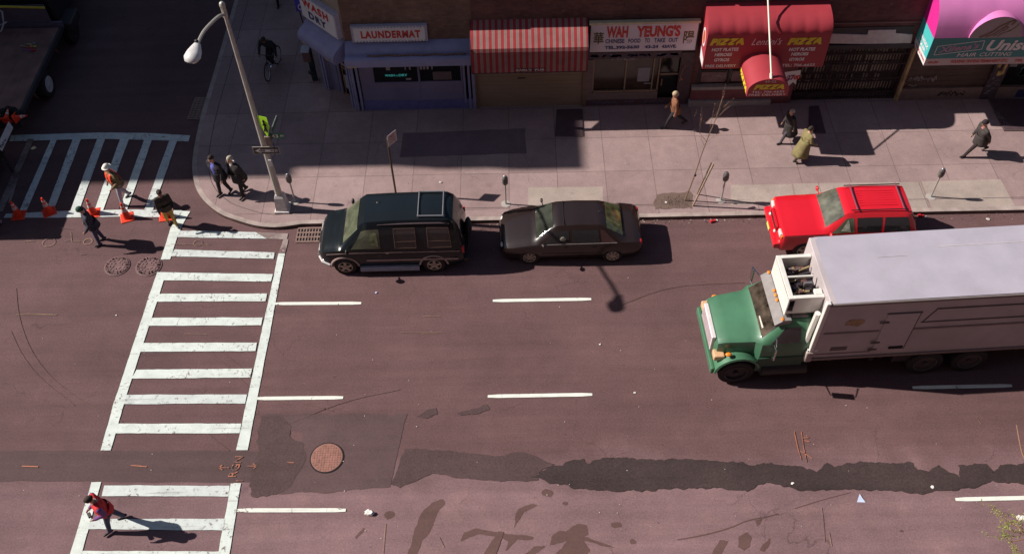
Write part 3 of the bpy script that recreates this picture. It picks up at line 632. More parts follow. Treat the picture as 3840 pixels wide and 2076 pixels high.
# striped awning
t = thing('shop_awning', (.4, FY, 2.4), "red and white striped awning lettered EARL'S PUB over the tan shutter", 'awning')
AX0, AX1 = -1.53, 2.34; n = 29; prof = [(0, 3.86), (.42, 3.63), (.86, 3.34), (.90, 3.22), (.90, 2.36)]
mb = MB(); mb2 = MB(); wds = []
per = (AX1-AX0)/19.3
x = AX0; k = 0
while x < AX1-.001:
    for frac, mi in ((.52, 0), (.14, 1), (.04, 2), (.12, 1), (.04, 2), (.14, 1)):
        x2 = min(x+per*frac, AX1)
        if x2 > x+1e-4:
            sag = lambda xx: .018*math.sin(xx*9.3)
            for (a, za), (b, zb) in zip(prof, prof[1:]):
                mb.add([(x, FY-a, za), (x2, FY-a, za), (x2, FY-b, zb), (x, FY-b, zb)], [(0, 3, 2, 1)], mi)
        x = x2
mb.build('canvas', [mat('red_canvas', (.30, .022, .030), .85, var=.16, scale=3), mat('cream_canvas', (.26, .18, .16), .85, var=.14, scale=3), mat('maroon_pinstripe', (.20, .06, .06), .8)], t, weld=True)
mb = MB()
for xx in (AX0, AX1): mb.tube([(xx, FY, 3.86), (xx, FY-.88, 3.33), (xx, FY-.9, 2.4)], .015, 6); mb.tube([(xx, FY, 2.4), (xx, FY-.9, 2.38)], .012, 6)
mb.tube([(AX0, FY-.9, 2.37), (AX1, FY-.9, 2.37)], .015, 6); mb.build('frame', M_DARK, t)
mb = MB(); mb.box(-.08, FY-.906, 2.42, .94, FY-.901, 2.56); mb.build('name_band', mat('maroon_band', (.10, .02, .03), .8), t)
mb = MB(); mb.text("EARL'S  PUB", (-.04, FY-.91, 2.445), X, Z, .94, .085, bold=.03); mb.build('lettering', mat('cream_lettering', (.55, .48, .45), .7), t)

# --- right building: pizza, gated shop, hair salon, last shop
bC = thing('brick_building', (13, 30, 0), 'long dark brick building holding the pizzeria, gated shop and hair salon', 'building')
mb = MB(); wall_open(mb, 6.07, 30, SW, ROOF+.1, FY, FY+.3, [(6.3, 9.3, .95, 2.6), (9.75, 13.45, SW, 2.55), (13.66, 16.5, SW, 2.6), (17.0, 21, .5, 2.6)]); mb.box(6.07, FY+.3, SW, 9.75, 42, ROOF+.1); mb.box(9.75, FY+.95, SW, 13.45, 42, 2.55); mb.box(9.75, FY+.3, 2.55, 13.45, 42, ROOF+.1); mb.box(13.45, FY+.3, SW, 30, 42, ROOF+.1); mb.build('wall', M_BRICKD, bC)
mb = MB(); mb.box(6.07, FY-.06, ROOF+.1, 30, 42, ROOF+.2); mb.build('roof', M_TAR, bC)
mb = MB(); mb.box(9.6, FY-.05, 3.42, 13.7, FY, 3.47); mb.build('ledge', mat('brown_ledge', (.16, .085, .075), .8), bC)
each([bx(6.12, FY-.12, .38, 9.0, FY, .86), bx(9.0, FY-.1, SW, 9.72, FY, 2.5)], 'front_panel', mat('maroon_panel', (.17, .055, .065), .7, var=.25, scale=2), bC)
each([bx(6.12, FY-.18, .86, 9.0, FY+.02, .98), bx(6.1, FY-.22, SW, 9.0, FY, .36)], 'stone_band', mat('gray_stone', (.32, .29, .28), .8, var=.15), bC)
mb = MB(); mb.box(6.35, FY+.04, .98, 9.0, FY+.06, 2.6); wo = mb.build('window', mat('dim_shop_glass', (.05, .03, .03), .2, var=.5, scale=3), bC)
each([bx(7.35, FY-.02, .98, 7.43, FY+.05, 2.6), bx(6.3, FY-.02, .98, 6.38, FY+.05, 2.6), bx(8.95, FY-.02, .98, 9.03, FY+.05, 2.6), bx(6.38, FY-.01, 1.55, 9.0, FY+.03, 1.59)], 'window_frame', M_DARK, bC)
each([bx(6.55, FY+.02, 1.68, 7.15, FY+.03, 1.95), bx(6.7, FY+.02, 2.02, 7.3, FY+.03, 2.25)], 'menu_board', mat('olive_menu', (.22, .20, .15), .7, var=.3, scale=8), wo)
each([bx(6.42, FY+.02, 1.05, 7.3, FY+.03, 1.48), bx(7.5, FY+.02, 1.05, 8.4, FY+.03, 1.5)], 'lower_sign', mat('dull_pink_sign', (.20, .12, .125), .7, var=.35, scale=8), wo)
mb = MB(); mb.text('*', (6.95, FY+.012, 1.15), X, Z, .22, .22, bold=.05); mb.build('star', mat('gray_paper', (.24, .23, .26), .7), wo)
mb = MB(); mb.box(7.75, FY-.06, 1.38, 8.25, FY-.04, 2.1); p0 = mb.build('price_sign', M_WHITE, bC)
mb = MB(); mb.text('3X', (7.83, FY-.066, 1.55), X, Z, .36, .36, bold=.05); mb.build('lettering', M_RED, p0)
# gated shop: pale blinds behind a scissor gate
mb = MB(); mb.box(9.75, FY+.9, SW, 13.45, FY+.95, 2.55); mb.build('back_wall', M_DARK, bC)
mb = MB(); rr = random.Random(5)
for row, (za, zb) in enumerate(((2.12, 2.44), (1.74, 2.04), (1.28, 1.66), (.88, 1.16), (.5, .80))):
    x = 9.85
    while x < 13.3:
        if rr.random() < .9 and not (row == 3 and rr.random() < .4): mb.box(x, FY+.16+rr.uniform(0, .02), za+rr.uniform(-.02, .03), x+.05, FY+.19, zb+rr.uniform(-.03, .02))
        x += .105
mb.build('blinds', mat('cream_blinds', (.42, .35, .28), .7, var=.35, scale=4), bC)
mb = MB(); mb.box(9.8, FY+.22, .45, 13.4, FY+.26, 2.5); mb.build('screen', mat('plum_screen', (.055, .035, .045), .7, var=.4), bC)
mb = MB()
k = 0; x = 9.78
while x < 13.45: mb.box(x-.008, FY+.02, SW, x+.008, FY+.05, 2.52); x += .1; k += 1
for z in (.2, .44, 1.05, 1.68, 2.1, 2.5): mb.box(9.75, FY+.035, z-.025, 13.45, FY+.075, z+.025)
mb.build('scissor_gate', mat('gate_iron', (.045, .028, .03), .6, var=.2), bC)
wp = [(3096, 127), (3253, 132), (3258, 115), (3360, 113), (3358, 126), (3422, 131), (3416, 165), (3240, 166), (3093, 163)]
mb = MB(); mb.prism([Wp(u, v, FY-.06) for u, v in wp], (0, .05, 0)); mb.build('torn_fascia', mat('bare_fascia', (.52, .46, .46), .8, var=.12), bC)
mb = MB(); a = Wp(3095, 108, FY-.03); b = Wp(3420, 122, FY-.03); mb.box(a.x, FY-.03, b.z-.33, b.x, FY-.002, a.z+.02); mb.box(10.3, FY-.1, 2.42, 13.5, FY-.002, 2.6); mb.build('dark_band', M_DARK, bC)
mb = MB(); mb.box(13.47, FY-.16, SW, 13.56, FY, 2.6); mb.build('post', mat('ochre_post', (.42, .29, .15), .7, var=.3, scale=5), bC)
# hair salon shutter
mb = MB(); zz = .6
while zz < 2.6: mb.box(13.66, FY+.03+.008*(int(zz*20) % 2), zz, 16.5, FY+.09, min(zz+.068, 2.6)); zz += .07
mb.build('rolling_shutter', mat('dark_brown_shutter', (.085, .055, .045), .6, var=.3, scale=1.5), bC)
mb = MB(); mb.box(13.6, FY-.06, SW, 16.5, FY+.05, .62); mb.build('stone_base', mat('taupe_base', (.19, .135, .12), .8, var=.15), bC)
each([sq((13.72, FY+.0, .85), X, Z, 1.0, .32, 7, .02, 70), sq((13.75, FY+.0, .65), X, Z, .35, .12, 2, .03, 71)], 'graffiti', mat('white_graffiti', (.42, .36, .38), .8), bC)
mb = MB(); mb.squig((14.95, FY-.065, .22), X, Z, .95, .3, 5, .03, 72); mb.build('graffiti', mat('black_graffiti', (.03, .02, .02), .8), bC)
mb = MB()
for i in range(5): mb.squig((14.2+i*.42, FY+.0, .8+.2*(i % 2)), X, Z, .4, .5, 2, .008, 80+i)
mb.build('graffiti', mat('faint_graffiti', (.14, .085, .06), .8), bC)
# pilaster with stickers, last shop
mb = MB(); mb.box(16.5, FY-.12, SW, 17.0, FY, 3.0); pl = mb.build('pilaster', mat('dark_pilaster', (.06, .04, .055), .7, var=.5, scale=7), bC)
each([bx(16.56, FY-.2, 1.6, 16.66, FY-.12, 3.0), bx(16.8, FY-.2, 1.3, 16.88, FY-.12, 3.0)], 'post', mat('ochre_post', (.42, .29, .15), .7, var=.3, scale=5), pl)
mb = MB()
for i in range(9): x = 16.52+.1*(i % 3)+rr.uniform(0, .06); z = .35+i*.11; mb.squig((x, FY-.126, z), X, Z, .14, .12, 1, .03, 90+i)
mb.build('sticker', mat('pale_sticker', (.30, .30, .36), .7), pl)
mb = MB(); mb.box(16.7, FY-.13, 1.2, 16.85, FY-.122, 1.38); mb.build('notice', mat('yellow_notice', (.55, .42, .10), .7), pl)
mb = MB(); mb.box(17.0, FY+.05, .5, 21, FY+.08, 2.6); wo = mb.build('window', M_GLASSD, bC)
mb = MB(); mb.box(17.05, FY+.02, 1.75, 17.4, FY+.04, 2.2); mb.build('poster', mat('yellow_poster', (.60, .52, .05), .6), wo)
mb = MB(); mb.box(17.5, FY+.02, 1.9, 21, FY+.04, 2.5); mb.build('poster', mat('olive_poster', (.20, .15, .03), .6), wo)
mb = MB(); mb.box(17.1, FY+.02, 1.45, 17.35, FY+.04, 1.65); mb.build('notice', mat('gray_paper', (.24, .23, .26), .7), wo)
mb = MB(); mb.squig((17.6, FY+.03, .9), X, Z, 1.5, .8, 5, .16, 99); mb.build('display', mat('teal_goods', (.05, .13, .15), .6), wo)
each([bx(17.0, FY-.06, SW, 17.75, FY+.05, .5), bx(17.0, FY-.08, .5, 21, FY+.05, .62)], 'sill', mat('taupe_base', (.19, .135, .12), .8, var=.15), bC)
mb = MB(); mb.box(17.75, FY-.05, SW, 21, FY+.05, .5); mb.build('kick_panel', mat('dark_blue_panel', (.02, .025, .10), .6), bC)

# --- pizzeria awning
M_PRED = mat('pizza_awning_vinyl', (.34, .038, .052), .5, var=.06, scale=2, spec=.4)
M_YEL = mat('yellow_lettering', (.72, .56, .03), .5, var=.06)
M_LETW = mat('pale_lettering', (.74, .66, .66), .5, var=.1, scale=10)
def prof_awning(o, L, prof, mats, t, name='canvas', pleats=0, side_mi=None):
    mb = MB(); ns = max(2, pleats*6+1) if pleats else 2; rings = []
    for i in range(ns):
        s = L*i/(ns-1); ph = (i/(ns-1)*pleats) % 1 if pleats else 0; rr_ = []
        for j, (a, z) in enumerate(prof):
            puff = ((.006+.022*(j/len(prof))**2*2)*math.sin(PI*ph)**.6 if 1 < j < len(prof)-3 else 0) if pleats and 0 < i < ns-1 else 0
            rr_.append(Vector((o.x+s, o.y-a-puff, z+puff*.5)))
        rings.append(rr_)
    mb.loft(rings); 
    if side_mi is not None: mb.mi[-2:] = [side_mi, side_mi]
    return mb.build(name, mats, t, smooth=True, angle=50)
t = thing('shop_awning', (8.2, FY, 2.5), 'big red vinyl awning lettered PIZZA twice with script name between', 'awning')
PF = FY-1.05
prof = [(0, 4.34), (.35, 4.31), (.65, 4.24), (.86, 4.14), (.97, 4.02), (1.03, 3.90), (1.05, 3.78), (1.05, 2.48), (0, 2.48)]
prof_awning(Vector((6.16, FY, 0)), 4.0, prof, [M_PRED], t, pleats=9)
fy = PF-.006-.0; U = X
fy = PF-.010
each([tx('PIZZA', (6.26, fy, 3.44), X, Z, 1.12, .27, bold=.075, shear=.25), tx('PIZZA', (8.78, fy, 3.40), X, Z, 1.12, .27, bold=.075, shear=.25)], 'lettering', M_YEL, t)
each([tx("Lentini's", (7.62, fy, 3.42), X, Z, .98, .26, shear=.45), tx('HOT PLATES', (6.36, fy, 3.20), X, Z, .88, .135, bold=.045, shear=.15), tx('HEROES', (6.48, fy, 3.00), X, Z, .58, .13, bold=.045, shear=.15), tx('GYROS', (6.50, fy, 2.79), X, Z, .50, .13, bold=.045, shear=.15), tx('FREE DELIVERY', (6.24, fy, 2.55), X, Z, 1.02, .11, bold=.02),
      tx('HOT PLATES', (8.89, fy, 3.15), X, Z, .86, .135, bold=.045, shear=.15), tx('HEROES', (9.00, fy, 2.96), X, Z, .57, .13, bold=.045, shear=.15), tx('GYROS', (8.98, fy, 2.75), X, Z, .50, .13, bold=.045, shear=.15), tx('TEL: 706-6655', (8.78, fy, 2.52), X, Z, 1.10, .11, bold=.02)], 'lettering', M_LETW, t)
# left end: round emblem and white panel
sx = 6.16-.006; mb = MB()
ctr = Vector((sx, FY-.60, 3.45)); mb.sheet([ctr+Vector((0, .24*math.cos(a), .34*math.sin(a))) for a in [2*PI*k/24 for k in range(24)]])
mb.sheet([(sx, FY-.40, 2.52), (sx, FY-.98, 2.52), (sx, FY-.98, 2.82), (sx, FY-.40, 2.95)])
mb.build('side_panel', M_WHITE, t)
mb = MB(); sx -= .005; ctr.x = sx; mb.sheet([ctr+Vector((0, .17*math.cos(a), .25*math.sin(a))) for a in [2*PI*k/24 for k in range(24)]]); mb.build('emblem', mat('orange_red_emblem', (.62, .08, .02), .5), t)
# hanging cable
mb = MB(); mb.tube(smoothpts([Wp(2975, 14, FY-.05)+Z*0, G(2955, 32, 4.25), G(2922, 68, 4.05), G(2904, 95, 3.85), G(2912, 118, 3.66)-Y*.05, G(2940, 128, 3.6)-Y*.05], 2), .007, 5); mb.build('cable', M_DARK, t)
# small door canopy
t = thing('door_canopy', (8.05, FY-1.6, 2.5), 'small red barrel canopy lettered 43-22 PIZZA jutting over the pizzeria door', 'awning')
c0 = Vector((8.08, 0, 2.42)); hw = .665; yb, yf = PF+.01, FY-2.42
def arch(y): return [Vector((c0.x-hw, y, 2.42))]+[Vector((c0.x-hw*math.cos(a), y, 2.66+.46*math.sin(a))) for a in [PI*k/16 for k in range(17)]]+[Vector((c0.x+hw, y, 2.42))]
mb = MB(); mb.loft([arch(yf), arch(yb)]); mb.build('canvas', [M_PRED], t, smooth=True, angle=50)
mb = MB(); ly = yf-.008
mb.text('43-22', (c0.x, ly, 2.99), X, Z, .36, .085, bold=.0, centre=True); mb.text('TEL: 706-6655', (c0.x, ly, 2.57), X, Z, 1.05, .085, bold=.01, centre=True) ; mb.text('FREE DELIVERY', (c0.x, ly, 2.45), X, Z, 1.2, .085, bold=.01, centre=True); mb.build('lettering', M_LETW, t)
each([tx('PIZZA', (c0.x, ly, 2.71), X, Z, 1.0, .20, bold=.075, shear=.25, centre=True), tx('PIZZA', (c0.x-hw-.007, yb-.06, 2.44), -Y, Z, 1.2, .2, bold=.075, shear=.2)], 'lettering', M_YEL, t)
mb = MB(); mb.tube(smoothpts([(8.12, yf+.12, 3.12), (8.35, yf+.3, 3.08), (8.6, yf+.25, 2.9), (8.75, yf+.3, 2.66)], 2), .009, 5); mb.build('cable', M_DARK, t)
# bright stay from the wall above down to the canopy
t = thing('support_rod', (8.1, yf+.1, 3.1), 'thin white stay running from the brick wall down to the small pizzeria canopy', 'rod')
bt = G(2893, 292, 3.14); tp = Wp(2880, 0, FY-.45); dd = (tp-bt); tp = bt+dd*((FY-bt.y)/dd.y)
mb = MB(); mb.tube([bt, tp], .028, 8); mb.tube([bt-Z*.06, bt+dd.normalized()*.15], .05, 8); mb.build('rod', mat('white_enamel', (.80, .76, .66), .4, var=.03), t, smooth=True)
# swinging price sign by the canopy
t = thing('price_sign', (8.95, FY-.95, 2.2), 'torn white and red $7.00 price sign hanging beside the small canopy', 'sign')
pz = [(2934, 273), (3004, 263), (3000, 292), (2988, 296), (2984, 318), (2974, 308), (2954, 326)]
mb = MB(); mb.prism([Wp(u, v, FY-.8) for u, v in pz], (0, .015, 0)); mb.build('board', M_WHITE, t)
mb = MB(); a = Wp(2946, 306, FY-.81); u_ = (Wp(2972, 303, FY-.81)-a).normalized(); mb.text('$7', a, u_, Z, .27, .25, bold=.05); mb.build('lettering', mat('violet_lettering', (.20, .02, .12), .5), t)
mb = MB(); a = Wp(2974, 300, FY-.81); mb.text('00', a, u_, Z, .22, .18, bold=.06); mb.build('lettering', M_RED, t)

# --- hair salon awning
t = thing('shop_awning', (15.5, FY, 2.5), "pink and teal awning lettered Xilena's Unisex Hair Cutting over the salon", 'awning')
M_PINK = mat('pink_vinyl', (.62, .20, .46), .42, var=.05, scale=2, spec=.4); M_HOT = mat('hot_pink_vinyl', (.62, .025, .26), .45, var=.04)
M_TEAL = mat('teal_vinyl', (.045, .21, .22), .5, var=.05); M_TEALS = mat('teal_side_vinyl', (.07, .45, .46), .5, var=.05)
HX0, HX1 = 13.45, 21.0; HF = FY-1.17
up = [(0, 4.85), (.40, 4.76), (.75, 4.55), (.98, 4.26), (1.10, 3.96), (1.17, 3.62)]
prof_awning(Vector((HX0, FY, 0)), HX1-HX0, up+[(0, 3.62)], [M_PINK, M_HOT], t, pleats=8, side_mi=1)
mb = MB(); mb.box(HX0, HF, 2.81, HX1, FY, 3.617); mb.build('teal_band', M_TEAL, t)
mb = MB(); mb.box(HX0, HF, 2.53, HX1, FY, 2.807); mb.build('white_band', mat('pale_pink_vinyl', (.52, .38, .38), .5, var=.04), t)
mb = MB(); s_ = HX0-.004; mb.add([(s_, FY-1.165, 2.81), (s_, FY-.01, 2.81), (s_, FY-.01, 3.615), (s_, FY-1.165, 3.615)], [(0, 1, 2, 3)], 0); mb.add([(s_, FY-1.165, 2.535), (s_, FY-.01, 2.535), (s_, FY-.01, 2.805), (s_, FY-1.165, 2.805)], [(0, 1, 2, 3)], 1)
mb.build('side_panel', [M_TEALS, M_WHITE], t)
each([tx('UNISEX', (s_-.006, FY-.25, 3.06), -Y, Z, .8, .14, bold=.04), tx('HAIR', (s_-.006, FY-.25, 2.86), -Y, Z, .7, .13, bold=.04)], 'lettering', M_WHITE, t)
mb = MB(); mb.text('WAXING & TINTING', (s_-.006, FY-.15, 2.62), -Y, Z, .95, .09, bold=.02); mb.build('lettering', M_RED, t)
# arched gable with line drawing
ax = 15.40; mb = MB(); arc = lambda y, r=1.0: [Vector((ax-.84*r*math.cos(a), y, 3.62+.80*r*math.sin(a))) for a in [PI*k/20 for k in range(21)]]
mb.loft([arc(HF-.03), arc(FY-.2)]); mb.build('arched_gable', M_PINK, t, smooth=True, angle=50)
mb = MB(); mb.sheet(arc(HF-.036, .99)); mb.build('gable_face', mat('mauve_gray_vinyl', (.36, .27, .28), .5, var=.05), t)
def stroke(mb, pts, w, y):
    pts = [(15.40+(x-15.95)*.95, 3.62+(z-3.42)*.78) for x, z in pts]
    pts = smoothpts([Vector((x, y, z)) for x, z in pts], 2)
    for a, b in zip(pts, pts[1:]):
        tt = (b-a).normalized(); qn = Vector((-tt.z, 0, tt.x))*w/2; mb.add([a-qn, b-qn, b+qn, a+qn], [(0, 1, 2, 3)])
mb = MB(); y_ = HF-.042
stroke(mb, ((15.40, 3.46), (15.75, 3.68), (15.9, 3.95), (16.15, 4.15), (16.35, 4.3), (16.4, 4.2), (16.3, 4.05)), .07, y_)
stroke(mb, ((15.6, 3.46), (15.85, 3.6), (16.0, 3.85), (16.2, 4.0), (16.25, 3.9), (16.1, 3.75)), .04, y_); stroke(mb, ((16.0, 3.46), (16.1, 3.65), (16.35, 3.75), (16.5, 3.95), (16.55, 4.1)), .03, y_); stroke(mb, ((15.85, 3.5), (16.05, 3.7), (16.1, 3.95), (16.2, 4.1)), .03, y_)
mb.build('line_drawing', mat('brown_ink', (.20, .11, .07), .6), t)
mb = MB(); stroke(mb, ((16.3, 3.75), (16.45, 3.8), (16.5, 3.95)), .03, y_); mb.build('line_drawing', mat('yellow_ink', (.5, .38, .1), .6), t)
mb = MB(); ly = HF-.008
th = R(7.5); u1 = Vector((math.cos(th), 0, math.sin(th))); v1 = Vector((-math.sin(th), 0, math.cos(th)))
bxo = Vector((13.66, ly, 2.96)); bw, bh = 1.50, .34
for a, b in (((0, 0), (bw, 0)), ((bw, 0), (bw+.02, bh)), ((bw+.02, bh), (0.05, bh)), ((.05, bh), (0, 0))):
    A = bxo+u1*a[0]+v1*a[1]; B = bxo+u1*b[0]+v1*b[1]; tt = (B-A).normalized(); qn = Vector((-tt.z, 0, tt.x))*.012; mb.add([A-qn, B-qn, B+qn, A+qn], [(0, 1, 2, 3)])
mb.text("Unisex", (15.28, ly, 3.08), X, Z, 1.86, .43, bold=.035, shear=.25); mb.build('lettering', M_LETW, t)
each([tx('HAIR', (14.42, ly, 2.87), X, Z, .62, .15, bold=0.01, shear=.2), tx('CUTTING', (15.16, ly, 2.87), X, Z, 1.04, .15, bold=0.01, shear=.2)], 'lettering', M_LETW, t)
mb = MB(); mb.text("Xilena's", bxo+u1*.10+v1*.06, u1, v1, 1.30, .24, bold=.03, shear=.3); mb.build('lettering', mat('mauve_lettering', (.42, .24, .34), .5), t)
mb = MB(); ly = HF-.008; mb.text('43-20', (13.55, ly, 2.615), X, Z, .34, .09, bold=.03, shear=.2); mb.text('WAXING TINTING PERMANENT ETC.', (14.30, ly, 2.615), X, Z, 1.88, .12, bold=.03, shear=.2); mb.text('TEL 784', (16.4, ly, 2.615), X, Z, .6, .10, bold=.03, shear=.2); mb.build('lettering', M_RED, t)
#@@NEXT2
# --- buildings outside the frame whose shade falls into it
def block(name, loc, label, boxes, mt):
    t = thing(name, loc, label, 'building'); mb = MB()
    for b in boxes: mb.box(*b)
    mb.build('wall', mt, t)
    return t
block('apartment_block', (-32, 40, 0), 'tall brick apartment block across the side street, outside the frame, shading the corner', [(-80, 26.4, 0, -34.8, 60, 21.9), (-34.8, 26.4, 0, -28.2, 60, 19.3), (-28.2, 26.4, 0, -26.6, 60, 20.6), (-26.6, 26.4, 0, -24.3, 60, 21.4)], M_BRICKT)
block('apartment_block', (10, -8, 0), 'tall brick apartment block behind the camera, unseen, added to dim the sky light', [(-11, -14, 0, 70, -1.2, 30), (-80, -14, 0, -26, -1.2, 27)], M_BRICKR)  # out of view, put in to block sky light and deepen the shade

# ------------------------------------------------------------------ vehicles
def poly_at(L, x):
    """piecewise linear table [(x, v...)]"""
    if x <= L[0][0]: return L[0][1:]
    for a, b in zip(L, L[1:]):
        if x <= b[0]:
            f = (x-a[0])/(b[0]-a[0]); return tuple(p+(q_-p)*f for p, q_ in zip(a[1:], b[1:]))
    return L[-1][1:]
class Shell:
    """car body: cross-sections interpolated along x. station: x, zbottom, zbelt, ztop, wbottom, wbelt, wtop, crown"""
    def __init__(s, st): s.st = st
    def prof(s, x):
        zb, zs, zt, wb, ws, wt, cr = poly_at(s.st, x)
        zm = zb+(zs-zb)*.55
        return [(0, zt+cr), (wt*.35, zt+cr*.93), (wt*.68, zt+cr*.70), (wt*.90, zt+cr*.25), (wt, zt-(zt-zs)*.10), (wt+(ws-wt)*.5, zs+(zt-zs)*.52), (ws-.01, zs+.012), (ws, zs-.03), (ws+.012, zm), (wb, zb+.12), (wb-.04, zb), (0, zb)]
    def P(s, x, t, side=1):
        pr_ = s.prof(x); i = min(int(t), len(pr_)-2); f = t-i; y = pr_[i][0]+(pr_[i+1][0]-pr_[i][0])*f; z = pr_[i][1]+(pr_[i+1][1]-pr_[i][1])*f
        return Vector((x, y*side, z))
    def body(s, xs):
        mb = MB(); rings = []
        for x in xs:
            p = s.prof(x); rings.append([Vector((x, y, z)) for y, z in p]+[Vector((x, -y, z)) for y, z in p[-2:0:-1]])
        mb.loft(rings); return mb
    def patch(s, mb, corners, side=-1, nx=8, nt=5, off=.006, mi=0, thick=.0):
        """corners: ((x0,t0),(x1,t0),(x1',t1),(x0',t1))"""
        vs = []
        for j in range(nt+1):
            g = j/nt
            for i in range(nx+1):
                f = i/nx
                x = (corners[0][0]*(1-f)+corners[1][0]*f)*(1-g)+(corners[3][0]*(1-f)+corners[2][0]*f)*g
                t = (corners[0][1]*(1-f)+corners[1][1]*f)*(1-g)+(corners[3][1]*(1-f)+corners[2][1]*f)*g
                sd_ = side
                if t < 0: sd_ = -side; tt = -t
                else: tt = t
                p = s.P(x, tt, sd_); e = .02
                px = s.P(x+e, tt, sd_)-s.P(x-e, tt, sd_); pt = s.P(x, min(tt+e, 10.9), sd_)-s.P(x, max(tt-e, 0), sd_); n = px.cross(pt)
                if n.length < 1e-9: n = Vector((0, sd_, 0))
                n.normalize()
                c = Vector((x, 0, poly_at(s.st, x)[1]*.75))
                if n.dot(p-c) < 0: n = -n
                vs.append(p+n*off)
        fs = [(j*(nx+1)+i, j*(nx+1)+i+1, (j+1)*(nx+1)+i+1, (j+1)*(nx+1)+i) for j in range(nt) for i in range(nx)]
        mb.add(vs, fs, mi)
def cut_wheels(o, wheels, r, depth, wid):
    """carve the wheel wells with a boolean and keep the result as plain mesh"""
    mb = MB()
    for x in wheels:
        for sd_ in (-1, 1):
            y0, y1 = sd_*(wid-depth), sd_*(wid+.2); n = 28
            mb.loft([[Vector((x+r*math.cos(a), y, r*.86+r*math.sin(a))) for a in [2*PI*k/n for k in range(n)]] for y in (y0, y1)])
    c = mb.build('cutter', M_BLACK, None, weld=True)
    md = o.modifiers.new('b', 'BOOLEAN'); md.object = c; md.operation = 'DIFFERENCE'; md.solver = 'EXACT'
    dg = bpy.context.evaluated_depsgraph_get(); me = bpy.data.meshes.new_from_object(o.evaluated_get(dg))
    o.modifiers.clear(); o.data = me; bpy.data.objects.remove(c)
    o.data.polygons.foreach_set('use_smooth', [True]*len(o.data.polygons)); o.data.set_sharp_from_angle(angle=R(32))
M_TYRE = mat('tyre_rubber_black', (.020, .015, .016), .8, var=.2)
M_ALLOY = mat('alloy_wheel', (.42, .38, .32), .35, metal=.6, var=.1)
M_IRONDK = mat('wheel_barrel', (.05, .04, .035), .6)
M_CHROME = mat('chrome', (.75, .72, .70), .15, metal=1, var=.03)
def wheel(parent, x, y, r, w, kind, side, rimm=None):
    """tyre mesh with rim as its sub-part; side -1 = near the camera"""
    mb = MB(); n = 32; sec = [(w*.5, r*.66), (w*.5, r*.93), (w*.40, r), (-w*.40, r), (-w*.5, r*.93), (-w*.5, r*.66)]
    mb.loft([[Vector((x+rr*math.cos(2*PI*k/n), y+dy*side*1.0, r+rr*math.sin(2*PI*k/n))) for k in range(n)] for dy, rr in sec], cap=True)
    mb.f.pop(-1 if side*1 < 0 and False else -2); mb.mi.pop(-2)
    ty = mb.build('wheel', M_TYRE, parent, world=False, smooth=True)
    mb = MB(); yo = y+side*w*.5; rr = r*.66
    mb.loft([[Vector((x+q_*math.cos(2*PI*k/n), yo+side*dy, r+q_*math.sin(2*PI*k/n))) for k in range(n)] for q_, dy in ((rr, .004), (rr*.97, .010), (rr*.88, .006), (rr*.86, -.05 if kind != 'plain' else -.005), (.02, -.05 if kind != 'plain' else .02))], cap=False)
    mb.mi = [0]*(3*n)+[1]*(len(mb.mi)-3*n) if kind in ('star', 'multi') else mb.mi
    ns = {'star': 5, 'multi': 8, 'plain': 0, 'truck': 0}[kind]
    for k in range(ns):
        a = 2*PI*k/ns+.3; d = Vector((math.cos(a), 0, math.sin(a))); e = Vector((-d.z, 0, d.x)); c = Vector((x, yo+side*.006, r)); hw = (.055, .035) if kind == 'star' else (.022, .03)
        mb.prism([c-e*hw[0], c+d*rr*.9-e*hw[1], c+d*rr*.9+e*hw[1], c+e*hw[0]], (0, side*-.03, 0), 0)
    mb.tube([(x, yo-side*.03, r), (x, yo+side*.018, r)], rr*.2, 12)
    mb.build('rim', [rimm or M_ALLOY, M_IRONDK], ty, world=False, smooth=True)
    return ty
def paint(name, col, metal=.0, rough=.28): return mat(name, col, rough, metal=metal, var=.04, scale=1.2, coat=.9, spec=.5)
def xs_of(st, step=.12):
    xs = []; 
    for a, b in zip(st, st[1:]):
        n = max(1, int((b[0]-a[0])/step)); xs += [a[0]+(b[0]-a[0])*k/n for k in range(n)]
    return xs+[st[-1][0]]
M_TRIMB = mat('black_trim', (.018, .016, .018), .5, var=.1)
M_LIGHTC = mat('headlight_glass', (.62, .60, .58), .12, var=.1, spec=.8)
M_AMBER = mat('amber_lens', (.75, .22, .02), .25, var=.1)
M_TAIL = mat('tail_lens', (.45, .015, .02), .25, var=.1)
M_GLASSC = mat('tinted_car_glass', (.022, .020, .022), .06, var=.1, spec=.8)
M_GLASSO = mat('olive_painted_reflection', (.085, .095, .060), .06, var=.5, scale=2.2, spec=.8)  # olive base colour stands in for reflections and the lit interior

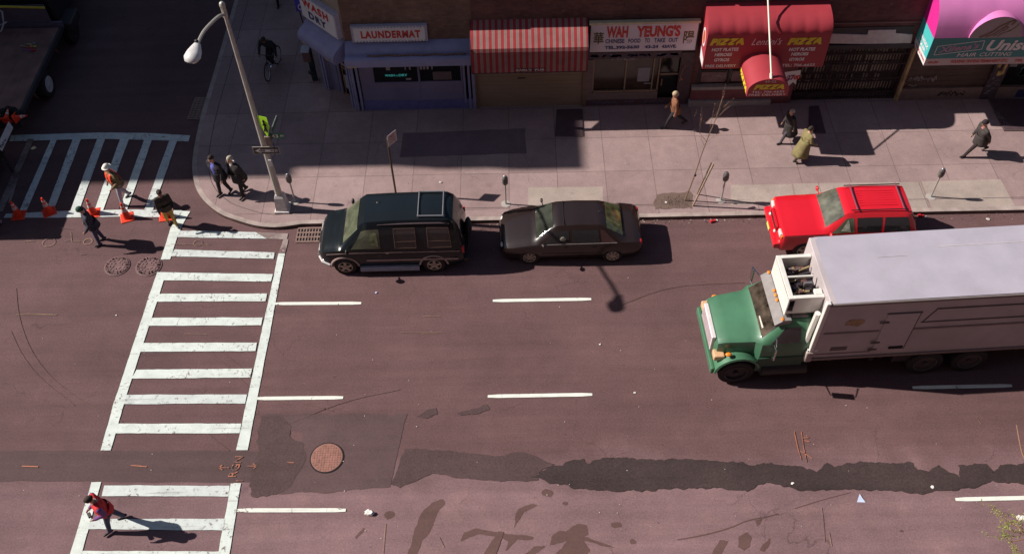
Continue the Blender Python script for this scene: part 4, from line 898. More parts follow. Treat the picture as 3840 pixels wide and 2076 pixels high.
# --- conversion van ------------------------------------------------
v0 = Vector((-6.22, 19.74, 0)); t = thing('parked_van', v0, 'dark green conversion van with raised roof and five spoke wheels', 'van', R(.3))
van = Shell([  # x, zb, zs, zt, wb, ws, wt, crown
 (-.04, .44, .60, .64, .40, .44, .34, .00), (.02, .38, .74, .78, .58, .60, .48, .02), (.08, .34, .84, .88, .70, .71, .58, .02), (.18, .30, .95, .98, .79, .80, .65, .03), (.36, .26, 1.01, 1.04, .845, .86, .71, .04), (.66, .24, 1.05, 1.10, .87, .89, .74, .05),
 (.74, .24, 1.08, 1.14, .87, .89, .74, .05), (.84, .24, 1.09, 1.24, .87, .89, .74, .04), (1.34, .24, 1.10, 1.80, .87, .89, .66, .04), (1.42, .24, 1.10, 1.88, .87, .89, .65, .05), (1.56, .24, 1.10, 1.98, .87, .89, .65, .07), (2.3, .24, 1.10, 2.02, .87, .89, .64, .08), (3.5, .24, 1.10, 2.04, .87, .89, .64, .08), (4.02, .24, 1.10, 2.02, .87, .89, .64, .07), (4.20, .26, 1.10, 1.93, .86, .88, .62, .05), (4.36, .30, 1.08, 1.60, .85, .86, .66, .03), (4.46, .36, 1.02, 1.12, .83, .84, .72, .02), (4.50, .42, .90, .96, .78, .80, .70, .0)])
M_VAN = paint('dark_green_paint', (.009, .0125, .016), rough=.25); M_VAN.node_tree.nodes['Principled BSDF'].inputs['Coat Weight'].default_value = .35; M_VAN.node_tree.nodes['Principled BSDF'].inputs['Specular IOR Level'].default_value = .25
o = van.body(xs_of(van.st)).build('body', M_VAN, t, world=False, weld=True); cut_wheels(o, (.80, 3.54), .40, .34, .88)
mb = MB(); vs = []
for j in range(7):
    for i in range(15):
        x = .85+.50*j/6; tt = -3.75+7.5*i/14; p = van.P(x, abs(tt), 1 if tt > 0 else -1); vs.append(p+Vector((-.010, 0, .008)))
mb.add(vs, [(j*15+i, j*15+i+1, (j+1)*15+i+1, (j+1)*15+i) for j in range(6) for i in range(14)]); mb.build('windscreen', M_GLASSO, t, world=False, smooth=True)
mb = MB(); van.patch(mb, ((1.62, 5.6), (1.92, 5.8), (1.90, 4.7), (1.74, 4.5)), -1, off=.010, nx=3, nt=3); mb.build('curtain', mat('lime_curtain', (.16, .17, .09), .8, var=.6, scale=9), t, world=False)
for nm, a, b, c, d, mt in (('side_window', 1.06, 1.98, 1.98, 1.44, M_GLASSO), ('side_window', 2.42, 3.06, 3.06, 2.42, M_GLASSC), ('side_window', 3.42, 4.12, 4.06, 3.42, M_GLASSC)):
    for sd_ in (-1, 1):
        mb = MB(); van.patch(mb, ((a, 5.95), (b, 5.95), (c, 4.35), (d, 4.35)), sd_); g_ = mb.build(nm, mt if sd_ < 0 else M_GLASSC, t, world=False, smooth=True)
        if nm == 'side_window' and a > 2:
            mb = MB()
            for (p1, p2) in (((a, 5.95), (b, 5.95)), ((b, 5.95), (c, 4.35)), ((c, 4.35), (d, 4.35)), ((d, 4.35), (a, 5.95)), ((a, 5.45), (b, 5.45))):
                mb.tube([van.P(p1[0]+(p2[0]-p1[0])*f, p1[1]+(p2[1]-p1[1])*f, sd_)+Vector((0, sd_*.012, .004)) for f in (0, .5, 1)], .007, 5)
            mb.build('frame', mat('bronze_trim', (.11, .065, .05), .35, var=.1), g_, world=False)
# roof ladder rack / luggage rails at the back
mb = MB()
for y in (-.50, .50): mb.tube([(3.15, y, 2.14), (3.95, y, 2.13)], .022, 6)
for x in (3.18, 3.92):
    mb.tube([(x, -.50, 2.145), (x, .50, 2.145)], .018, 6)
    for y in (-.5, .5): mb.tube([(x, y, 2.05), (x, y, 2.15)], .015, 5)
mb.build('roof_rack', mat('pewter_rail', (.30, .30, .33), .4, metal=.5), t, world=False, smooth=True)
each([lambda b, sd_=sd_: b.tube([van.P(x, 3.95, sd_)+Vector((0, 0, .012)) for x in (1.95, 2.6, 3.2, 3.8, 4.1)], [.008, .02, .022, .022, .008], 6) for sd_ in (-1, 1)], 'roof_moulding', mat('wine_moulding', (.10, .075, .085), .3, coat=.5), t, world=False, smooth=True)
mb = MB(); mb.ball((1.95, .15, 2.07), (.07, .05, .03)); mb.build('vent', M_TRIMB, t, world=False, smooth=True)
M_VTRIM = mat('pinkish_silver_trim', (.40, .29, .27), .4, metal=.2, var=.12)
for sd_ in (-1, 1):
    for x in (.80, 3.54):
        mb = MB(); mb.tube([(x+.43*math.cos(a), sd_*.895, .345+.43*math.sin(a)) for a in [PI*(.03+.94*k/14) for k in range(15)]], .034, 6); mb.build('wheel_arch', M_VTRIM, t, world=False, smooth=True)
    mb = MB(); mb.loft([[Vector((x, sd_*y, z)) for y, z in ((.84, .34), (.93, .34), (1.0, .24), (.98, .19), (.84, .19))] for x in (1.26, 1.38, 2.95, 3.08)]); mb.build('running_board', mat('silver_board', (.36, .34, .40), .4, metal=.3), t, world=False)
    mb = MB(); mb.loft([[Vector((x, sd_*y, z)) for y, z in ((.905, .66), (.915, .65), (.915, .60), (.905, .59))] for x in (1.5, 4.3)]); mb.build('side_stripe', M_VTRIM, t, world=False)
    mb = MB(); mb.loft([[Vector((x, sd_*y, z)) for y, z in ((.898, zc+.012), (.906, zc+.01), (.906, zc-.012), (.898, zc-.014))] for x, zc in ((.3, .93), (1.1, .97), (4.35, .97))]); mb.build('pinstripe', M_VTRIM, t, world=False)
    mb = MB(); mb.tube([(1.02, sd_*.90, 1.12), (1.0, sd_*1.0, 1.17)], .02, 6); mb.ball((.98, sd_*1.06, 1.2), (.05, .09, .11)); mb.build('mirror', M_TRIMB, t, world=False, smooth=True)
    mb = MB(); mb.box(-.0, sd_*.40-.16, .62, .09, sd_*.40+.16, .78); mb.build('headlight', M_LIGHTC, t, world=False, bevel=.02)
    mb = MB(); mb.box(4.42, sd_*.80-.05, .82, 4.50, sd_*.80+.05, 1.08); mb.build('tail_light', M_TAIL, t, world=False, bevel=.01)
    for x in (.80, 3.54): wheel(t, x, sd_*.80, .345, .22, 'star', sd_)
    mb = MB(); mb.box(2.12, sd_*.9, .93, 2.2, sd_*.915, .955); mb.build('handle', M_CHROME, t, world=False)
mb = MB(); mb.loft([[Vector((x, y, z)) for x, z in ((-.06, .50), (-.10, .46), (-.10, .38), (-.04, .34), (.1, .34), (.1, .5))] for y in (-.5, -.3, 0, .3, .5)]); mb.tube([(-.02, -.5, .42), (.10, -.74, .42), (.36, -.88, .42)], .07, 8); mb.tube([(-.02, .5, .42), (.10, .74, .42), (.36, .88, .42)], .07, 8); mb.build('front_bumper', mat('chrome_bumper', (.5, .46, .46), .25, metal=.9), t, world=False, bevel=.015)
mb = MB(); mb.box(4.46, -.82, .40, 4.60, .82, .54); mb.build('rear_bumper', M_TRIMB, t, world=False, bevel=.02)
mb = MB(); mb.box(-.02, -.3, .60, .05, .3, .76); mb.build('grille', M_TRIMB, t, world=False)
mb = MB(); mb.ball((4.60, .1, .95), (.12, .32, .32)); mb.build('spare_wheel', M_TYRE, t, world=False, smooth=True)

# --- dark sedan ----------------------------------------------------
v0 = Vector((-.66, 19.95, 0)); t = thing('parked_car', v0, 'dark plum brown sedan parked behind the van, sunlight glinting off its windscreen corner', 'car', R(.2))
sed = Shell([(0.00, .36, .52, .55, .50, .54, .40, .0), (.05, .24, .60, .64, .66, .68, .55, .02), (.16, .20, .66, .70, .76, .78, .64, .03), (.45, .18, .74, .78, .80, .83, .66, .035), (.85, .18, .82, .87, .82, .84, .68, .04), (1.06, .18, .85, .91, .82, .845, .68, .04), (1.16, .18, .86, .98, .82, .845, .66, .035), (1.64, .18, .87, 1.30, .82, .845, .58, .03), (1.78, .18, .88, 1.36, .82, .845, .57, .045), (2.35, .18, .885, 1.39, .82, .845, .57, .05), (3.10, .18, .89, 1.37, .82, .845, .57, .045), (3.28, .18, .89, 1.30, .82, .845, .58, .04), (3.76, .18, .90, 1.02, .82, .84, .64, .04), (3.84, .19, .90, .95, .82, .84, .66, .04), (4.20, .22, .87, .91, .80, .81, .64, .04), (4.34, .26, .80, .84, .76, .77, .60, .02), (4.42, .34, .62, .66, .70, .72, .55, .0)])
M_SED = paint('plum_brown_paint', (.020, .011, .010), rough=.32); M_SED.node_tree.nodes['Principled BSDF'].inputs['Coat Weight'].default_value = .6
o = sed.body(xs_of(sed.st, .1)).build('body', M_SED, t, world=False, weld=True); cut_wheels(o, (.92, 3.50), .34, .30, .84)
def cross_glass(sh, t_, x0, x1, ta, tb, mt, nm, dx):
    mb = MB(); vs = []
    for j in range(8):
        f = j/7
        for i in range(15):
            x = x0+(x1-x0)*f; lim = ta+(tb-ta)*f; tt = -lim+2*lim*i/14; p = sh.P(x, abs(tt), 1 if tt > 0 else -1); vs.append(p+Vector((dx, 0, .008)))
    mb.add(vs, [(j*15+i, j*15+i+1, (j+1)*15+i+1, (j+1)*15+i) for j in range(7) for i in range(14)]); return mb.build(nm, mt, t_, world=False, smooth=True)
cross_glass(sed, t, 1.14, 1.66, 3.75, 3.6, mat('green_gray_painted_reflection', (.045, .050, .040), .06, var=.5, scale=2, spec=.8), 'windscreen', -.006)  # greenish tone of the reflecting dash is put into the glass colour
cross_glass(sed, t, 3.27, 3.77, 3.6, 3.75, mat('olive_rear_screen', (.11, .12, .055), .08, var=.6, scale=4, spec=.8), 'rear_window', .006)
for sd_ in (-1, 1):
    for a, b, c, d, mt in ((1.28, 2.14, 2.14, 1.70, M_GLASSC), (2.22, 3.08, 3.02, 2.22, M_GLASSC), (3.14, 3.60, 3.22, 3.08, mat('brown_quarter_glass', (.06, .03, .03), .1))):
        mb = MB(); sed.patch(mb, ((a, 5.95), (b, 5.95), (c, 4.3), (d, 4.3)), sd_); mb.build('side_window', mt, t, world=False, smooth=True)
    mb = MB(); mb.tube([sed.P(x, 6.0, sd_)+Vector((0, sd_*.006, .0)) for x in (1.28, 2.0, 2.6, 3.6)], .009, 5); mb.build('window_trim', mat('gray_trim', (.25, .22, .22), .3), t, world=False)
    mb = MB(); mb.tube([(1.38, sd_*.82, .92), (1.36, sd_*.90, .95)], .018, 6); mb.ball((1.35, sd_*.96, .97), (.045, .085, .06)); mb.build('mirror', M_SED, t, world=False, smooth=True)
    mb = MB(); mb.ball((.10, sd_*.52, .60), (.07, .17, .07)); mb.build('headlight', M_LIGHTC, t, world=False, smooth=True)
    mb = MB(); mb.ball((.17, sd_*.71, .58), (.07, .06, .055)); mb.build('indicator', M_AMBER, t, world=False, smooth=True)
    mb = MB(); mb.ball((4.33, sd_*.66, .76), (.07, .12, .08)); mb.build('tail_light', M_TAIL, t, world=False, smooth=True)
    for x in (.92, 3.50): wheel(t, x, sd_*.75, .305, .2, 'multi', sd_)
    for x in (1.98, 2.85): mb = MB(); mb.box(x, sd_*.845, .74, x+.14, sd_*.87, .77); mb.build('handle', M_SED, t, world=False, bevel=.008)
    mb = MB(); mb.loft([[Vector((x, sd_*y, z)) for y, z in ((.85, .50), (.862, .49), (.862, .45), (.85, .44))] for x in (1.3, 3.1)]); mb.build('side_moulding', M_SED, t, world=False)
mb = MB(); mb.box(.0, -.30, .48, .06, .30, .58); mb.build('grille', M_TRIMB, t, world=False)
mb = MB(); mb.tube([(3.05, .0, 1.40), (3.13, 0, 1.47)], [.02, .006], 6); mb.build('antenna', M_TRIMB, t, world=False)
each([lambda b, x=x: b.box(x, -.5, 1.405, x+.006, .5, 1.435) for x in (1.98,)], 'roof_seam', M_TRIMB, t, world=False)
for i, (y, z) in enumerate(((-.42, .98),)):
    mb = MB(); mb.ball((1.95, -.775, 1.03), (.10, .02, .12)); mb.build('seat', mat('pale_seat', (.32, .32, .26), .6, var=.5, scale=8), t, world=False, smooth=True)

# --- red SUV -------------------------------------------------------
v0 = Vector((7.90, 20.02, 0)); t = thing('parked_car', v0, 'bright red four wheel drive car with roof rails, half hidden behind the box truck', 'car', R(.3))
suv = Shell([(0.0, .44, .66, .70, .62, .66, .55, .0), (.05, .34, .84, .90, .78, .78, .66, .02), (.14, .30, .98, 1.03, .84, .84, .70, .02), (.5, .30, 1.01, 1.07, .85, .855, .71, .03), (1.20, .30, 1.04, 1.12, .85, .86, .72, .03), (1.34, .30, 1.05, 1.17, .85, .86, .70, .03), (1.85, .30, 1.06, 1.58, .85, .86, .62, .03), (1.97, .30, 1.07, 1.64, .85, .86, .61, .04), (2.6, .30, 1.07, 1.67, .85, .86, .61, .05), (3.7, .30, 1.07, 1.66, .85, .86, .61, .05), (3.88, .30, 1.07, 1.62, .85, .86, .61, .04), (4.06, .32, 1.05, 1.30, .84, .85, .64, .02), (4.16, .36, .95, 1.02, .82, .83, .68, .0), (4.20, .42, .80, .86, .80, .80, .66, .0)])
M_RED2 = paint('bright_red_paint', (.62, .010, .022), rough=.3)
o = suv.body(xs_of(suv.st, .1)).build('body', M_RED2, t, world=False, weld=True); cut_wheels(o, (.86, 3.40), .40, .30, .86)
cross_glass(suv, t, 1.36, 1.86, 3.7, 3.55, mat('pale_windscreen', (.09, .09, .07), .06, var=.8, scale=2.5, spec=.8), 'windscreen', -.006)
cross_glass(suv, t, 3.92, 4.07, 3.5, 3.6, M_GLASSC, 'rear_window', .008)
for sd_ in (-1, 1):
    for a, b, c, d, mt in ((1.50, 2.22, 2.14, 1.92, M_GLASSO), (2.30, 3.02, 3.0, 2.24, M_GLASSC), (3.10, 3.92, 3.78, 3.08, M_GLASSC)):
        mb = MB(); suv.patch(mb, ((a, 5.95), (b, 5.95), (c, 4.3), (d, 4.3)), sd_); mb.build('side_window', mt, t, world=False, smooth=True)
    if sd_ < 0: mb = MB(); suv.patch(mb, ((1.80, 5.7), (2.1, 5.9), (2.0, 4.6), (1.98, 4.5)), -1, off=.010, nx=3, nt=3); mb.build('seat', mat('pale_seat', (.32, .32, .26), .6, var=.5, scale=8), t, world=False, smooth=True)
    mb = MB(); mb.tube([(2.05, sd_*.52, 1.74), (3.75, sd_*.52, 1.755)], .018, 6); mb.build('roof_rail', M_TRIMB, t, world=False, smooth=True)
    mb = MB(); mb.tube([(1.5, sd_*.84, 1.10), (1.48, sd_*.93, 1.13)], .02, 6); mb.ball((1.47, sd_*.99, 1.16), (.05, .09, .08)); mb.build('mirror', M_RED2, t, world=False, smooth=True)
    mb = MB(); mb.box(.02, sd_*.60-.13, .80, .16, sd_*.60+.13, .96); mb.build('headlight', M_LIGHTC, t, world=False, bevel=.03)
    mb = MB(); mb.box(.05, sd_*.77-.04, .80, .2, sd_*.77+.03, .94); mb.build('indicator', M_AMBER, t, world=False, bevel=.015)
    mb = MB(); mb.ball((-.03, sd_*.36, .72), (.05, .06, .06)); mb.build('fog_light', M_LIGHTC, t, world=False, smooth=True)
    mb = MB(); mb.box(4.08, sd_*.76-.06, .82, 4.19, sd_*.76+.06, 1.02); mb.build('tail_light', M_TAIL, t, world=False, bevel=.01)
    for x in (.86, 3.40): wheel(t, x, sd_*.78, .345, .22, 'star', sd_)
for x in (2.22, 3.62):
    mb = MB(); mb.tube([(x, -.54, 1.77), (x, .54, 1.77)], .022, 6); mb.build('cross_bar', mat('plum_bar', (.16, .05, .08), .5), t, world=False, smooth=True)
mb = MB()
for i in range(7): y = -.3+.1*i; mb.box(2.35, y-.006, 1.714, 3.5, y+.006, 1.721)
mb.build('roof_strip', M_RED2, t, world=False)
mb = MB(); mb.box(-.04, -.40, .78, .04, .40, .96); gr = mb.build('grille', M_RED2, t, world=False, bevel=.01)
mb = MB()
for k in range(7): y = -.33+k*.11; mb.box(-.05, y-.03, .80, -.035, y+.03, .94)
mb.build('slot', M_TRIMB, gr, world=False)
mb = MB(); mb.loft([[Vector((x, y, z)) for x, z in ((-.10, .60), (-.13, .52), (-.10, .40), (.1, .38), (.1, .62))] for y in (-.80, -.4, 0, .4, .80)]); mb.build('front_bumper', M_RED2, t, world=False, bevel=.02)
mb = MB(); mb.box(-.15, -.16, .50, -.125, .16, .60); mb.build('number_plate', mat('yellow_plate', (.60, .62, .15), .5), t, world=False)
mb = MB(); mb.box(4.18, -.8, .44, 4.32, .8, .60); mb.build('rear_bumper', M_TRIMB, t, world=False, bevel=.02)

# --- box truck -----------------------------------------------------
v0 = Vector((5.2, 15.66, 0)); t = thing('box_truck', v0, 'refrigerated white box truck with green cab driving along the avenue', 'truck', R(2.7))
M_GRN = mat('green_truck_paint', (.060, .168, .096), .45, var=.14, scale=1.5, coat=.4)
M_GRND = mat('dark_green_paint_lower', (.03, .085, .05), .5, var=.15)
M_BOXW = mat('white_box_side', (.47, .41, .42), .5, var=.12, scale=1.3); M_BOXT = mat('lilac_white_roof', (.40, .37, .44), .6, var=.07, scale=1.5, bump=.15)
M_RIB = mat('box_trim', (.22, .17, .16), .5)
# hood: sloping nose between flared wings
cab = Shell([(.02, .95, 1.30, 1.36, .62, .64, .58, .0), (.08, .85, 1.50, 1.56, .76, .78, .68, .02), (.25, .82, 1.58, 1.64, .78, .82, .72, .03), (1.05, .80, 1.66, 1.74, .86, .90, .78, .04), (1.20, .60, 1.70, 1.80, 1.02, 1.04, .88, .04), (1.62, .55, 1.72, 2.30, 1.04, 1.06, .84, .04), (1.74, .55, 1.72, 2.40, 1.04, 1.06, .84, .05), (2.42, .55, 1.72, 2.42, 1.04, 1.06, .86, .05), (2.50, .58, 1.72, 2.34, 1.03, 1.05, .84, .04)])
o = cab.body(xs_of(cab.st, .12)).build('cab', M_GRN, t, world=False, weld=True, smooth=True)
cross_glass(cab, t, 1.20, 1.62, 3.8, 3.65, mat('busy_windscreen', (.06, .045, .035), .08, var=.9, scale=3, spec=.8), 'windscreen', -.006)
mb = MB(); mb.box(1.24, -.62, 1.86, 1.30, -.22, 1.93); mb.build('dash_paper', mat('white_enamel', (.80, .76, .66), .4, var=.03), t, world=False)
for sd_ in (-1, 1):
    mb = MB(); cab.patch(mb, ((1.42, 5.95), (2.2, 5.95), (2.16, 4.4), (1.76, 4.4)), sd_); mb.build('side_window', M_GLASSC, t, world=False, smooth=True)
    # wing (fender)
    mb = MB(); rings = []
    for a in [PI*(0.0+.92*k/10) for k in range(11)]:
        cx, cz = .66, .60; ro = .64; ri = .58; c_, s__ = -math.cos(a), math.sin(a)
        rings.append([Vector((cx+ro*c_, sd_*y, cz+ro*s__*.98)) for y in (.70, 1.13)]+[Vector((cx+ri*c_, sd_*y, cz+ri*s__*.98)) for y in (1.15, .70)])
    mb.loft(rings); mb.build('wing', M_GRN, t, world=False, smooth=True, weld=True)
    mb = MB(); mb.box(-.02, sd_*.84-.14, .98, .28, sd_*.84+.14, 1.18); mb.build('headlight', mat('peach_lamp', (.62, .38, .22), .4), t, world=False, bevel=.03)
    mb = MB(); mb.ball((.35, sd_*1.0, 1.30), (.09, .07, .05)); mb.build('marker_lamp', M_AMBER, t, world=False, smooth=True)
    mb = MB(); mb.tube([(1.5, sd_*1.06, 2.1), (1.42, sd_*1.35, 2.05), (1.42, sd_*1.35, 1.5), (1.5, sd_*1.06, 1.4)], .016, 6); mb.box(1.40, sd_*1.36-.09, 1.55, 1.44, sd_*1.36+.09, 2.0); mb.build('mirror', M_CHROME, t, world=False)
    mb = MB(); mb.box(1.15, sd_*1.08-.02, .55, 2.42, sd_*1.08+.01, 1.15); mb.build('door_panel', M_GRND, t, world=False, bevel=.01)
    mb = MB(); mb.box(1.7, sd_*1.02-.14, .42, 2.45, sd_*1.02+.14, .56); mb.build('step', mat('gray_step', (.34, .30, .27), .5), t, world=False)
    mb = MB(); mb.tube([(1.35, sd_*.95, .55), (2.6, sd_*.95, .55)], .26, 14); mb.build('fuel_tank', M_TRIMB, t, world=False, smooth=True)
    wheel(t, .66, sd_*.98, .50, .27, 'truck', sd_, M_DARK)
    for x in (5.95, 7.20):
        for dy in (0, .31): wheel(t, x, sd_*(1.03-dy), .50, .26, 'truck', sd_, mat('dusty_wheel', (.075, .060, .058), .7))
mb = MB(); mb.box(-.06, -.60, .98, .06, .60, 1.56); gr = mb.build('grille', mat('white_grille', (.66, .60, .62), .4), t, world=False, bevel=.02)
mb = MB()
for k in range(5): mb.box(-.07, -.55, 1.04+.1*k, -.055, .55, 1.08+.1*k)
mb.build('slot', mat('pink_gray_slot', (.3, .22, .24), .5), gr, world=False)
mb = MB(); mb.box(-.07, -1.08, .52, .04, 1.08, .76); mb.build('front_bumper', M_GRN, t, world=False, bevel=.03)
mb = MB(); mb.loft([[Vector((x, y, z)) for x, z in ((1.50, 2.28), (1.44, 2.33), (1.66, 2.52), (1.86, 2.52), (1.86, 2.40))] for y in (-.86, -.4, 0, .4, .86)]); mb.build('sun_visor', mat('smoked_visor', (.22, .20, .20), .4), t, world=False)
for i, y in enumerate((-.8, -.16, 0, .16, .8)):
    mb = MB(); mb.ball((1.63, y, 2.52), (.05, .06, .03)); mb.build('marker_lamp', M_AMBER, t, world=False, smooth=True)
mb = MB(); mb.box(1.9, -.74, 2.45, 2.35, .74, 2.50); mb.build('roof_fairing', mat('mauve_roof_panel', (.20, .16, .16), .6), t, world=False, bevel=.02)
# box body
bx0, bx1, bw, zb_, zt_ = 2.60, 11.8, 1.14, 1.08, 3.52
mb = MB(); mb.box(bx0, -bw, zb_, bx1, bw, zt_-.02); bd = mb.build('cargo_box', M_BOXW, t, world=False, bevel=.03)
mb = MB(); mb.loft([[Vector((bx0+.10*(1-math.cos(a))*0-.0, 0, 0))+Vector((x, y, zt_)) for x, y in ((bx0+.02, -bw+.02), (bx0, 0), (bx0+.02, bw-.12), (bx0+.14, bw), (bx1, bw), (bx1, -bw+.02))] for a in (0,)]+[[Vector((x, y, zt_-.021)) for x, y in ((bx0+.02, -bw+.02), (bx0, 0), (bx0+.02, bw-.12), (bx0+.14, bw), (bx1, bw), (bx1, -bw+.02))]]); mb.build('box_roof', M_BOXT, bd, world=False)
each([bx(5.9, .55, zt_+.004, 8.6, .57, zt_+.008), bx(4.2, .30, zt_+.004, 5.0, .31, zt_+.007)], 'roof_seam', mat('pale_seam', (.55, .48, .50), .6), bd, world=False)
mb = MB(); mb.box(bx0-.03, -bw-.03, zt_-.10, bx1, -bw-.004, zt_-.03); mb.build('top_rail', mat('dark_top_rail', (.16, .13, .12), .5), bd, world=False)
each([bx(bx0, -bw-.035, zb_-.06, bx1, -bw+.1, zb_+.03)], 'bottom_rail', M_RIB, bd, world=False)
each([bx(bx0+.1, -bw-.02, 2.20, 4.18, -bw-.004, 2.25), bx(5.1, -bw-.02, 2.20, bx1, -bw-.004, 2.26), bx(bx0+.1, -bw-.014, zb_+.18, 4.2, -bw-.004, zb_+.21)], 'side_rail', M_RIB, bd, world=False)
dx0, dx1, dz0, dz1 = 4.22, 5.06, 1.32, 2.95
mb = MB(); mb.box(dx0, -bw-.028, dz0, dx1, -bw-.003, dz1); sd2 = mb.build('side_door', mat('door_white', (.49, .43, .44), .5, var=.05), bd, world=False, bevel=.01)
each([bx(dx0-.03, -bw-.024, dz1, dx1+.05, -bw-.003, dz1+.03), bx(dx1, -bw-.02, dz0, dx1+.03, -bw-.003, dz1)], 'seal', mat('dark_seal', (.10, .08, .08), .7), sd2, world=False)
each([bx(dx0-.14, -bw-.05, z, dx0+.1, -bw-.03, z+.05) for z in (2.6, 1.7, 1.38)], 'hinge', mat('dark_seal', (.10, .08, .08), .7), sd2, world=False)
mb = MB(); mb.box(dx0+.42, -bw-.05, 1.40, dx0+.80, -bw-.028, 1.50); mb.build('handle', M_BLACK, sd2, world=False)
each([bx(5.45, -bw-.018, 3.05, bx1, -bw-.004, 3.09), bx(5.2, -bw-.018, 2.50, bx1, -bw-.004, 2.53)], 'panel_seam', mat('dark_seal', (.10, .08, .08), .7), bd, world=False)
mb = MB(); mb.prism([(5.45, -bw-.004, 3.06), (5.48, -bw-.004, 3.06), (5.25, -bw-.004, 2.51), (5.22, -bw-.004, 2.51)], (0, -.012, 0)); mb.build('panel_seam', mat('dark_seal', (.10, .08, .08), .7), bd, world=False)
mb = MB(); mb.sheet(ruffle([Vector((3.40+.26*math.cos(a), 0, 0))+Vector((0, .17*math.sin(a), 0)) for a in [2*PI*k/12 for k in range(12)]], .05, .08, 3)); mb.v = [Vector((p.x, -bw-.006, 2.62+p.y)) for p in mb.v]; mb.build('rust_stain', mat('ochre_rust', (.36, .24, .14), .8, var=.3, scale=9), bd, world=False)
mb = MB()
for k in range(5): mb.box(3.05, -bw-.012, 1.42+k*.035, 3.5, -bw-.003, 1.435+k*.035)
mb.build('vent', M_RIB, bd, world=False)
# white front corner frame and struts
M_FRW = mat('white_frame', (.70, .68, .64), .4, var=.05)
each([bx(bx0-.12, -bw-.03, zb_-.05, bx0+.0, -bw+.10, zt_+.02)], 'corner_post', M_FRW, bd, world=False, bevel=.02)
mb = MB(); mb.box(bx0-.18, -bw-.06, zb_-.08, bx0+.02, -bw+.16, zb_+.35); mb.build('corner_foot', mat('worn_corner', (.42, .34, .32), .6, var=.2), bd, world=False, bevel=.03)
mb = MB(); mb.tube([(bx0-.16, -.95, 2.9), (bx0-.22, -.98, 1.5)], .08, 8); mb.build('strut', M_FRW, bd, world=False, smooth=True)
mb = MB(); mb.box(2.44, -1.15, 1.40, 2.72, -.95, 1.50); mb.build('bracket', M_FRW, bd, world=False)
# refrigeration unit over the cab
ru = MB(); rx0, rx1, ry0, ry1, rz0, rz1 = 1.66, 2.59, -.74, .74, 2.58, 3.30
ru.box(rx0+.05, ry0+.05, rz0, rx1, ry1-.05, rz0+.12); ru.box(rx0, ry0, rz0, rx0+.05, ry1, rz1); rf = ru.build('refrigeration_unit', M_FRW, t, world=False, bevel=.02)
each([bx(rx0, ry0, rz1-.09, rx0+.13, ry1, rz1+.002), bx(rx0+.13, ry0, rz1-.09, rx1, ry0+.11, rz1+.004), bx(rx0+.13, ry1-.11, rz1-.09, rx1, ry1, rz1+.004), bx(rx0+.2, ry0+.02, rz0+.1, rx1, ry0+.06, rz1-.09), bx(rx0+.2, ry1-.06, rz0+.1, rx1, ry1-.02, rz1-.09), bx(rx0+.13, -.02, rz1-.08, rx1-.1, .03, rz1-.01), bx(rx1-.22, ry0+.12, rz1-.1, rx1-.02, ry0+.3, rz1-.005)], 'frame', M_FRW, rf, world=False, bevel=.012)
mb = MB(); rr = random.Random(3)
mb.box(rx0+.06, ry0+.08, rz0+.12, rx1, ry1-.08, rz0+.3)
mb.build('tray', M_DARK, rf, world=False)
for i in range(40):
    y = ry0+.14+rr.random()*1.15; x = rx0+.10+rr.random()*.5; mb = MB()
    if i % 3: mb.box(x, y, rz0+.3, x+rr.uniform(.06, .22), y+rr.uniform(.03, .10), rz0+.3+rr.uniform(.1, .36))
    else: mb.tube([(x, y, rz0+.45), (x+.3, y+rr.uniform(-.1, .1), rz0+.5)], rr.uniform(.015, .045), 7)
    mb.build('machinery', [mat('machine_tan', (.30, .22, .12), .5), mat('machine_gray', (.26, .24, .26), .4, metal=.5), M_DARK, mat('machine_brown', (.12, .06, .05), .5)][i % 4], rf, world=False)
mb = MB(); mb.box(.4, -.42, .50, 11.5, -.30, .85); mb.box(.4, .30, .50, 11.5, .42, .85)
for x in (.66, 2.6, 4.5, 5.95, 7.20, 9.5): mb.box(x-.07, -.9, .45, x+.07, .9, .6)
for x in (3.2, 4.6, 6.0, 7.2, 8.4, 9.8): mb.box(x-.05, -1.1, .86, x+.05, 1.1, 1.05)
mb.build('chassis', M_DARK, t, world=False)
mb = MB(); mb.box(5.0, -1.05, .55, 5.6, -.7, .95); mb.build('tool_box', M_DARK, t, world=False)
mb = MB(); mb.box(1.36, -1.09, .68, 1.52, -1.065, .86); mb.build('placard', mat('brown_placard', (.30, .12, .10), .6), t, world=False)
#@@NEXT3
# --- flatbed truck in the side street --------------------------------
t = thing('flatbed_truck', (-18.5, 28.2, 0), 'dark flatbed truck with a bare wooden deck standing in the shaded side street', 'truck')
M_DECK = mat('worn_deck_wood', (.19, .105, .090), .85, var=.3, scale=1.6)
mb = MB()
for i in range(10): x = -19.75+i*.243; mb.box(x, 25.3, 1.10, x+.238, 30.25, 1.17+.003*(i % 2))
mb.build('deck', M_DECK, t)
each([bx(-17.33, 25.25, 1.0, -17.22, 30.3, 1.185), bx(-19.86, 25.25, 1.0, -19.75, 30.3, 1.185)], 'side_rail', mat('blue_black_rail', (.035, .035, .045), .5), t)
mb = MB(); mb.box(-19.8, 25.1, .75, -17.25, 25.25, 1.12); mb.build('rear_beam', M_DARK, t)
mb = MB(); mb.box(-19.8, 30.3, 1.1, -17.2, 30.42, 1.35); mb.box(-19.8, 30.36, 1.35, -17.6, 30.40, 2.1); mb.build('headboard', mat('headboard_steel', (.10, .085, .12), .5), t)
a = Wp(2, 22, 30.3); b = Wp(168, 30, 30.3)
mb = MB(); mb.tube([a-X*.8, b], .045, 6); mb.build('yellow_rail', mat('yellow_rail', (.50, .42, .04), .5), t)
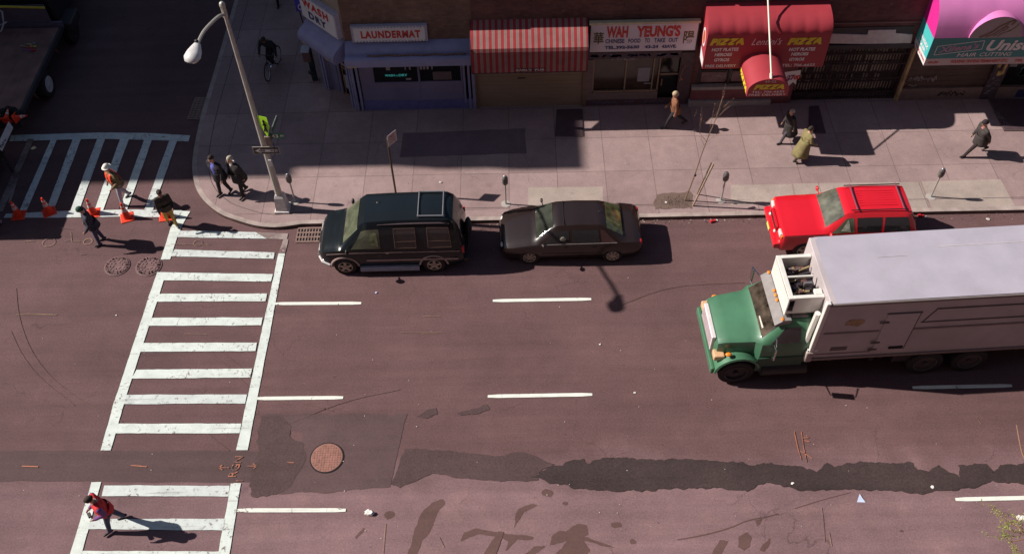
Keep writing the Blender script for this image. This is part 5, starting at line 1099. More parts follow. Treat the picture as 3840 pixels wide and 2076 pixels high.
mb = MB(); mb.box(-19.7, 30.7, .8, -17.5, 33.2, 2.3); mb.box(-19.5, 33.2, .7, -17.7, 34.4, 1.4); mb.build('cab', mat('near_black_cab', (.018, .016, .022), .5), t, bevel=.08)
each([bx(-17.5, 30.5, .75, -17.0, 31.5, 1.15)], 'mudguard', M_DARK, t, bevel=.05)
mb = MB(); mb.tube([Wp(-10, 35, 30.2), Wp(8, 45, 30.2), Wp(14, 90, 29.9), Wp(4, 118, 29.7), Wp(-20, 125, 29.6)], .03, 6); mb.tube([Wp(-10, 98, 30.0), Wp(14, 90, 29.9), Wp(26, 82, 30)], .025, 6); mb.build('hose', mat('pale_hose', (.40, .38, .42), .6), t, smooth=True)
mb = MB(); mb.box(-18.9, 25.3, .55, -18.1, 33, .95); mb.build('chassis', M_DARK, t)
def yw(x, y, r, w, side, mt):
    """truck wheel rolling along Y"""
    n = 28; mb = MB(); mb.loft([[Vector((x+dx, y+q_*math.cos(2*PI*k/n), r+q_*math.sin(2*PI*k/n))) for k in range(n)] for dx, q_ in ((-w/2, r*.6), (-w/2, r*.95), (-w*.35, r), (w*.35, r), (w/2, r*.95), (w/2, r*.6))]); ty = mb.build('wheel', M_TYRE, t, smooth=True)
    mb = MB(); xo = x+side*w/2; mb.loft([[Vector((xo+side*dx, y+q_*math.cos(2*PI*k/n), r+q_*math.sin(2*PI*k/n))) for k in range(n)] for dx, q_ in ((.004, r*.6), (.012, r*.56), (-.02, r*.5), (-.03, .12), (.05, .10), (.05, .02))]); mb.build('rim', mt, ty, smooth=True)
M_HUB = mat('white_hub', (.52, .50, .55), .5, var=.15)
for x, sd_ in ((-17.38, 1), (-19.65, -1)):
    yw(x, 27.75, .50, .30, sd_, M_HUB); yw(x-sd_*.32, 27.75, .50, .28, -sd_, M_HUB)
    yw(x, 31.0, .50, .28, sd_, M_DARK)
    mb = MB(); mb.tube([(x+sd_*.02, 26.6+.2, .9), (x+sd_*.05, 26.8, .7), (x+sd_*.03, 26.9, .55)], .03, 6); mb.tube([(x+sd_*.02, 29.3, .95), (x+sd_*.05, 29.4, .7), (x+sd_*.03, 29.5, .55)], .03, 6); mb.build('reflector_bar', mat('dull_red_bar', (.20, .06, .06), .6), t)
# load on the deck: crumpled tools, red cones and a black tarp
p = G(108, 172, 1.2); t2 = thing('tool_pile', (p.x, p.y, 1.175), 'small heap of coloured hand tools lying on the flatbed deck', 'tools')
for i, (dx, dy, an, L, mt) in enumerate(((0, .1, .1, .35, mat('gray_paper', (.3,.3,.3))), (-.1, -.05, -.2, .45, mat('tan_handle', (.35, .26, .16), .6)), (.1, .0, -.5, .4, mat('yellow_handle', (.5, .35, .08), .6)), (.15, -.2, -.7, .4, M_RED), (.0, -.3, -.3, .35, mat('purple_handle', (.18, .06, .18), .6)))):
    mb = MB(); d = Vector((math.cos(an), math.sin(an), 0)); c = Vector((p.x+dx, p.y+dy, 1.20+.012*i)); mb.tube([c-d*L/2, c+d*L/2], .022, 6); mb.box(c.x+d.x*L/2-.05, c.y+d.y*L/2-.03, c.z-.02, c.x+d.x*L/2+.05, c.y+d.y*L/2+.03, c.z+.03); mb.build('tool', mt, t2)
t2 = thing('tarp', (-17.9, 25.55, 1.18), 'crumpled black tarp at the tail of the flatbed deck', 'tarp')
mb = MB(); rr = random.Random(2)
for i in range(9): c = G(15+i*9, 432-14*math.sin(i*.5), 1.25); mb.ball(c+Vector((0, rr.uniform(-.08, .08), rr.uniform(-.02, .1))), (.16, .14, .13), nu=7, nv=5)
mb.build('tarp', M_BLACK, t2)

M_CONE = mat('cone_orange', (.78, .045, .012), .5, var=.08); M_CONEW = mat('cone_reflective', (.62, .48, .45), .4, var=.1)
def cone_mesh(name, p, label, rz=0, group=None, tilt=0, h=.68):
    t = thing(name, p, label, 'traffic cone', rz, group); t.rotation_euler[0] = tilt
    mb = MB(); mb.loft([[Vector((c*k*.215, s_*k*.215, z)) for c, s_ in ((1, 1), (-1, 1), (-1, -1), (1, -1))] for k, z in ((1, 0), (1, .025), (.9, .035))]); mb.build('base', M_CONE, t, world=False)
    R_ = lambda z: .145-.118*z/h
    def seg(z0, z1, e, nm, mt): mb = MB(); mb.loft([[Vector(((R_(z)+e)*math.cos(2*PI*k/18), (R_(z)+e)*math.sin(2*PI*k/18), z)) for k in range(18)] for z in (z0, z1)]); mb.build(nm, mt, t, world=False, smooth=True)
    seg(.03, h, 0, 'body', M_CONE); seg(h*.50, h*.66, .003, 'stripe', M_CONEW); seg(h*.74, h*.84, .003, 'stripe', M_CONEW)
    return t
CG = 'orange cones along the side street crosswalk'
c0 = G(72, 808); cone = cone_mesh('traffic_cone', c0, 'leftmost orange cone on the crosswalk edge, nearest the flatbed', .1, CG)
for (u, v), lab, rz in (((186, 796), 'second orange cone from the left, standing in shade on the crosswalk edge', .5), ((352, 800), 'orange cone half hidden behind the person in the green cap', .2), ((478, 816), 'sunlit orange cone at the feet of the worker in the hard hat', .35), ((624, 812), 'orange cone behind the person in yellow trousers', .15)):
    c = copy_tree(cone); c.location = G(u, v); c.rotation_euler[2] = rz; c['label'] = lab
for u, v, lab in ((22, 452, 'red orange cone lying on the flatbed tail beside the white board'), (58, 442, 'red orange cone lying on the flatbed tail beside the black tarp')):
    c = copy_tree(cone); p = G(u, v, 1.3); c.location = p; c.rotation_euler = (R(75), R(10), u); c['label'] = lab; c['group'] = 'cones on the flatbed'; c.scale = (.7, .7, .7)
t = thing('sign_board', G(20, 500, 1.1), 'white lettered road work board leaning at the tail of the flatbed', 'sign board')
q4 = [(33, 455), (50, 479), (8, 567), (-12, 548)]
P4 = [G(q4[0][0], q4[0][1], 1.35), G(q4[1][0], q4[1][1], 1.15), G(q4[2][0], q4[2][1], 1.0), G(q4[3][0], q4[3][1], 1.2)]
mb = MB(); nn = (P4[1]-P4[0]).cross(P4[3]-P4[0]).normalized(); nn = nn if nn.z > 0 else -nn; mb.prism(P4, -nn*.02); mb.build('board', mat('board_white', (.50, .49, .52), .6, var=.15), t)
u_ = (P4[0]-P4[3]).normalized(); v_ = nn.cross(u_); L_ = (P4[0]-P4[3]).length
mb = MB(); mb.text('ROAD WORK', P4[3].lerp(P4[2], .80)+nn*.006+u_*.08, u_, v_, L_*.86, .16, bold=.04); mb.build('lettering', M_DARK, t)
mb = MB(); mb.tube([P4[2], Vector((P4[2].x, P4[2].y, 0))], .02, 6); mb.tube([P4[3], Vector((P4[3].x, P4[3].y, 0))], .02, 6); mb.build('leg', M_DARK, t)
t = thing('utility_truck', (-18.9, 22.6, 0), 'tall dark utility truck body cut off by the left edge behind the cones', 'truck')
mb = MB(); mb.loft([[Vector((x, y, z)) for x, z in ((-20.4, .35), (-17.75, .35), (-17.7, 1.1), (-17.95, 2.45), (-20.2, 2.45), (-20.4, 1.1))] for y in (20.9, 21.0, 24.2, 24.3)]); mb.build('housing', mat('dark_olive_housing', (.022, .020, .014), .6, var=.4), t, bevel=.06)
for sx_ in (-17.80, -20.2):
    mb = MB(); mb.tube([(sx_-.1, 22.9, .36), (sx_+.12, 22.9, .36)], .36, 20); mb.build('wheel', M_TYRE, t, smooth=True)
mb = MB(); mb.tube([(-18.9, 24.2, .6), (-18.6, 25.1, .7)], .05, 6); mb.build('tow_bar', M_DARK, t)
each([bx(-17.72, 23.6, .95, -17.62, 23.72, 1.25), bx(-17.74, 21.5, .62, -17.64, 21.7, .80)], 'reflector', mat('pink_reflector', (.50, .22, .22), .5), t)
mb = MB(); mb.tube([(-17.75, 22.4, 1.45), (-17.62, 22.4, 1.2), (-17.6, 22.3, .85)], .04, 6); mb.build('hose', mat('brown_hose', (.10, .05, .03), .6), t, smooth=True)

# ------------------------------------------------------------------ street furniture
M_GALV = mat('galvanised_steel', (.42, .385, .35), .45, metal=.35, var=.1)
pb = G(1062, 783, SW); pbx, pby = pb.x, pb.y
t = thing('street_lamp', (pbx, pby, SW), 'tall silver street lamp with long curved arm at the corner', 'street lamp')
mb = MB(); mb.loft([[Vector((pbx+c*k, pby+s_*k, z)) for c, s_ in ((1, 1), (-1, 1), (-1, -1), (1, -1))] for k, z in ((.24, SW), (.24, SW+.08), (.19, SW+.10), (.15, SW+.62), (.10, SW+.72))]); mb.build('base', mat('base_silver_paint', (.55, .51, .50), .5, var=.2), t)
PT = 7.95; top = Pl(841, 22, (pbx, pby, 0), (0, 1, 0)); tx_, tz_ = pbx+.0, top.z
mb = MB(); mb.loft([[Vector((pbx+r_*math.cos(PI/8+k*PI/4), pby+r_*math.sin(PI/8+k*PI/4), z)) for k in range(8)] for r_, z in ((.115, SW+.6), (.05, tz_))]); mb.build('pole', M_GALV, t)
mb = MB(); mb.ball((pbx, pby, tz_+.02), (.085, .085, .11)); mb.tube([(pbx, pby, tz_-.35), (pbx, pby, tz_-.05)], .07, 10); mb.build('finial', M_GALV, t, smooth=True)
arm = smoothpts([(pbx, pby-.05, tz_-.25), G(822, 58, tz_-.02), G(768, 112, tz_+.36), G(752, 140, tz_+.54), G(741, 166, tz_+.62)], 2)
mb = MB(); mb.tube(arm, [.045]*len(arm), 8); mb.build('arm', M_GALV, t, smooth=True)
h0 = G(742, 163, tz_+.62); h1 = G(714, 236, tz_+.56); d = (h1-h0); mb = MB(); rings = []
sd_ = d.normalized(); pe = sd_.cross(Z).normalized()
for f, wd, ht in ((0, .05, .05), (.08, .09, .08), (.25, .13, .11), (.5, .19, .14), (.75, .21, .15), (.92, .16, .11), (1.0, .06, .04)): rings.append([h0+d*f+pe*wd*math.cos(2*PI*k/16)+Vector((0, 0, ht*math.sin(2*PI*k/16)*(1 if math.sin(2*PI*k/16) > 0 else .45))) for k in range(16)])
mb.loft(rings); mb.build('lamp_head', mat('lamp_housing', (.60, .58, .58), .45, var=.12), t, smooth=True, angle=60)
mb = MB(); mb.ball(h0+d*.62-Z*.06, (.14, .2, .12)); mb.build('lens', mat('lamp_lens', (.6, .58, .45), .2), t, smooth=True)
mb = MB(); mb.ball(h0+d*.05+Z*.09, (.05, .05, .05)); mb.build('photocell', M_DARK, t, smooth=True)
mb = MB(); c = Pl(1013, 612, (pbx, pby-.13, 0), (0, 1, 0)); mb.box(c.x-.04, pby-.13, c.z-.14, c.x+.05, pby-.09, c.z+.12); mb.build('sticker', M_WHITE, t)
def brk(t, z0, z1): mb = MB(); mb.tube([(pbx, pby, z0), (pbx, pby, z1)], .105, 10); mb.build('clamp', M_GALV, t, smooth=True)
# signs on the pole
def plane_pts(L, Yc): return [Wp(u, v, Yc) for u, v in L]
t = thing('crossing_sign', Wp(985, 470, pby-.14), 'lime green pentagon pedestrian crossing sign on the lamp pole', 'sign')
cc = Wp(990, 474, pby-.10); un = Vector((.42, .91, 0)).normalized(); un = Vector((.50, .866, 0)); hw = .30
pg = [(-hw, .34), (hw, .34), (hw+.02, -.02), (.0, -.48), (-hw-.02, -.02)]
cc = Wp(998, 468, pby-.05); A_ = lambda a, z, n=0: cc+un*a*1.0+Z*z+Vector((.866, -.5, 0))*n
un = Vector((.48, -.16, 0)); cc = Wp(991, 470, pby-.13); pn = Vector((-.34, -.94, 0))
A_ = lambda a, z, n=0: cc+un*a+Z*z+pn*n
mb = MB(); mb.prism([A_(a, z, 0) for a, z in pg], pn*-.008); mb.build('plate', mat('lime_reflective', (.42, .78, .02), .5, var=.04), t)
mb = MB(); mb.ball(A_(.02, .17, .012), (.03, .05, .05), nu=8, nv=6)
for L in (((.02, .12), (.02, -.04)), ((.02, -.04), (.11, -.24)), ((.02, -.04), (-.08, -.24)), ((.02, .08), (.12, -.0)), ((.02, .08), (-.08, .0))):
    mb.tube([A_(L[0][0], L[0][1], .012), A_(L[1][0], L[1][1], .012)], .022, 5)
mb.build('walking_figure', M_BLACK, t)
t = thing('street_name_sign', Wp(1035, 511, pby-.02), 'green street name sign reading 43 AV on the lamp pole', 'sign')
a = Wp(1003, 500, pby-.02); b = Wp(1068, 518, pby-.02)
mb = MB(); mb.box(a.x, pby-.03, b.z, b.x, pby-.015, a.z); mb.build('plate', mat('street_sign_green', (.012, .14, .06), .5), t)
mb = MB(); mb.text('43', (a.x+.10, pby-.036, b.z+.035), X, Z, .2, a.z-b.z-.07, bold=.03); mb.build('lettering', M_LETW, t)
mb = MB(); mb.text('AV', (a.x+.36, pby-.036, b.z+.07), X, Z, .12, (a.z-b.z)*.4, bold=.02); mb.build('lettering', M_LETW, t)
t = thing('street_name_sign', Wp(1020, 488, pby+.2), 'green street name sign seen nearly edge on above the 43 AV sign', 'sign')
c = Wp(1022, 500, pby-.05); dY = Vector((.10, .99, 0)).normalized()
mb = MB(); mb.prism([c, c+dY*.62, c+dY*.62+Z*.17, c+Z*.17], (.012, 0, 0)); mb.build('plate', mat('dull_green_plate', (.07, .13, .10), .5), t)
mb = MB(); mb.prism([c+Z*.155-X*.004, c+dY*.62+Z*.155-X*.004, c+dY*.62+Z*.172-X*.004, c+Z*.172-X*.004], (-.004, 0, 0)); mb.build('border', M_LETW, t)
t = thing('one_way_sign', Wp(998, 564, pby-.13), 'black ONE WAY sign with white arrow pointing left on the lamp pole', 'sign')
yy = pby-.14; a = Wp(944, 551, yy); b = Wp(1052, 577, yy)
mb = MB(); mb.box(a.x, yy, b.z, b.x, yy+.015, a.z-.01); mb.build('plate', mat('sign_white_edge', (.42, .36, .33), .5), t)
mb = MB(); mb.box(a.x+.02, yy-.005, b.z+.02, b.x-.02, yy-.001, a.z-.03); mb.build('face', mat('sign_black', (.035, .018, .014), .5), t)
zc = (a.z+b.z)/2-.005; hh = (a.z-b.z)/2-.045
mb = MB(); mb.sheet([(a.x+.06, yy-.010, zc), (a.x+.26, yy-.010, zc-hh), (a.x+.22, yy-.010, zc-hh*.45), (b.x-.06, yy-.010, zc-hh*.45), (b.x-.06, yy-.010, zc+hh*.45), (a.x+.22, yy-.010, zc+hh*.45), (a.x+.26, yy-.010, zc+hh)]); mb.build('arrow', M_LETW, t)
each([tx('ONE', (a.x+.18, yy-.014, zc-hh*.3), X, Z, .20, hh*.6, bold=.04), tx('WAY', (a.x+.52, yy-.014, zc-hh*.3), X, Z, .26, hh*.6, bold=.04)], 'lettering', M_BLACK, t)
t = thing('signal_box', Wp(1020, 530, pby-.08), 'small gray junction box with cable loop strapped to the lamp pole under the street signs', 'junction box')
mb = MB(); c = Wp(1006, 528, pby-.10); mb.box(c.x-.08, pby-.16, c.z-.16, c.x+.10, pby-.04, c.z+.20); mb.build('box', mat('rust_gray_box', (.20, .14, .12), .6, var=.3), t, bevel=.015)
mb = MB(); mb.tube(smoothpts([Wp(1026, 535, pby-.1), Wp(1030, 560, pby-.2), Wp(1026, 590, pby-.2), Wp(1014, 598, pby-.12)], 2), .012, 5); mb.build('cable', M_DARK, t)
# parking sign
p0 = G(1485, 728, SW); t = thing('parking_sign', p0, 'brown pole with white and red no parking sign behind the van', 'parking sign')
tp = Wp(1463, 520, p0.y)
mb = MB(); mb.tube([p0, (p0.x, p0.y, tp.z)], .035, 6); mb.build('pole', mat('brown_pole', (.055, .035, .022), .6, var=.2), t)
un = Vector((.62, .785, 0)); pn = Vector((.785, -.62, 0)); c = Vector((p0.x, p0.y, tp.z))+pn*.04+Z*.02
mb = MB(); mb.prism([c-un*.02-Z*.34, c+un*.38-Z*.34, c+un*.38+Z*.10, c-un*.02+Z*.10], pn*-.008); mb.build('plate', mat('sign_pale', (.52, .42, .42), .5, var=.1), t)
o_ = c+pn*.006
each([tx('NO', o_+un*.08-Z*.06, un, Z, .2, .12, bold=.04), tx('STANDING', o_+un*.03-Z*.15, un, Z, .3, .06, bold=.03), tx('ANYTIME', o_+un*.05-Z*.25, un, Z, .26, .05, bold=.03)], 'lettering', mat('faded_red_lettering', (.42, .10, .12), .5), t)
# parking meters
MG = 'parking meters along the kerb'
p0 = G(1897, 765, SW)
t = met = thing('parking_meter', p0, 'gray parking meter with silver dome behind the dark sedan', 'parking meter', group=MG)
mb = MB(); mb.tube([(0, 0, 0), (0, 0, .92)], .028, 10); mb.build('pole', M_GALV, t, world=False, smooth=True)
mb = MB(); mb.loft([[Vector((c*wx, s_*wy, z)) for c, s_ in ((1, .6), (.6, 1), (-.6, 1), (-1, .6), (-1, -.6), (-.6, -1), (.6, -1), (1, -.6))] for wx, wy, z in ((.04, .04, .90), (.085, .06, .96), (.095, .07, 1.08), (.085, .065, 1.18), (.09, .065, 1.2))]); mb.build('housing', mat('meter_gray', (.15, .13, .12), .5, var=.15), t, world=False, smooth=True)
mb = MB(); mb.ball((0, 0, 1.2), (.085, .06, .11)); mb.build('dome', mat('meter_dome', (.25, .24, .25), .2, metal=.4), t, world=False, smooth=True)
mb = MB(); mb.loft([[Vector((rr_*math.cos(a), rr_*math.sin(a), z)) for a in [2*PI*k/12 for k in range(12)]] for rr_, z in ((.16, 0), (.16, .012), (.04, .02))]); mb.build('footing', mat('pale_footing', (.36, .32, .30), .8), t, world=False)
for (u, v), lab in (((1107, 757), 'dark parking meter right beside the base of the street lamp'), ((2703, 752), 'parking meter just right of the wooden tree stakes'), ((3490, 738), 'parking meter on the pale slab behind the red car, the rightmost one')):
    c = copy_tree(met); c.location = G(u, v, SW); c['label'] = lab
# pay phone by the corner
p0 = G(1190, 303, SW); t = thing('pay_phone', p0, 'dark green pay phone with white cap and blue phone sign by the laundromat corner', 'pay phone')
mb = MB(); mb.box(-.17, -.05, .0, .02, .10, 1.3); mb.build('pedestal', mat('dark_green_steel', (.012, .035, .03), .5, var=.1), t, world=False, bevel=.02)
mb = MB(); mb.box(-.30, -.18, .98, .0, .18, 1.42); mb.build('shell', mat('brown_phone_shell', (.13, .075, .07), .5), t, world=False, bevel=.03)
mb = MB(); mb.box(-.34, -.22, 1.42, -.02, .20, 1.47); mb.build('cap', mat('gray_white_cap', (.34, .34, .40), .5), t, world=False, bevel=.02)
mb = MB(); mb.box(-.28, -.12, .0, .08, .16, .03); mb.build('foot_plate', mat('rust_plate', (.25, .17, .15), .7), t, world=False)
mb = MB(); mb.ball((-.1, -.2, .55), (.12, .08, .1)); mb.build('handset', M_DARK, t, world=False, smooth=True)
a = Wp(1104, 10, p0.y+.05); b = Wp(1150, 43, p0.y+.05)
mb = MB(); mb.tube([(p0.x+.0, p0.y+.08, SW+1.3), (p0.x-.1, p0.y+.08, b.z-.02)], .02, 6); mb.build('post', M_DARK, t)
mb = MB(); mb.box(a.x, p0.y+.04, b.z, b.x, p0.y+.08, a.z+.15); sg = mb.build('sign', mat('phone_sign_blue', (.035, .035, .42), .5), t, bevel=.005)
mb = MB(); yy = p0.y+.03; c = Vector((a.x+.12, yy, (a.z+b.z)/2)); mb.tube([c+Vector((.05, 0, .10)), c+Vector((-.01, 0, .06)), c+Vector((-.02, 0, 0)), c+Vector((-.01, 0, -.06)), c+Vector((.05, 0, -.10))], [.03, .016, .014, .016, .03], 6); mb.text('Phone', (a.x+.22, yy, c.z-.03), X, Z, .2, .07, bold=.02); mb.build('phone_symbol', M_LETW, sg)
# cellar doors in the pavement
M_CEL = mat('cellar_door_steel', (.075, .045, .055), .6, var=.2, scale=3)
for pts, lab in (([(2087, 412), (2184, 410), (2188, 513), (2080, 512)], 'black steel cellar door in the pavement before the pub shutter'), ([(3035, 400), (3070, 398), (3096, 500), (3030, 502)], 'dark steel cellar door in shade between the walkers by the gated shop'), ([(3706, 372), (3870, 372), (3935, 492), (3764, 492)], 'dark cellar door with faint chalk scrawl at the right end of the pavement')):
    P_ = gpoly(pts, SW+.006); c = sum(P_, Vector())/4; t = thing('cellar_door', c, lab, 'cellar door', group='cellar doors in the pavement')
    mb = MB(); mb.prism(P_, (0, 0, .03)); mb.build('frame', mat('cellar_frame', (.10, .065, .07), .6), t)
    for f0, f1 in ((.03, .495), (.505, .97)):
        mb = MB(); mb.prism([p+Z*.031 for p in (P_[0].lerp(P_[1], f0).lerp(P_[3].lerp(P_[2], f0), .03), P_[0].lerp(P_[1], f1).lerp(P_[3].lerp(P_[2], f1), .03), P_[0].lerp(P_[1], f1).lerp(P_[3].lerp(P_[2], f1), .97), P_[0].lerp(P_[1], f0).lerp(P_[3].lerp(P_[2], f0), .97))], (0, 0, .01)); lf = mb.build('leaf', M_CEL, t)
    if 'chalk' in lab: mb = MB(); mb.squig(G(3795, 470, SW+.05), Vector((-.3, .95, 0)), Vector((.95, .3, 0))*-1, .9, .25, 3, .02, 5); mb.build('scrawl', mat('chalk', (.22, .17, .17), .8), t)

# ------------------------------------------------------------------ trees
def branchy(mb, p, d, L, r, depth, rng, tips, spread=.5, seg=4):
    pts = [p]; 
    for i in range(seg):
        d = (d+Vector((rng.uniform(-1, 1), rng.uniform(-1, 1), rng.uniform(-.4, .8)))*.12).normalized(); pts.append(pts[-1]+d*L/seg)
    mb.tube(pts, [r*(1-.5*i/seg) for i in range(seg+1)], 5)
    tips += pts[1:]
    if depth:
        for k in range(rng.choice((2, 3))):
            q_ = pts[rng.randint(1, seg)]; nd = (d+Vector((rng.uniform(-1, 1), rng.uniform(-1, 1), rng.uniform(-.5, 1)))*spread).normalized(); branchy(mb, q_, nd, L*.62, r*.55, depth-1, rng, tips, spread, seg)
M_BARK = mat('thin_bark', (.20, .125, .085), .8, var=.3, scale=20)
p0 = G(2568, 752, SW); t = thing('young_tree', p0, 'thin bare young tree leaning right out of its pit by the kerb', 'tree')
rng = random.Random(12); Yt = p0.y
path = [p0, Wp(2605, 658, Yt), Wp(2640, 550, Yt+.1), Wp(2680, 460, Yt+.15), Wp(2712, 358, Yt+.1)]
mb = MB(); pp = smoothpts(path, 2); mb.tube(pp, [.024-.017*i/(len(pp)-1) for i in range(len(pp))], 6); mb.build('trunk', M_BARK, t, smooth=True)
mb = MB(); tips = []
for (u, v), (u2, v2), r_ in (((2648, 530), (2625, 500), .008), ((2625, 500), (2612, 412), .008), ((2625, 498), (2630, 430), .006), ((2650, 530), (2665, 400), .008), ((2662, 500), (2680, 392), .006), ((2680, 452), (2735, 392), .008), ((2690, 430), (2712, 365), .007), ((2655, 530), (2700, 490), .006), ((2640, 545), (2622, 520), .006), ((2612, 690), (2650, 665), .005), ((2700, 410), (2740, 385), .005), ((2612, 412), (2606, 428), .005)):
    a = Wp(u, v, Yt+.1); b = Wp(u2, v2, Yt+rng.uniform(-.15, .3)); branchy(mb, a, (b-a).normalized(), (b-a).length, r_*.75, 1, rng, tips, .35)
mb.build('branches', M_BARK, t)
mb = MB()
for p in tips:
    if rng.random() < .22: mb.ball(p, rng.uniform(.008, .014), nu=5, nv=3)
mb.build('buds', mat('reddish_buds', (.35, .14, .11), .7), t)
t = thing('tree_stakes', G(2598, 772, SW), 'pair of leaning wooden stakes tied together beside the young tree', 'stakes')
b0 = G(2598, 772, SW); Ys = b0.y
mb = MB(); mb.tube([b0, Wp(2676, 614, Ys)], .03, 7); mb.build('stake', mat('pale_stake_wood', (.33, .24, .17), .8, var=.2), t)
mb = MB(); mb.tube([G(2616, 738, SW)+Y*.12, Wp(2668, 610, Ys+.15)], .022, 7); mb.build('stake', mat('dark_stake_wood', (.14, .085, .07), .8, var=.2), t)
mb = MB(); c = Wp(2650, 660, Ys+.05); mb.tube([c-Vector((.03, .03, .06)), c+Vector((.03, .05, .06))], .045, 8); mb.build('strap', M_DARK, t)
mb = MB(); c = Wp(2607, 657, Yt); mb.tube([c-Z*.03, c+Z*.03], .04, 7); mb.build('tie', M_DARK, t)
c = G(2540, 760, SW); rr = random.Random(9); mb = MB()
mb.sheet(ruffle([Vector((c.x+dx, c.y+dy, SW+.007)) for dx, dy in ((-.75, -.28), (.45, -.30), (.5, .45), (-.7, .42))], .05, .1, 44)); struct(mb.build('tree_pit', walkm('pit_soil', (.15, .10, .085), (.15, .10, .085), scale=50)))
mb = MB()
for i in range(240):
    x = c.x+rr.gauss(-.1, .3); y = c.y+rr.gauss(.05, .16); h = rr.uniform(.03, .12); mb.add([(x, y, SW), (x+.012, y, SW), (x+rr.uniform(-.05, .05), y+rr.uniform(-.04, .04), SW+h)], [(0, 1, 2)])
tag(mb.build('dry_grass', mat('dry_grass', (.18, .12, .07), .9)), 'sparse dry grass in the tree pit', 'grass', kind='stuff')
# budding tree reaching in at the lower right
t = thing('budding_tree', (14.2, 6.0, 0), 'budding green tree whose twigs reach in at the lower right corner', 'tree')
mb = MB(); mb.tube(smoothpts([(14.2, 6.0, 0), (14.0, 6.1, 1.6), (13.4, 6.5, 3.0), (12.6, 7.0, 4.2)], 2), [.12, .115, .11, .10, .095, .09, .085, .08, .075, .07, .065, .06, .05][:11]+[.05]*20 if False else .08, 8); mb.build('trunk', M_BARK, t, smooth=True)
mb = MB(); tips = []; rng = random.Random(21)
fz = 4.8
def gz(u, v, z=4.8): return G(u, v, z)
base = Vector((12.6, 7.0, 4.2))
TW = [((3905, 1990), (3780, 2002), .014), ((3900, 2040), (3762, 1935), .012), ((3790, 1990), (3745, 1905), .009), ((3840, 1950), (3785, 1960), .008), ((3830, 2080), (3770, 2010), .012), ((3860, 1900), (3820, 1965), .008), ((3850, 2000), (3752, 2038), .009), ((3785, 2030), (3810, 2076), .008), ((3790, 1960), (3738, 1975), .006)]
for (u, v), (u2, v2), r_ in TW:
    a = gz(u, v); b = gz(u2, v2, 4.8+rng.uniform(-.25, .25)); branchy(mb, a, (b-a).normalized(), (b-a).length, r_*.8, 1, rng, tips, .45, 5)
hub = gz(3905, 2010); mb.tube(smoothpts([base, base.lerp(hub, .5)+Vector((0, 0, .1)), hub], 1), [.05, .04, .035, .03, .025][:4]+[.02]*3 if False else .03, 7)
for (u, v), _, r_ in TW: mb.tube([hub, gz(u, v)], .012, 5)
b1 = smoothpts([base, gz(3900, 1800, 5.2), gz(3838, 1720, 5.4), gz(3822, 1650, 5.6), gz(3812, 1592, 5.7)], 2); mb.tube(b1, [.03-.024*i/(len(b1)-1) for i in range(len(b1))], 6); mb.build('branches', mat('warm_bark', (.26, .14, .09), .8, var=.2), t)
mb = MB()
for p in tips:
    if p.x > 0 and rng.random() < .95:
        for k in range(4):
            c = p+Vector((rng.uniform(-.05, .05), rng.uniform(-.05, .05), rng.uniform(-.04, .04))); s_ = rng.uniform(.012, .026); a = Vector((rng.uniform(-1, 1), rng.uniform(-1, 1), rng.uniform(-1, 1))).normalized(); b = a.cross(Z).normalized() if abs(a.z) < .95 else X
            mb.add([c-a*s_, c+b*s_*.5, c+a*s_, c-b*s_*.5], [(0, 1, 2, 3)])
tag(mb.build('leaf_buds', mat('spring_green_leaf', (.22, .25, .055), .6, var=.3, scale=20), t), kind='stuff')
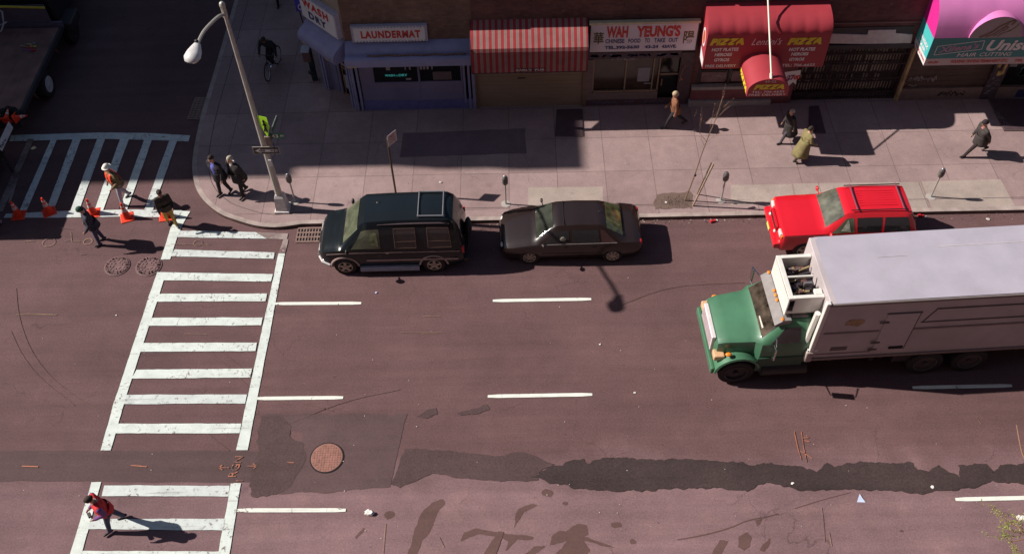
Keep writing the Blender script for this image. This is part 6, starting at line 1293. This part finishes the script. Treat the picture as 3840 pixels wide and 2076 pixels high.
#@@NEXT4
# ------------------------------------------------------------------ people
M_SKIN = mat('skin', (.50, .27, .19), .6, var=.06, scale=20); M_SKIND = mat('skin_brown', (.26, .12, .08), .6, var=.06)
def cl(name, c, r=.85, v=.18): return mat(name, c, r, var=v, scale=7, bump=.15)
M_SHOE = cl('dark_shoe', (.020, .014, .014), .5)
def rotv(v, ax, a): return Matrix.Rotation(a, 3, ax) @ Vector(v)
def person(pos, head, label, top, legs, skin=None, hair=None, shoe=None, H=1.75, lean=5, legL=(20, 5), legR=(-18, 25), armL=(-20, 15, 8), armR=(20, 25, 8),
           bulk=1.0, hat=None, coat=None, front=None, sleeves=None, headpitch=0, headyaw=0, pel=None, base='walk', extra=None, collar=None, ctop=None):
    """local frame: +x forward, +y left. leg=(forward swing, knee bend) arm=(forward swing, elbow bend, abduction), degrees"""
    skin = skin or M_SKIN; shoe = shoe or M_SHOE; k = H/1.75
    t = thing('person', pos, label, 'person', R(head))
    prims = []   # (p0, r0, p1, r1, region)
    pz = .0
    lg = []
    for sd_, (sw, kn) in ((1, legL), (-1, legR)):
        hip = Vector((0, sd_*.088, 0)); kd = Vector((math.sin(R(sw)), sd_*.02, -math.cos(R(sw)))); knee = hip+kd*.43
        ad = Vector((math.sin(R(sw-kn)), sd_*.01, -math.cos(R(sw-kn)))); ank = knee+ad*.42; fa = sw-kn
        ft = Vector((math.cos(R(min(0, fa)*.6)), sd_*.12, math.sin(R(min(0, fa)*.8)))).normalized(); lg.append((hip, knee, ank, ft))
    low = min(min(a.z, (a+f*.17).z) for _, _, a, f in lg); P0 = Vector((0, 0, -low+.055)) if pel is None else Vector(pel)
    for hip, knee, ank, ft in lg:
        hip, knee, ank = hip+P0, knee+P0, ank+P0
        prims += [(hip, .090*bulk**.5, knee, .060*bulk**.5, 1), (knee, .060*bulk**.5, ank, .046*bulk**.5, 1), (ank-ft*.05+Vector((0, 0, -.02)), .042, ank+ft*.15+Vector((0, 0, -.025)), .034, 2)]
    L = Matrix.Rotation(R(lean), 3, 'Y'); Tq = lambda x, y, z: P0+L @ Vector((x, y, z))
    b = bulk
    for z, dx, ww in ((-.02, .0, .085), (.10, .0, .080), (.22, .012, .092), (.33, .015, .10)):
        prims.append((Tq(dx, ww*b, z), .098*b, Tq(dx, -ww*b, z), .098*b, 1 if z < 0 else 0))
    prims += [(Tq(0, 0, 0), .11*b, Tq(.01, 0, .34), .11*b, 0), (Tq(.0, .145*b, .46), .062*b, Tq(.0, -.145*b, .46), .062*b, 0), (Tq(0, 0, .44), .085, Tq(.005, 0, .50), .06, 0), (Tq(.0, 0, .48), .055, Tq(.02, 0, .60), .052, 3)]
    hands = []
    for sd_, (sw, el, ab) in ((1, armL), (-1, armR)):
        sh = Tq(0, sd_*.17*b, .455); ad = L @ Vector((math.sin(R(sw))*math.cos(R(ab)), sd_*math.sin(R(ab)), -math.cos(R(sw))*math.cos(R(ab)))); elb = sh+ad*.28
        inn = -.25 if el > 50 else -.03
        fd = L @ Vector((math.sin(R(sw+el)), sd_*inn+sd_*math.sin(R(ab))*.4, -math.cos(R(sw+el)))).normalized(); wr = elb+fd*.24
        prims += [(sh, .056*b, elb, .046*b, 4), (elb, .046*b, wr, .035*b, 4), (wr, .028, wr+fd*.06, .030, 5)]
        hands.append((wr, fd, sd_))
    hc = Tq(.03, 0, .69); HR = L @ Matrix.Rotation(R(headyaw), 3, 'Z') @ Matrix.Rotation(R(headpitch), 3, 'Y')
    mb = MB()
    def cap(p0, r0, p1, r1):
        mb.tube([p0, p0.lerp(p1, .5), p1], [r0, (r0+r1)/2, r1], 12); mb.ball(p0, r0, nu=12, nv=8); mb.ball(p1, r1, nu=12, nv=8)
    for p0, r0, p1, r1, rg in prims: cap(p0, r0, p1, r1)
    # head: skull, jaw, nose, ears
    def hp(x, y, z): return hc+HR @ Vector((x, y, z))
    n0 = len(mb.v); mb.ball((0, 0, .02), (.095, .075, .105), nu=16, nv=12); mb.ball((.025, 0, -.055), (.062, .055, .065), nu=12, nv=8); mb.ball((.098, 0, -.01), (.018, .014, .026), nu=8, nv=6)
    for s2 in (-1, 1): mb.ball((-.005, s2*.076, -.005), (.020, .012, .030), nu=8, nv=6)
    for i in range(n0, len(mb.v)): mb.v[i] = hc+HR @ mb.v[i]
    mb.v = [v*k for v in mb.v]
    tmp = mb.build('tmp', M_SKIN, None, weld=False)
    md = tmp.modifiers.new('r', 'REMESH'); md.mode = 'VOXEL'; md.voxel_size = .017; md.use_smooth_shade = True
    m2 = tmp.modifiers.new('s', 'SMOOTH'); m2.factor = .5; m2.iterations = 2
    dg = bpy.context.evaluated_depsgraph_get(); me = bpy.data.meshes.new_from_object(tmp.evaluated_get(dg)); bpy.data.objects.remove(tmp)
    vs = [v.co.copy() for v in me.vertices]; fs = [tuple(p.vertices) for p in me.polygons]; cs = [p.center.copy() for p in me.polygons]
    bpy.data.meshes.remove(me)
    mats = [top, legs, shoe, skin, sleeves or top, front or top, M_BLACK]
    def dist(c, p0, r0, p1, r1):
        d = p1-p0; u_ = max(0, min(1, (c-p0).dot(d)/max(d.length_squared, 1e-9))); return (c-(p0+d*u_)).length-(r0+(r1-r0)*u_)
    mi = []; Li = L.inverted()
    for c in cs:
        c = c/k; best = 1e9; rg = 0
        for p0, r0, p1, r1, g_ in prims:
            d = dist(c, p0, r0, p1, r1)
            if d < best: best = d; rg = g_
        if (c-hc).length < .135 and (c-hc).dot(L @ Z) > -.11: rg = 3
        q_ = Li @ (c-P0)
        if rg == 0 and front and q_.x > .05 and abs(q_.y) < .055+.02*q_.z and q_.z > (.0 if front else 9): rg = 6
        if rg == 0 and q_.z < .0 and not coat and ctop is None: rg = 0 if q_.z > -.10 else 1
        mi.append({0: 0, 1: 1, 2: 2, 3: 3, 4: 4, 5: 3, 6: 5}[rg])
    mb = MB(); mb.add(vs, fs); mb.mi = mi
    n1 = len(mb.f)
    for wr, fd, sd_ in hands:                                           # palms carry five fingers
        side = (L @ Y)*sd_; fwd = fd.cross(side).normalized(); pal = wr+fd*.075
        for i, (o_, ln) in enumerate(((-.024, .058), (-.008, .068), (.008, .072), (.023, .066))):
            a = pal+fwd*o_; c1 = a+fd*ln*.5-side*.008; c2 = a+fd*ln-side*.026; mb.tube([p*k for p in (a-fd*.02, c1, c2)], [.0095, .009, .0065], 6)
        th = wr+fd*.03+fwd*.028; mb.tube([p*k for p in (th, th+fwd*.024+fd*.022, th+fwd*.026+fd*.05)], [.012, .010, .008], 6)
    for j in range(n1, len(mb.f)): mb.mi[j] = 3
    e0 = len(mb.f)
    for s2 in (-1, 1): mb.ball(hp(.083, s2*.030, .012)*k, (.010*k, .010*k, .008*k), nu=6, nv=4)
    mb.tube([hp(.080, -.02, -.062)*k, hp(.086, 0, -.064)*k, hp(.080, .02, -.062)*k], .005, 4)
    for j in range(e0, len(mb.f)): mb.mi[j] = 6
    body = mb.build('body', mats, t, world=False, smooth=True, angle=70)
    def headpart(name, m_, x0, zmin, rx, ry, rz, dz=.025, dx=-.008, brim=0):
        h = MB(); rings = []
        for j in range(7):
            el = zmin+(90-zmin)*j/6; cz, cr = math.sin(R(el)), math.cos(R(el))
            rings.append([(hc+HR @ Vector((dx+rx*cr*math.cos(a)-(.03*(1-j/6) if x0 else 0), ry*cr*math.sin(a), dz+rz*cz+(.045*max(0, math.cos(a))*(1-j/6) if x0 else 0))))*k for a in [2*PI*i/16 for i in range(16)]])
        h.loft(rings)
        if brim:
            bz = dz+rz*math.sin(R(zmin)); rr_ = [[(hc+HR @ Vector((dx+(rx+e)*math.cos(R(zmin))*math.cos(a)*f, (ry+e)*math.cos(R(zmin))*math.sin(a)*f, bz-d_)))*k for a in [2*PI*i/16 for i in range(16)]] for e, f, d_ in ((0, .9, 0), (brim, 1, .006), (brim, 1, .012), (0, .9, .010))]; h.loft(rr_, cap=False)
        return h.build(name, m_, t, world=False, smooth=True, angle=60)
    if hair is not None: headpart('hair', hair, 1, -25, .105, .086, .112)
    if hat: headpart(hat[0], hat[1], 0, 5, .118, .100, .125, .035, -.004, hat[2])
    if collar:
        h = MB(); h.loft([[(Tq(.01+rr_*1.1*math.cos(a), rr_*math.sin(a), z+.02*math.cos(a)*-1))*k for a in [2*PI*i/14 for i in range(14)]] for rr_, z in ((.085, .485), (.075, .545), (.062, .535))], cap=False); h.build('collar', collar, t, world=False, smooth=True)
    if coat:                                                            # coat = (material, length, flare)
        cm, ln, fl = coat; h = MB(); rings = []
        for j in range(7):
            f = j/6; z = .16-f*(ln+.16); wq = .165*b+fl*f*.6; dq = .135*b+fl*f; sh_ = (max(0, lg[0][2].x, lg[1][2].x)+min(0, lg[0][2].x, lg[1][2].x))*.3*f
            rings.append([(P0+L @ Vector((sh_+dq*math.cos(a)*(1+.05*math.sin(a*6+f*3)*f), wq*math.sin(a)*(1+.04*math.cos(a*5)*f), z)))*k for a in [2*PI*i/28 for i in range(28)]])
        h.loft(rings, cap=False); o = h.build('coat_skirt', cm, t, world=False, smooth=True); md = o.modifiers.new('s', 'SOLIDIFY'); md.thickness = .012
    if extra: extra(t, Tq, hands, k)
    return t
M_HDARK = cl('dark_hair', (.030, .018, .012)); M_HGRAY = cl('gray_hair', (.38, .33, .27)); M_JEAN = cl('pale_jeans', (.16, .18, .28)); M_JEAND = cl('dark_jeans', (.055, .055, .11))
M_SUIT = cl('navy_black_suit', (.018, .013, .020)); M_COATB = cl('black_coat', (.016, .010, .012)); M_OLIVE = cl('olive_coat', (.24, .19, .08))
# worker in a white hard hat
def vest(t, Tq, hands, k):
    for s2 in (-1, 1):
        h = MB(); h.loft([[Tq(x_, s2*y, z)*k for y in (.03, .085, .15)] for x_, z in ((.155, .0), (.158, .15), (.158, .28), (.12, .42), (.03, .50))], cap=False, closed=False); o = h.build('vest_panel', mat('orange_red_vest', (.80, .055, .02), .5, var=.1), t, world=False, smooth=True); md = o.modifiers.new('s', 'SOLIDIFY'); md.thickness = .012; md.offset = 1
    h = MB(); h.loft([[Tq(x_, y, z)*k for y in (-.15, -.05, .05, .15)] for x_, z in ((-.135, .0), (-.135, .20), (-.12, .40), (-.02, .50))], cap=False, closed=False); o = h.build('vest_back', mat('orange_red_vest', (.80, .055, .02), .5, var=.1), t, world=False, smooth=True); md = o.modifiers.new('s', 'SOLIDIFY'); md.thickness = .012; md.offset = -1
person(G(470, 758), 232, 'worker in white hard hat and orange vest over a khaki jacket walking on the crosswalk', cl('khaki_jacket', (.16, .12, .06)), cl('light_work_jeans', (.30, .31, .38)), hair=M_HDARK, legL=(14, 6), legR=(-12, 14), armL=(6, 55, 6), armR=(-6, 45, 6), bulk=1.3, lean=3, hat=('hard_hat', mat('hard_hat_white', (.80, .77, .70), .3, var=.03), .035), extra=vest, coat=(cl('khaki_jacket', (.16, .12, .06)), .10, .01), H=1.80)
person(G(650, 846), 300, 'person with dark hair in dark jacket and mustard yellow trousers beside the last cone', cl('dark_brown_jacket', (.035, .022, .016)), cl('mustard_trousers', (.45, .30, .06)), skin=M_SKIND, hair=M_HDARK, legL=(9, 4), legR=(-9, 12), armL=(20, 60, 8), armR=(5, 30, 8), bulk=1.16, lean=5, coat=(cl('dark_brown_jacket', (.035, .022, .016)), .12, .02), headpitch=20, H=1.72)
person(G(846, 728, SW), 240, 'man in dark suit and blue shirt, the left one of the pair on the corner', M_SUIT, M_SUIT, hair=M_HDARK, front=cl('blue_shirt', (.12, .12, .48)), legL=(-6, 12), legR=(9, 4), armL=(8, 14, 4), armR=(-4, 12, 8), lean=4, bulk=1.28, headpitch=15, headyaw=15, coat=(M_SUIT, .20, .04), H=1.82)
person(G(915, 730, SW), 232, 'gray haired man in black suit, the right one of the pair on the corner', M_COATB, M_COATB, hair=M_HGRAY, legL=(10, 5), legR=(-8, 12), armL=(-8, 12, 5), armR=(8, 14, 5), lean=4, bulk=1.34, headpitch=12, collar=M_WHITE, coat=(M_COATB, .24, .05), H=1.82)
def held(t, Tq, hands, k):
    h = MB(); c = (hands[0][0]+hands[1][0])/2*k+(hands[0][1])*.09; h.box(c.x-.03, c.y-.07, c.z-.03, c.x+.05, c.y+.07, c.z+.03); h.build('held_device', M_DARK, t, world=False, bevel=.008)
person(G(440, 1968), 215, 'person in red jacket with blue sleeves looking down at a small device in both hands', cl('red_jacket', (.55, .022, .025)), M_JEAND, hair=M_HDARK, sleeves=cl('blue_red_sleeve', (.16, .06, .20)), front=cl('red_inner', (.60, .02, .02)), legL=(17, 6), legR=(-14, 4), armL=(2, 78, 2), armR=(2, 80, 2), lean=9, bulk=1.36, headpitch=35, collar=cl('gray_collar', (.25, .25, .27)), extra=held, coat=(cl('red_jacket', (.55, .022, .025)), .05, .0), H=1.78)
person(G(381, 910), 208, 'person in dark green knit cap, navy jacket and jeans standing before the cones', cl('navy_jacket', (.028, .026, .045)), M_JEAND, hair=M_HDARK, legL=(6, 4), legR=(-5, 6), armL=(10, 40, 6), armR=(4, 35, 6), lean=6, bulk=1.38, hat=('knit_cap', cl('green_knit', (.025, .075, .045)), 0), headpitch=20, coat=(cl('navy_jacket', (.028, .026, .045)), .12, .02), H=1.73)
person(G(2522, 474, SW), 182, 'person in rusty brown jacket and pale cap walking past the take-out', cl('rust_jacket', (.19, .075, .038)), cl('black_trousers', (.016, .012, .018)), hair=M_HGRAY, legL=(26, 6), legR=(-26, 20), armL=(-6, 18, 4), armR=(12, 35, 4), lean=3, bulk=1.22, hat=('cap', cl('pale_cap', (.40, .30, .20)), .0), coat=(cl('rust_jacket', (.19, .075, .038)), .12, .01), H=1.64)
person(G(2948, 528, SW), 195, 'person in long black coat walking left past the gated shop', M_COATB, cl('gray_trousers', (.065, .052, .065)), hair=M_HGRAY, legL=(26, 8), legR=(-18, 26), armL=(-10, 16, 6), armR=(12, 20, 6), lean=6, bulk=1.36, sleeves=cl('charcoal_sleeve', (.04, .03, .028)), coat=(cl('charcoal_coat', (.026, .020, .020)), .46, .10), H=1.50)
person(G(3002, 598, SW), 20, 'person in long olive coat seen from behind on the sunlit pavement', cl('olive_coat_body', (.20, .165, .07)), cl('dark_legs', (.03, .02, .018)), hair=M_HDARK, legL=(14, 5), legR=(-16, 20), armL=(-6, 14, 6), armR=(12, 50, 8), lean=4, bulk=1.3, coat=(cl('olive_coat_body', (.20, .165, .07)), .56, .16), H=1.50)
person(G(3650, 578, SW), 188, 'person in dark gray coat and dark cap striding left toward the right edge shops', cl('dark_gray_coat', (.040, .031, .030)), cl('maroon_black_trousers', (.022, .012, .012)), hair=M_HDARK, legL=(32, 3), legR=(-24, 26), armL=(-26, 14, 6), armR=(10, 20, 6), lean=8, bulk=1.34, hat=('cap', M_COATB, .0), headpitch=12, collar=cl('pink_scarf', (.55, .20, .18)), coat=(cl('dark_gray_coat', (.040, .031, .030)), .24, .07), H=1.64)
person(G(1042, 12, SW), 262, 'person in dark clothes at the top edge, only the shoes and trousers in view', M_COATB, cl('black_trousers', (.016, .012, .018)), hair=M_HDARK, bulk=1.2, H=1.72)
person(G(-2, 862), 250, 'person in pale blue trousers cut off by the left edge beside the cones', cl('gray_blue_jacket', (.10, .10, .14)), cl('pale_blue_trousers', (.28, .29, .42)), hair=M_HDARK, legL=(12, 5), legR=(-12, 10), bulk=1.35, lean=8, H=1.75)
# cyclist and bicycle
f0 = G(1010, 297, SW); r0 = G(1046, 233, SW); hd = (f0-r0); ang = math.atan2(hd.y, hd.x)
t = thing('bicycle', r0.lerp(f0, .5), 'dark bicycle with pale rims ridden on the shaded side pavement', 'bicycle', ang)
def bwheel(x, steer=0):
    mb = MB(); n = 28; Rw = .335; c = Vector((x, 0, Rw))
    pts = [c+Vector((Rw*math.cos(a)*math.cos(steer), Rw*math.cos(a)*math.sin(steer), Rw*math.sin(a))) for a in [2*PI*i/n for i in range(n+1)]]; mb.tube(pts, .022, 6, cap=False); w_ = mb.build('wheel', M_TYRE, t, world=False, smooth=True)
    mb = MB(); mb.tube([c+(p-c)*.93 for p in pts], .012, 5, cap=False)
    for i in range(12): mb.tube([c, c+(pts[i*2+1]-c)*.93], .002, 3)
    mb.build('rim', mat('pale_rim', (.45, .44, .52), .35, metal=.4), w_, world=False)
bwheel(-.5); bwheel(.52, .12)
M_BF = mat('dark_blue_frame', (.03, .03, .09), .4)
mb = MB(); bb, st_, ht, fk, rx = Vector((-.08, 0, .30)), Vector((-.20, 0, .82)), Vector((.33, 0, .86)), Vector((.52, 0, .335)), Vector((-.5, 0, .335))
for a, b_ in ((bb, st_), (st_, ht), (bb, ht-Z*.1), (bb, rx), (st_-Z*.06, rx)): mb.tube([a, b_], .016, 6)
for y in (-.05, .05): mb.tube([ht-Z*.1, fk+Vector((0, y, 0))], .013, 6)
mb.build('frame', M_BF, t, world=False, smooth=True)
mb = MB(); mb.tube([ht-Z*.1, ht+Z*.12], .014, 6); mb.tube([(.36, -.30, 1.0), (.38, -.1, .99), (.38, .1, .99), (.36, .30, 1.0)], .013, 6); mb.build('handlebar', M_DARK, t, world=False)
mb = MB(); mb.tube([st_, st_+Z*.1], .014, 6); mb.loft([[Vector((x, y*w_, .93)) for y in (-1, 1)]+[Vector((x, y*w_*.8, .885)) for y in (1, -1)] for x, w_ in ((-.34, .075), (-.24, .075), (-.08, .02))]); mb.build('saddle', M_DARK, t, world=False)
mb = MB(); mb.tube([bb+Vector((.0, -.06, 0)), bb+Vector((.06, -.06, -.15))], .012, 5); mb.tube([bb+Vector((.0, .06, 0)), bb+Vector((-.06, .06, .15))], .012, 5); mb.box(-.06, -.15, .13, .04, -.06, .16); mb.box(-.18, .06, .44, -.08, .15, .47); mb.build('crank', M_CHROME, t, world=False)
person(r0.lerp(f0, .5), math.degrees(ang), 'cyclist in dark sweater leaning over the handlebar on the side pavement', cl('dark_green_sweater', (.012, .022, .026)), cl('black_trousers', (.016, .012, .018)), skin=M_SKIND, hair=M_HDARK, shoe=cl('pale_shoe', (.32, .32, .42)), legL=(72, 82), legR=(42, 72), armL=(42, 12, 20), armR=(42, 12, 20), lean=34, pel=(-.20, 0, 1.0), bulk=1.25, headpitch=10, H=1.72)

# ------------------------------------------------------------------ litter
M_PAPER = mat('litter_paper', (.75, .72, .68), .7, var=.1); M_CAN = mat('red_can', (.62, .03, .04), .35)
LG = 'litter on the road and pavement'
def crumple(u, v, z, r, label, mt=M_PAPER, seed=0, flat=.4, name='paper_scrap', cat='litter'):
    rr = random.Random(seed); p = G(u, v, z); mb = MB(); mb.ball((0, 0, r*flat), (r, r*.75, r*flat), nu=7, nv=5); mb.v = [q_*rr.uniform(.7, 1.25) for q_ in mb.v]
    o = mb.build(name, mt, None); o.location = p; tag(o, label, cat, LG); return o
crumple(1386, 1925, 0, .13, 'crumpled white newspaper sheet right of the third lane line, near the bottom', seed=1)
crumple(1652, 685, SW, .05, 'white paper ball on the pavement above the van roof', seed=2)
crumple(2498, 760, SW, .05, 'white paper ball by the kerb left of the young tree', seed=3)
crumple(3828, 1944, 0, .13, 'white carton scrap at the right edge above the budding twigs', seed=4, flat=.2)
crumple(126, 556, 0, .10, 'pale yellow paper scrap between the left crosswalk stripes', mat('yellow_paper', (.75, .66, .38), .7), seed=5, flat=.15)
crumple(2250, 1291, 0, .035, 'single white scrap in the middle lane left of the truck nose', seed=6)
crumple(3497, 1826, 0, .06, 'white scrap at the lower edge of the dark patched trench on the right', seed=7)
crumple(2972, 1812, 0, .05, 'white scrap in the dark patched trench below the orange marks', seed=8)
crumple(2380, 1472, 0, .04, 'white scrap on the road left of the truck front wheel', seed=9)
crumple(3704, 823, 0, .06, 'white wrapper in the gutter behind the red car', seed=10)
crumple(436, 1182, 0, .03, 'tiny white scrap in the intersection left of the crosswalk', seed=11)
crumple(1411, 1098, 0, .045, 'pale blue scrap on the road below the van', mat('pale_blue_scrap', (.5, .5, .75), .7), seed=12)
p = G(3228, 1872); t = MB(); t.sheet([(-.12, -.07, .01), (.10, -.08, .01), (-.01, .14, .05)]); o = t.build('paper_scrap', mat('pale_blue_paper', (.55, .62, .82), .6), None); o.location = p; tag(o, 'triangular pale blue paper lying below the dark trench on the right', 'litter', LG)
for u, v, lab, rz in ((2672, 832, 'crushed red can in the gutter between the sedan and the red car', .3), (3452, 812, 'crushed red can in the gutter just behind the red car', -.2)):
    mb = MB(); mb.tube([(-.09, 0, .04), (-.03, .01, .045), (.03, 0, .04), (.09, .01, .04)], [.045, .05, .035, .045], 10); mb.box(.09, -.03, .01, .17, .04, .03, 1); o = mb.build('drink_can', [M_CAN, M_PAPER], None); o.location = G(u, v); o.rotation_euler[2] = rz; tag(o, lab, 'can', LG)
mb = MB(); rr = random.Random(31)
for i in range(240):
    if i % 3 == 0: u, v, z = rr.uniform(1500, 3800), rr.uniform(560, 790), SW+.006
    else: u, v, z = rr.uniform(0, 3840), rr.uniform(860, 2076), .026
    p = G(u, v, z); s_ = rr.uniform(.006, .016); mb.add([p+Vector((s_*math.cos(a), s_*math.sin(a), 0)) for a in (0, 1.3, 2.6, 3.8, 5.2)], [(0, 1, 2, 3, 4)], 0 if rr.random() < .55 else 1)
tag(mb.build('road_specks', [mat('pale_speck', (.55, .50, .47), .8), mat('dark_speck', (.05, .03, .032), .8)], None), 'tiny pale and dark specks of gum and grit on the asphalt', 'specks', kind='stuff')

mb = MB(); rr = random.Random(77)
for i in range(520):
    x = rr.uniform(-7, 18); y = 20.86-abs(rr.gauss(0, .12)); s_ = rr.uniform(.012, .035); a0 = rr.uniform(0, 6); p = Vector((x, y, .006+rr.uniform(0, .006)))
    mb.add([p+Vector((s_*math.cos(a0+a), s_*.6*math.sin(a0+a), rr.uniform(0, .012))) for a in (0, 1.6, 3.0, 4.6)], [(0, 1, 2), (0, 2, 3)], rr.choice((0, 0, 1, 1, 2)))
tag(mb.build('gutter_debris', [mat('dead_leaf_bits', (.16, .095, .06), .9), mat('dark_grit', (.05, .034, .03), .9), mat('pale_bits', (.42, .36, .32), .8)], None), 'dead leaf bits and grit gathered in the gutter along the kerb', 'debris', kind='stuff')
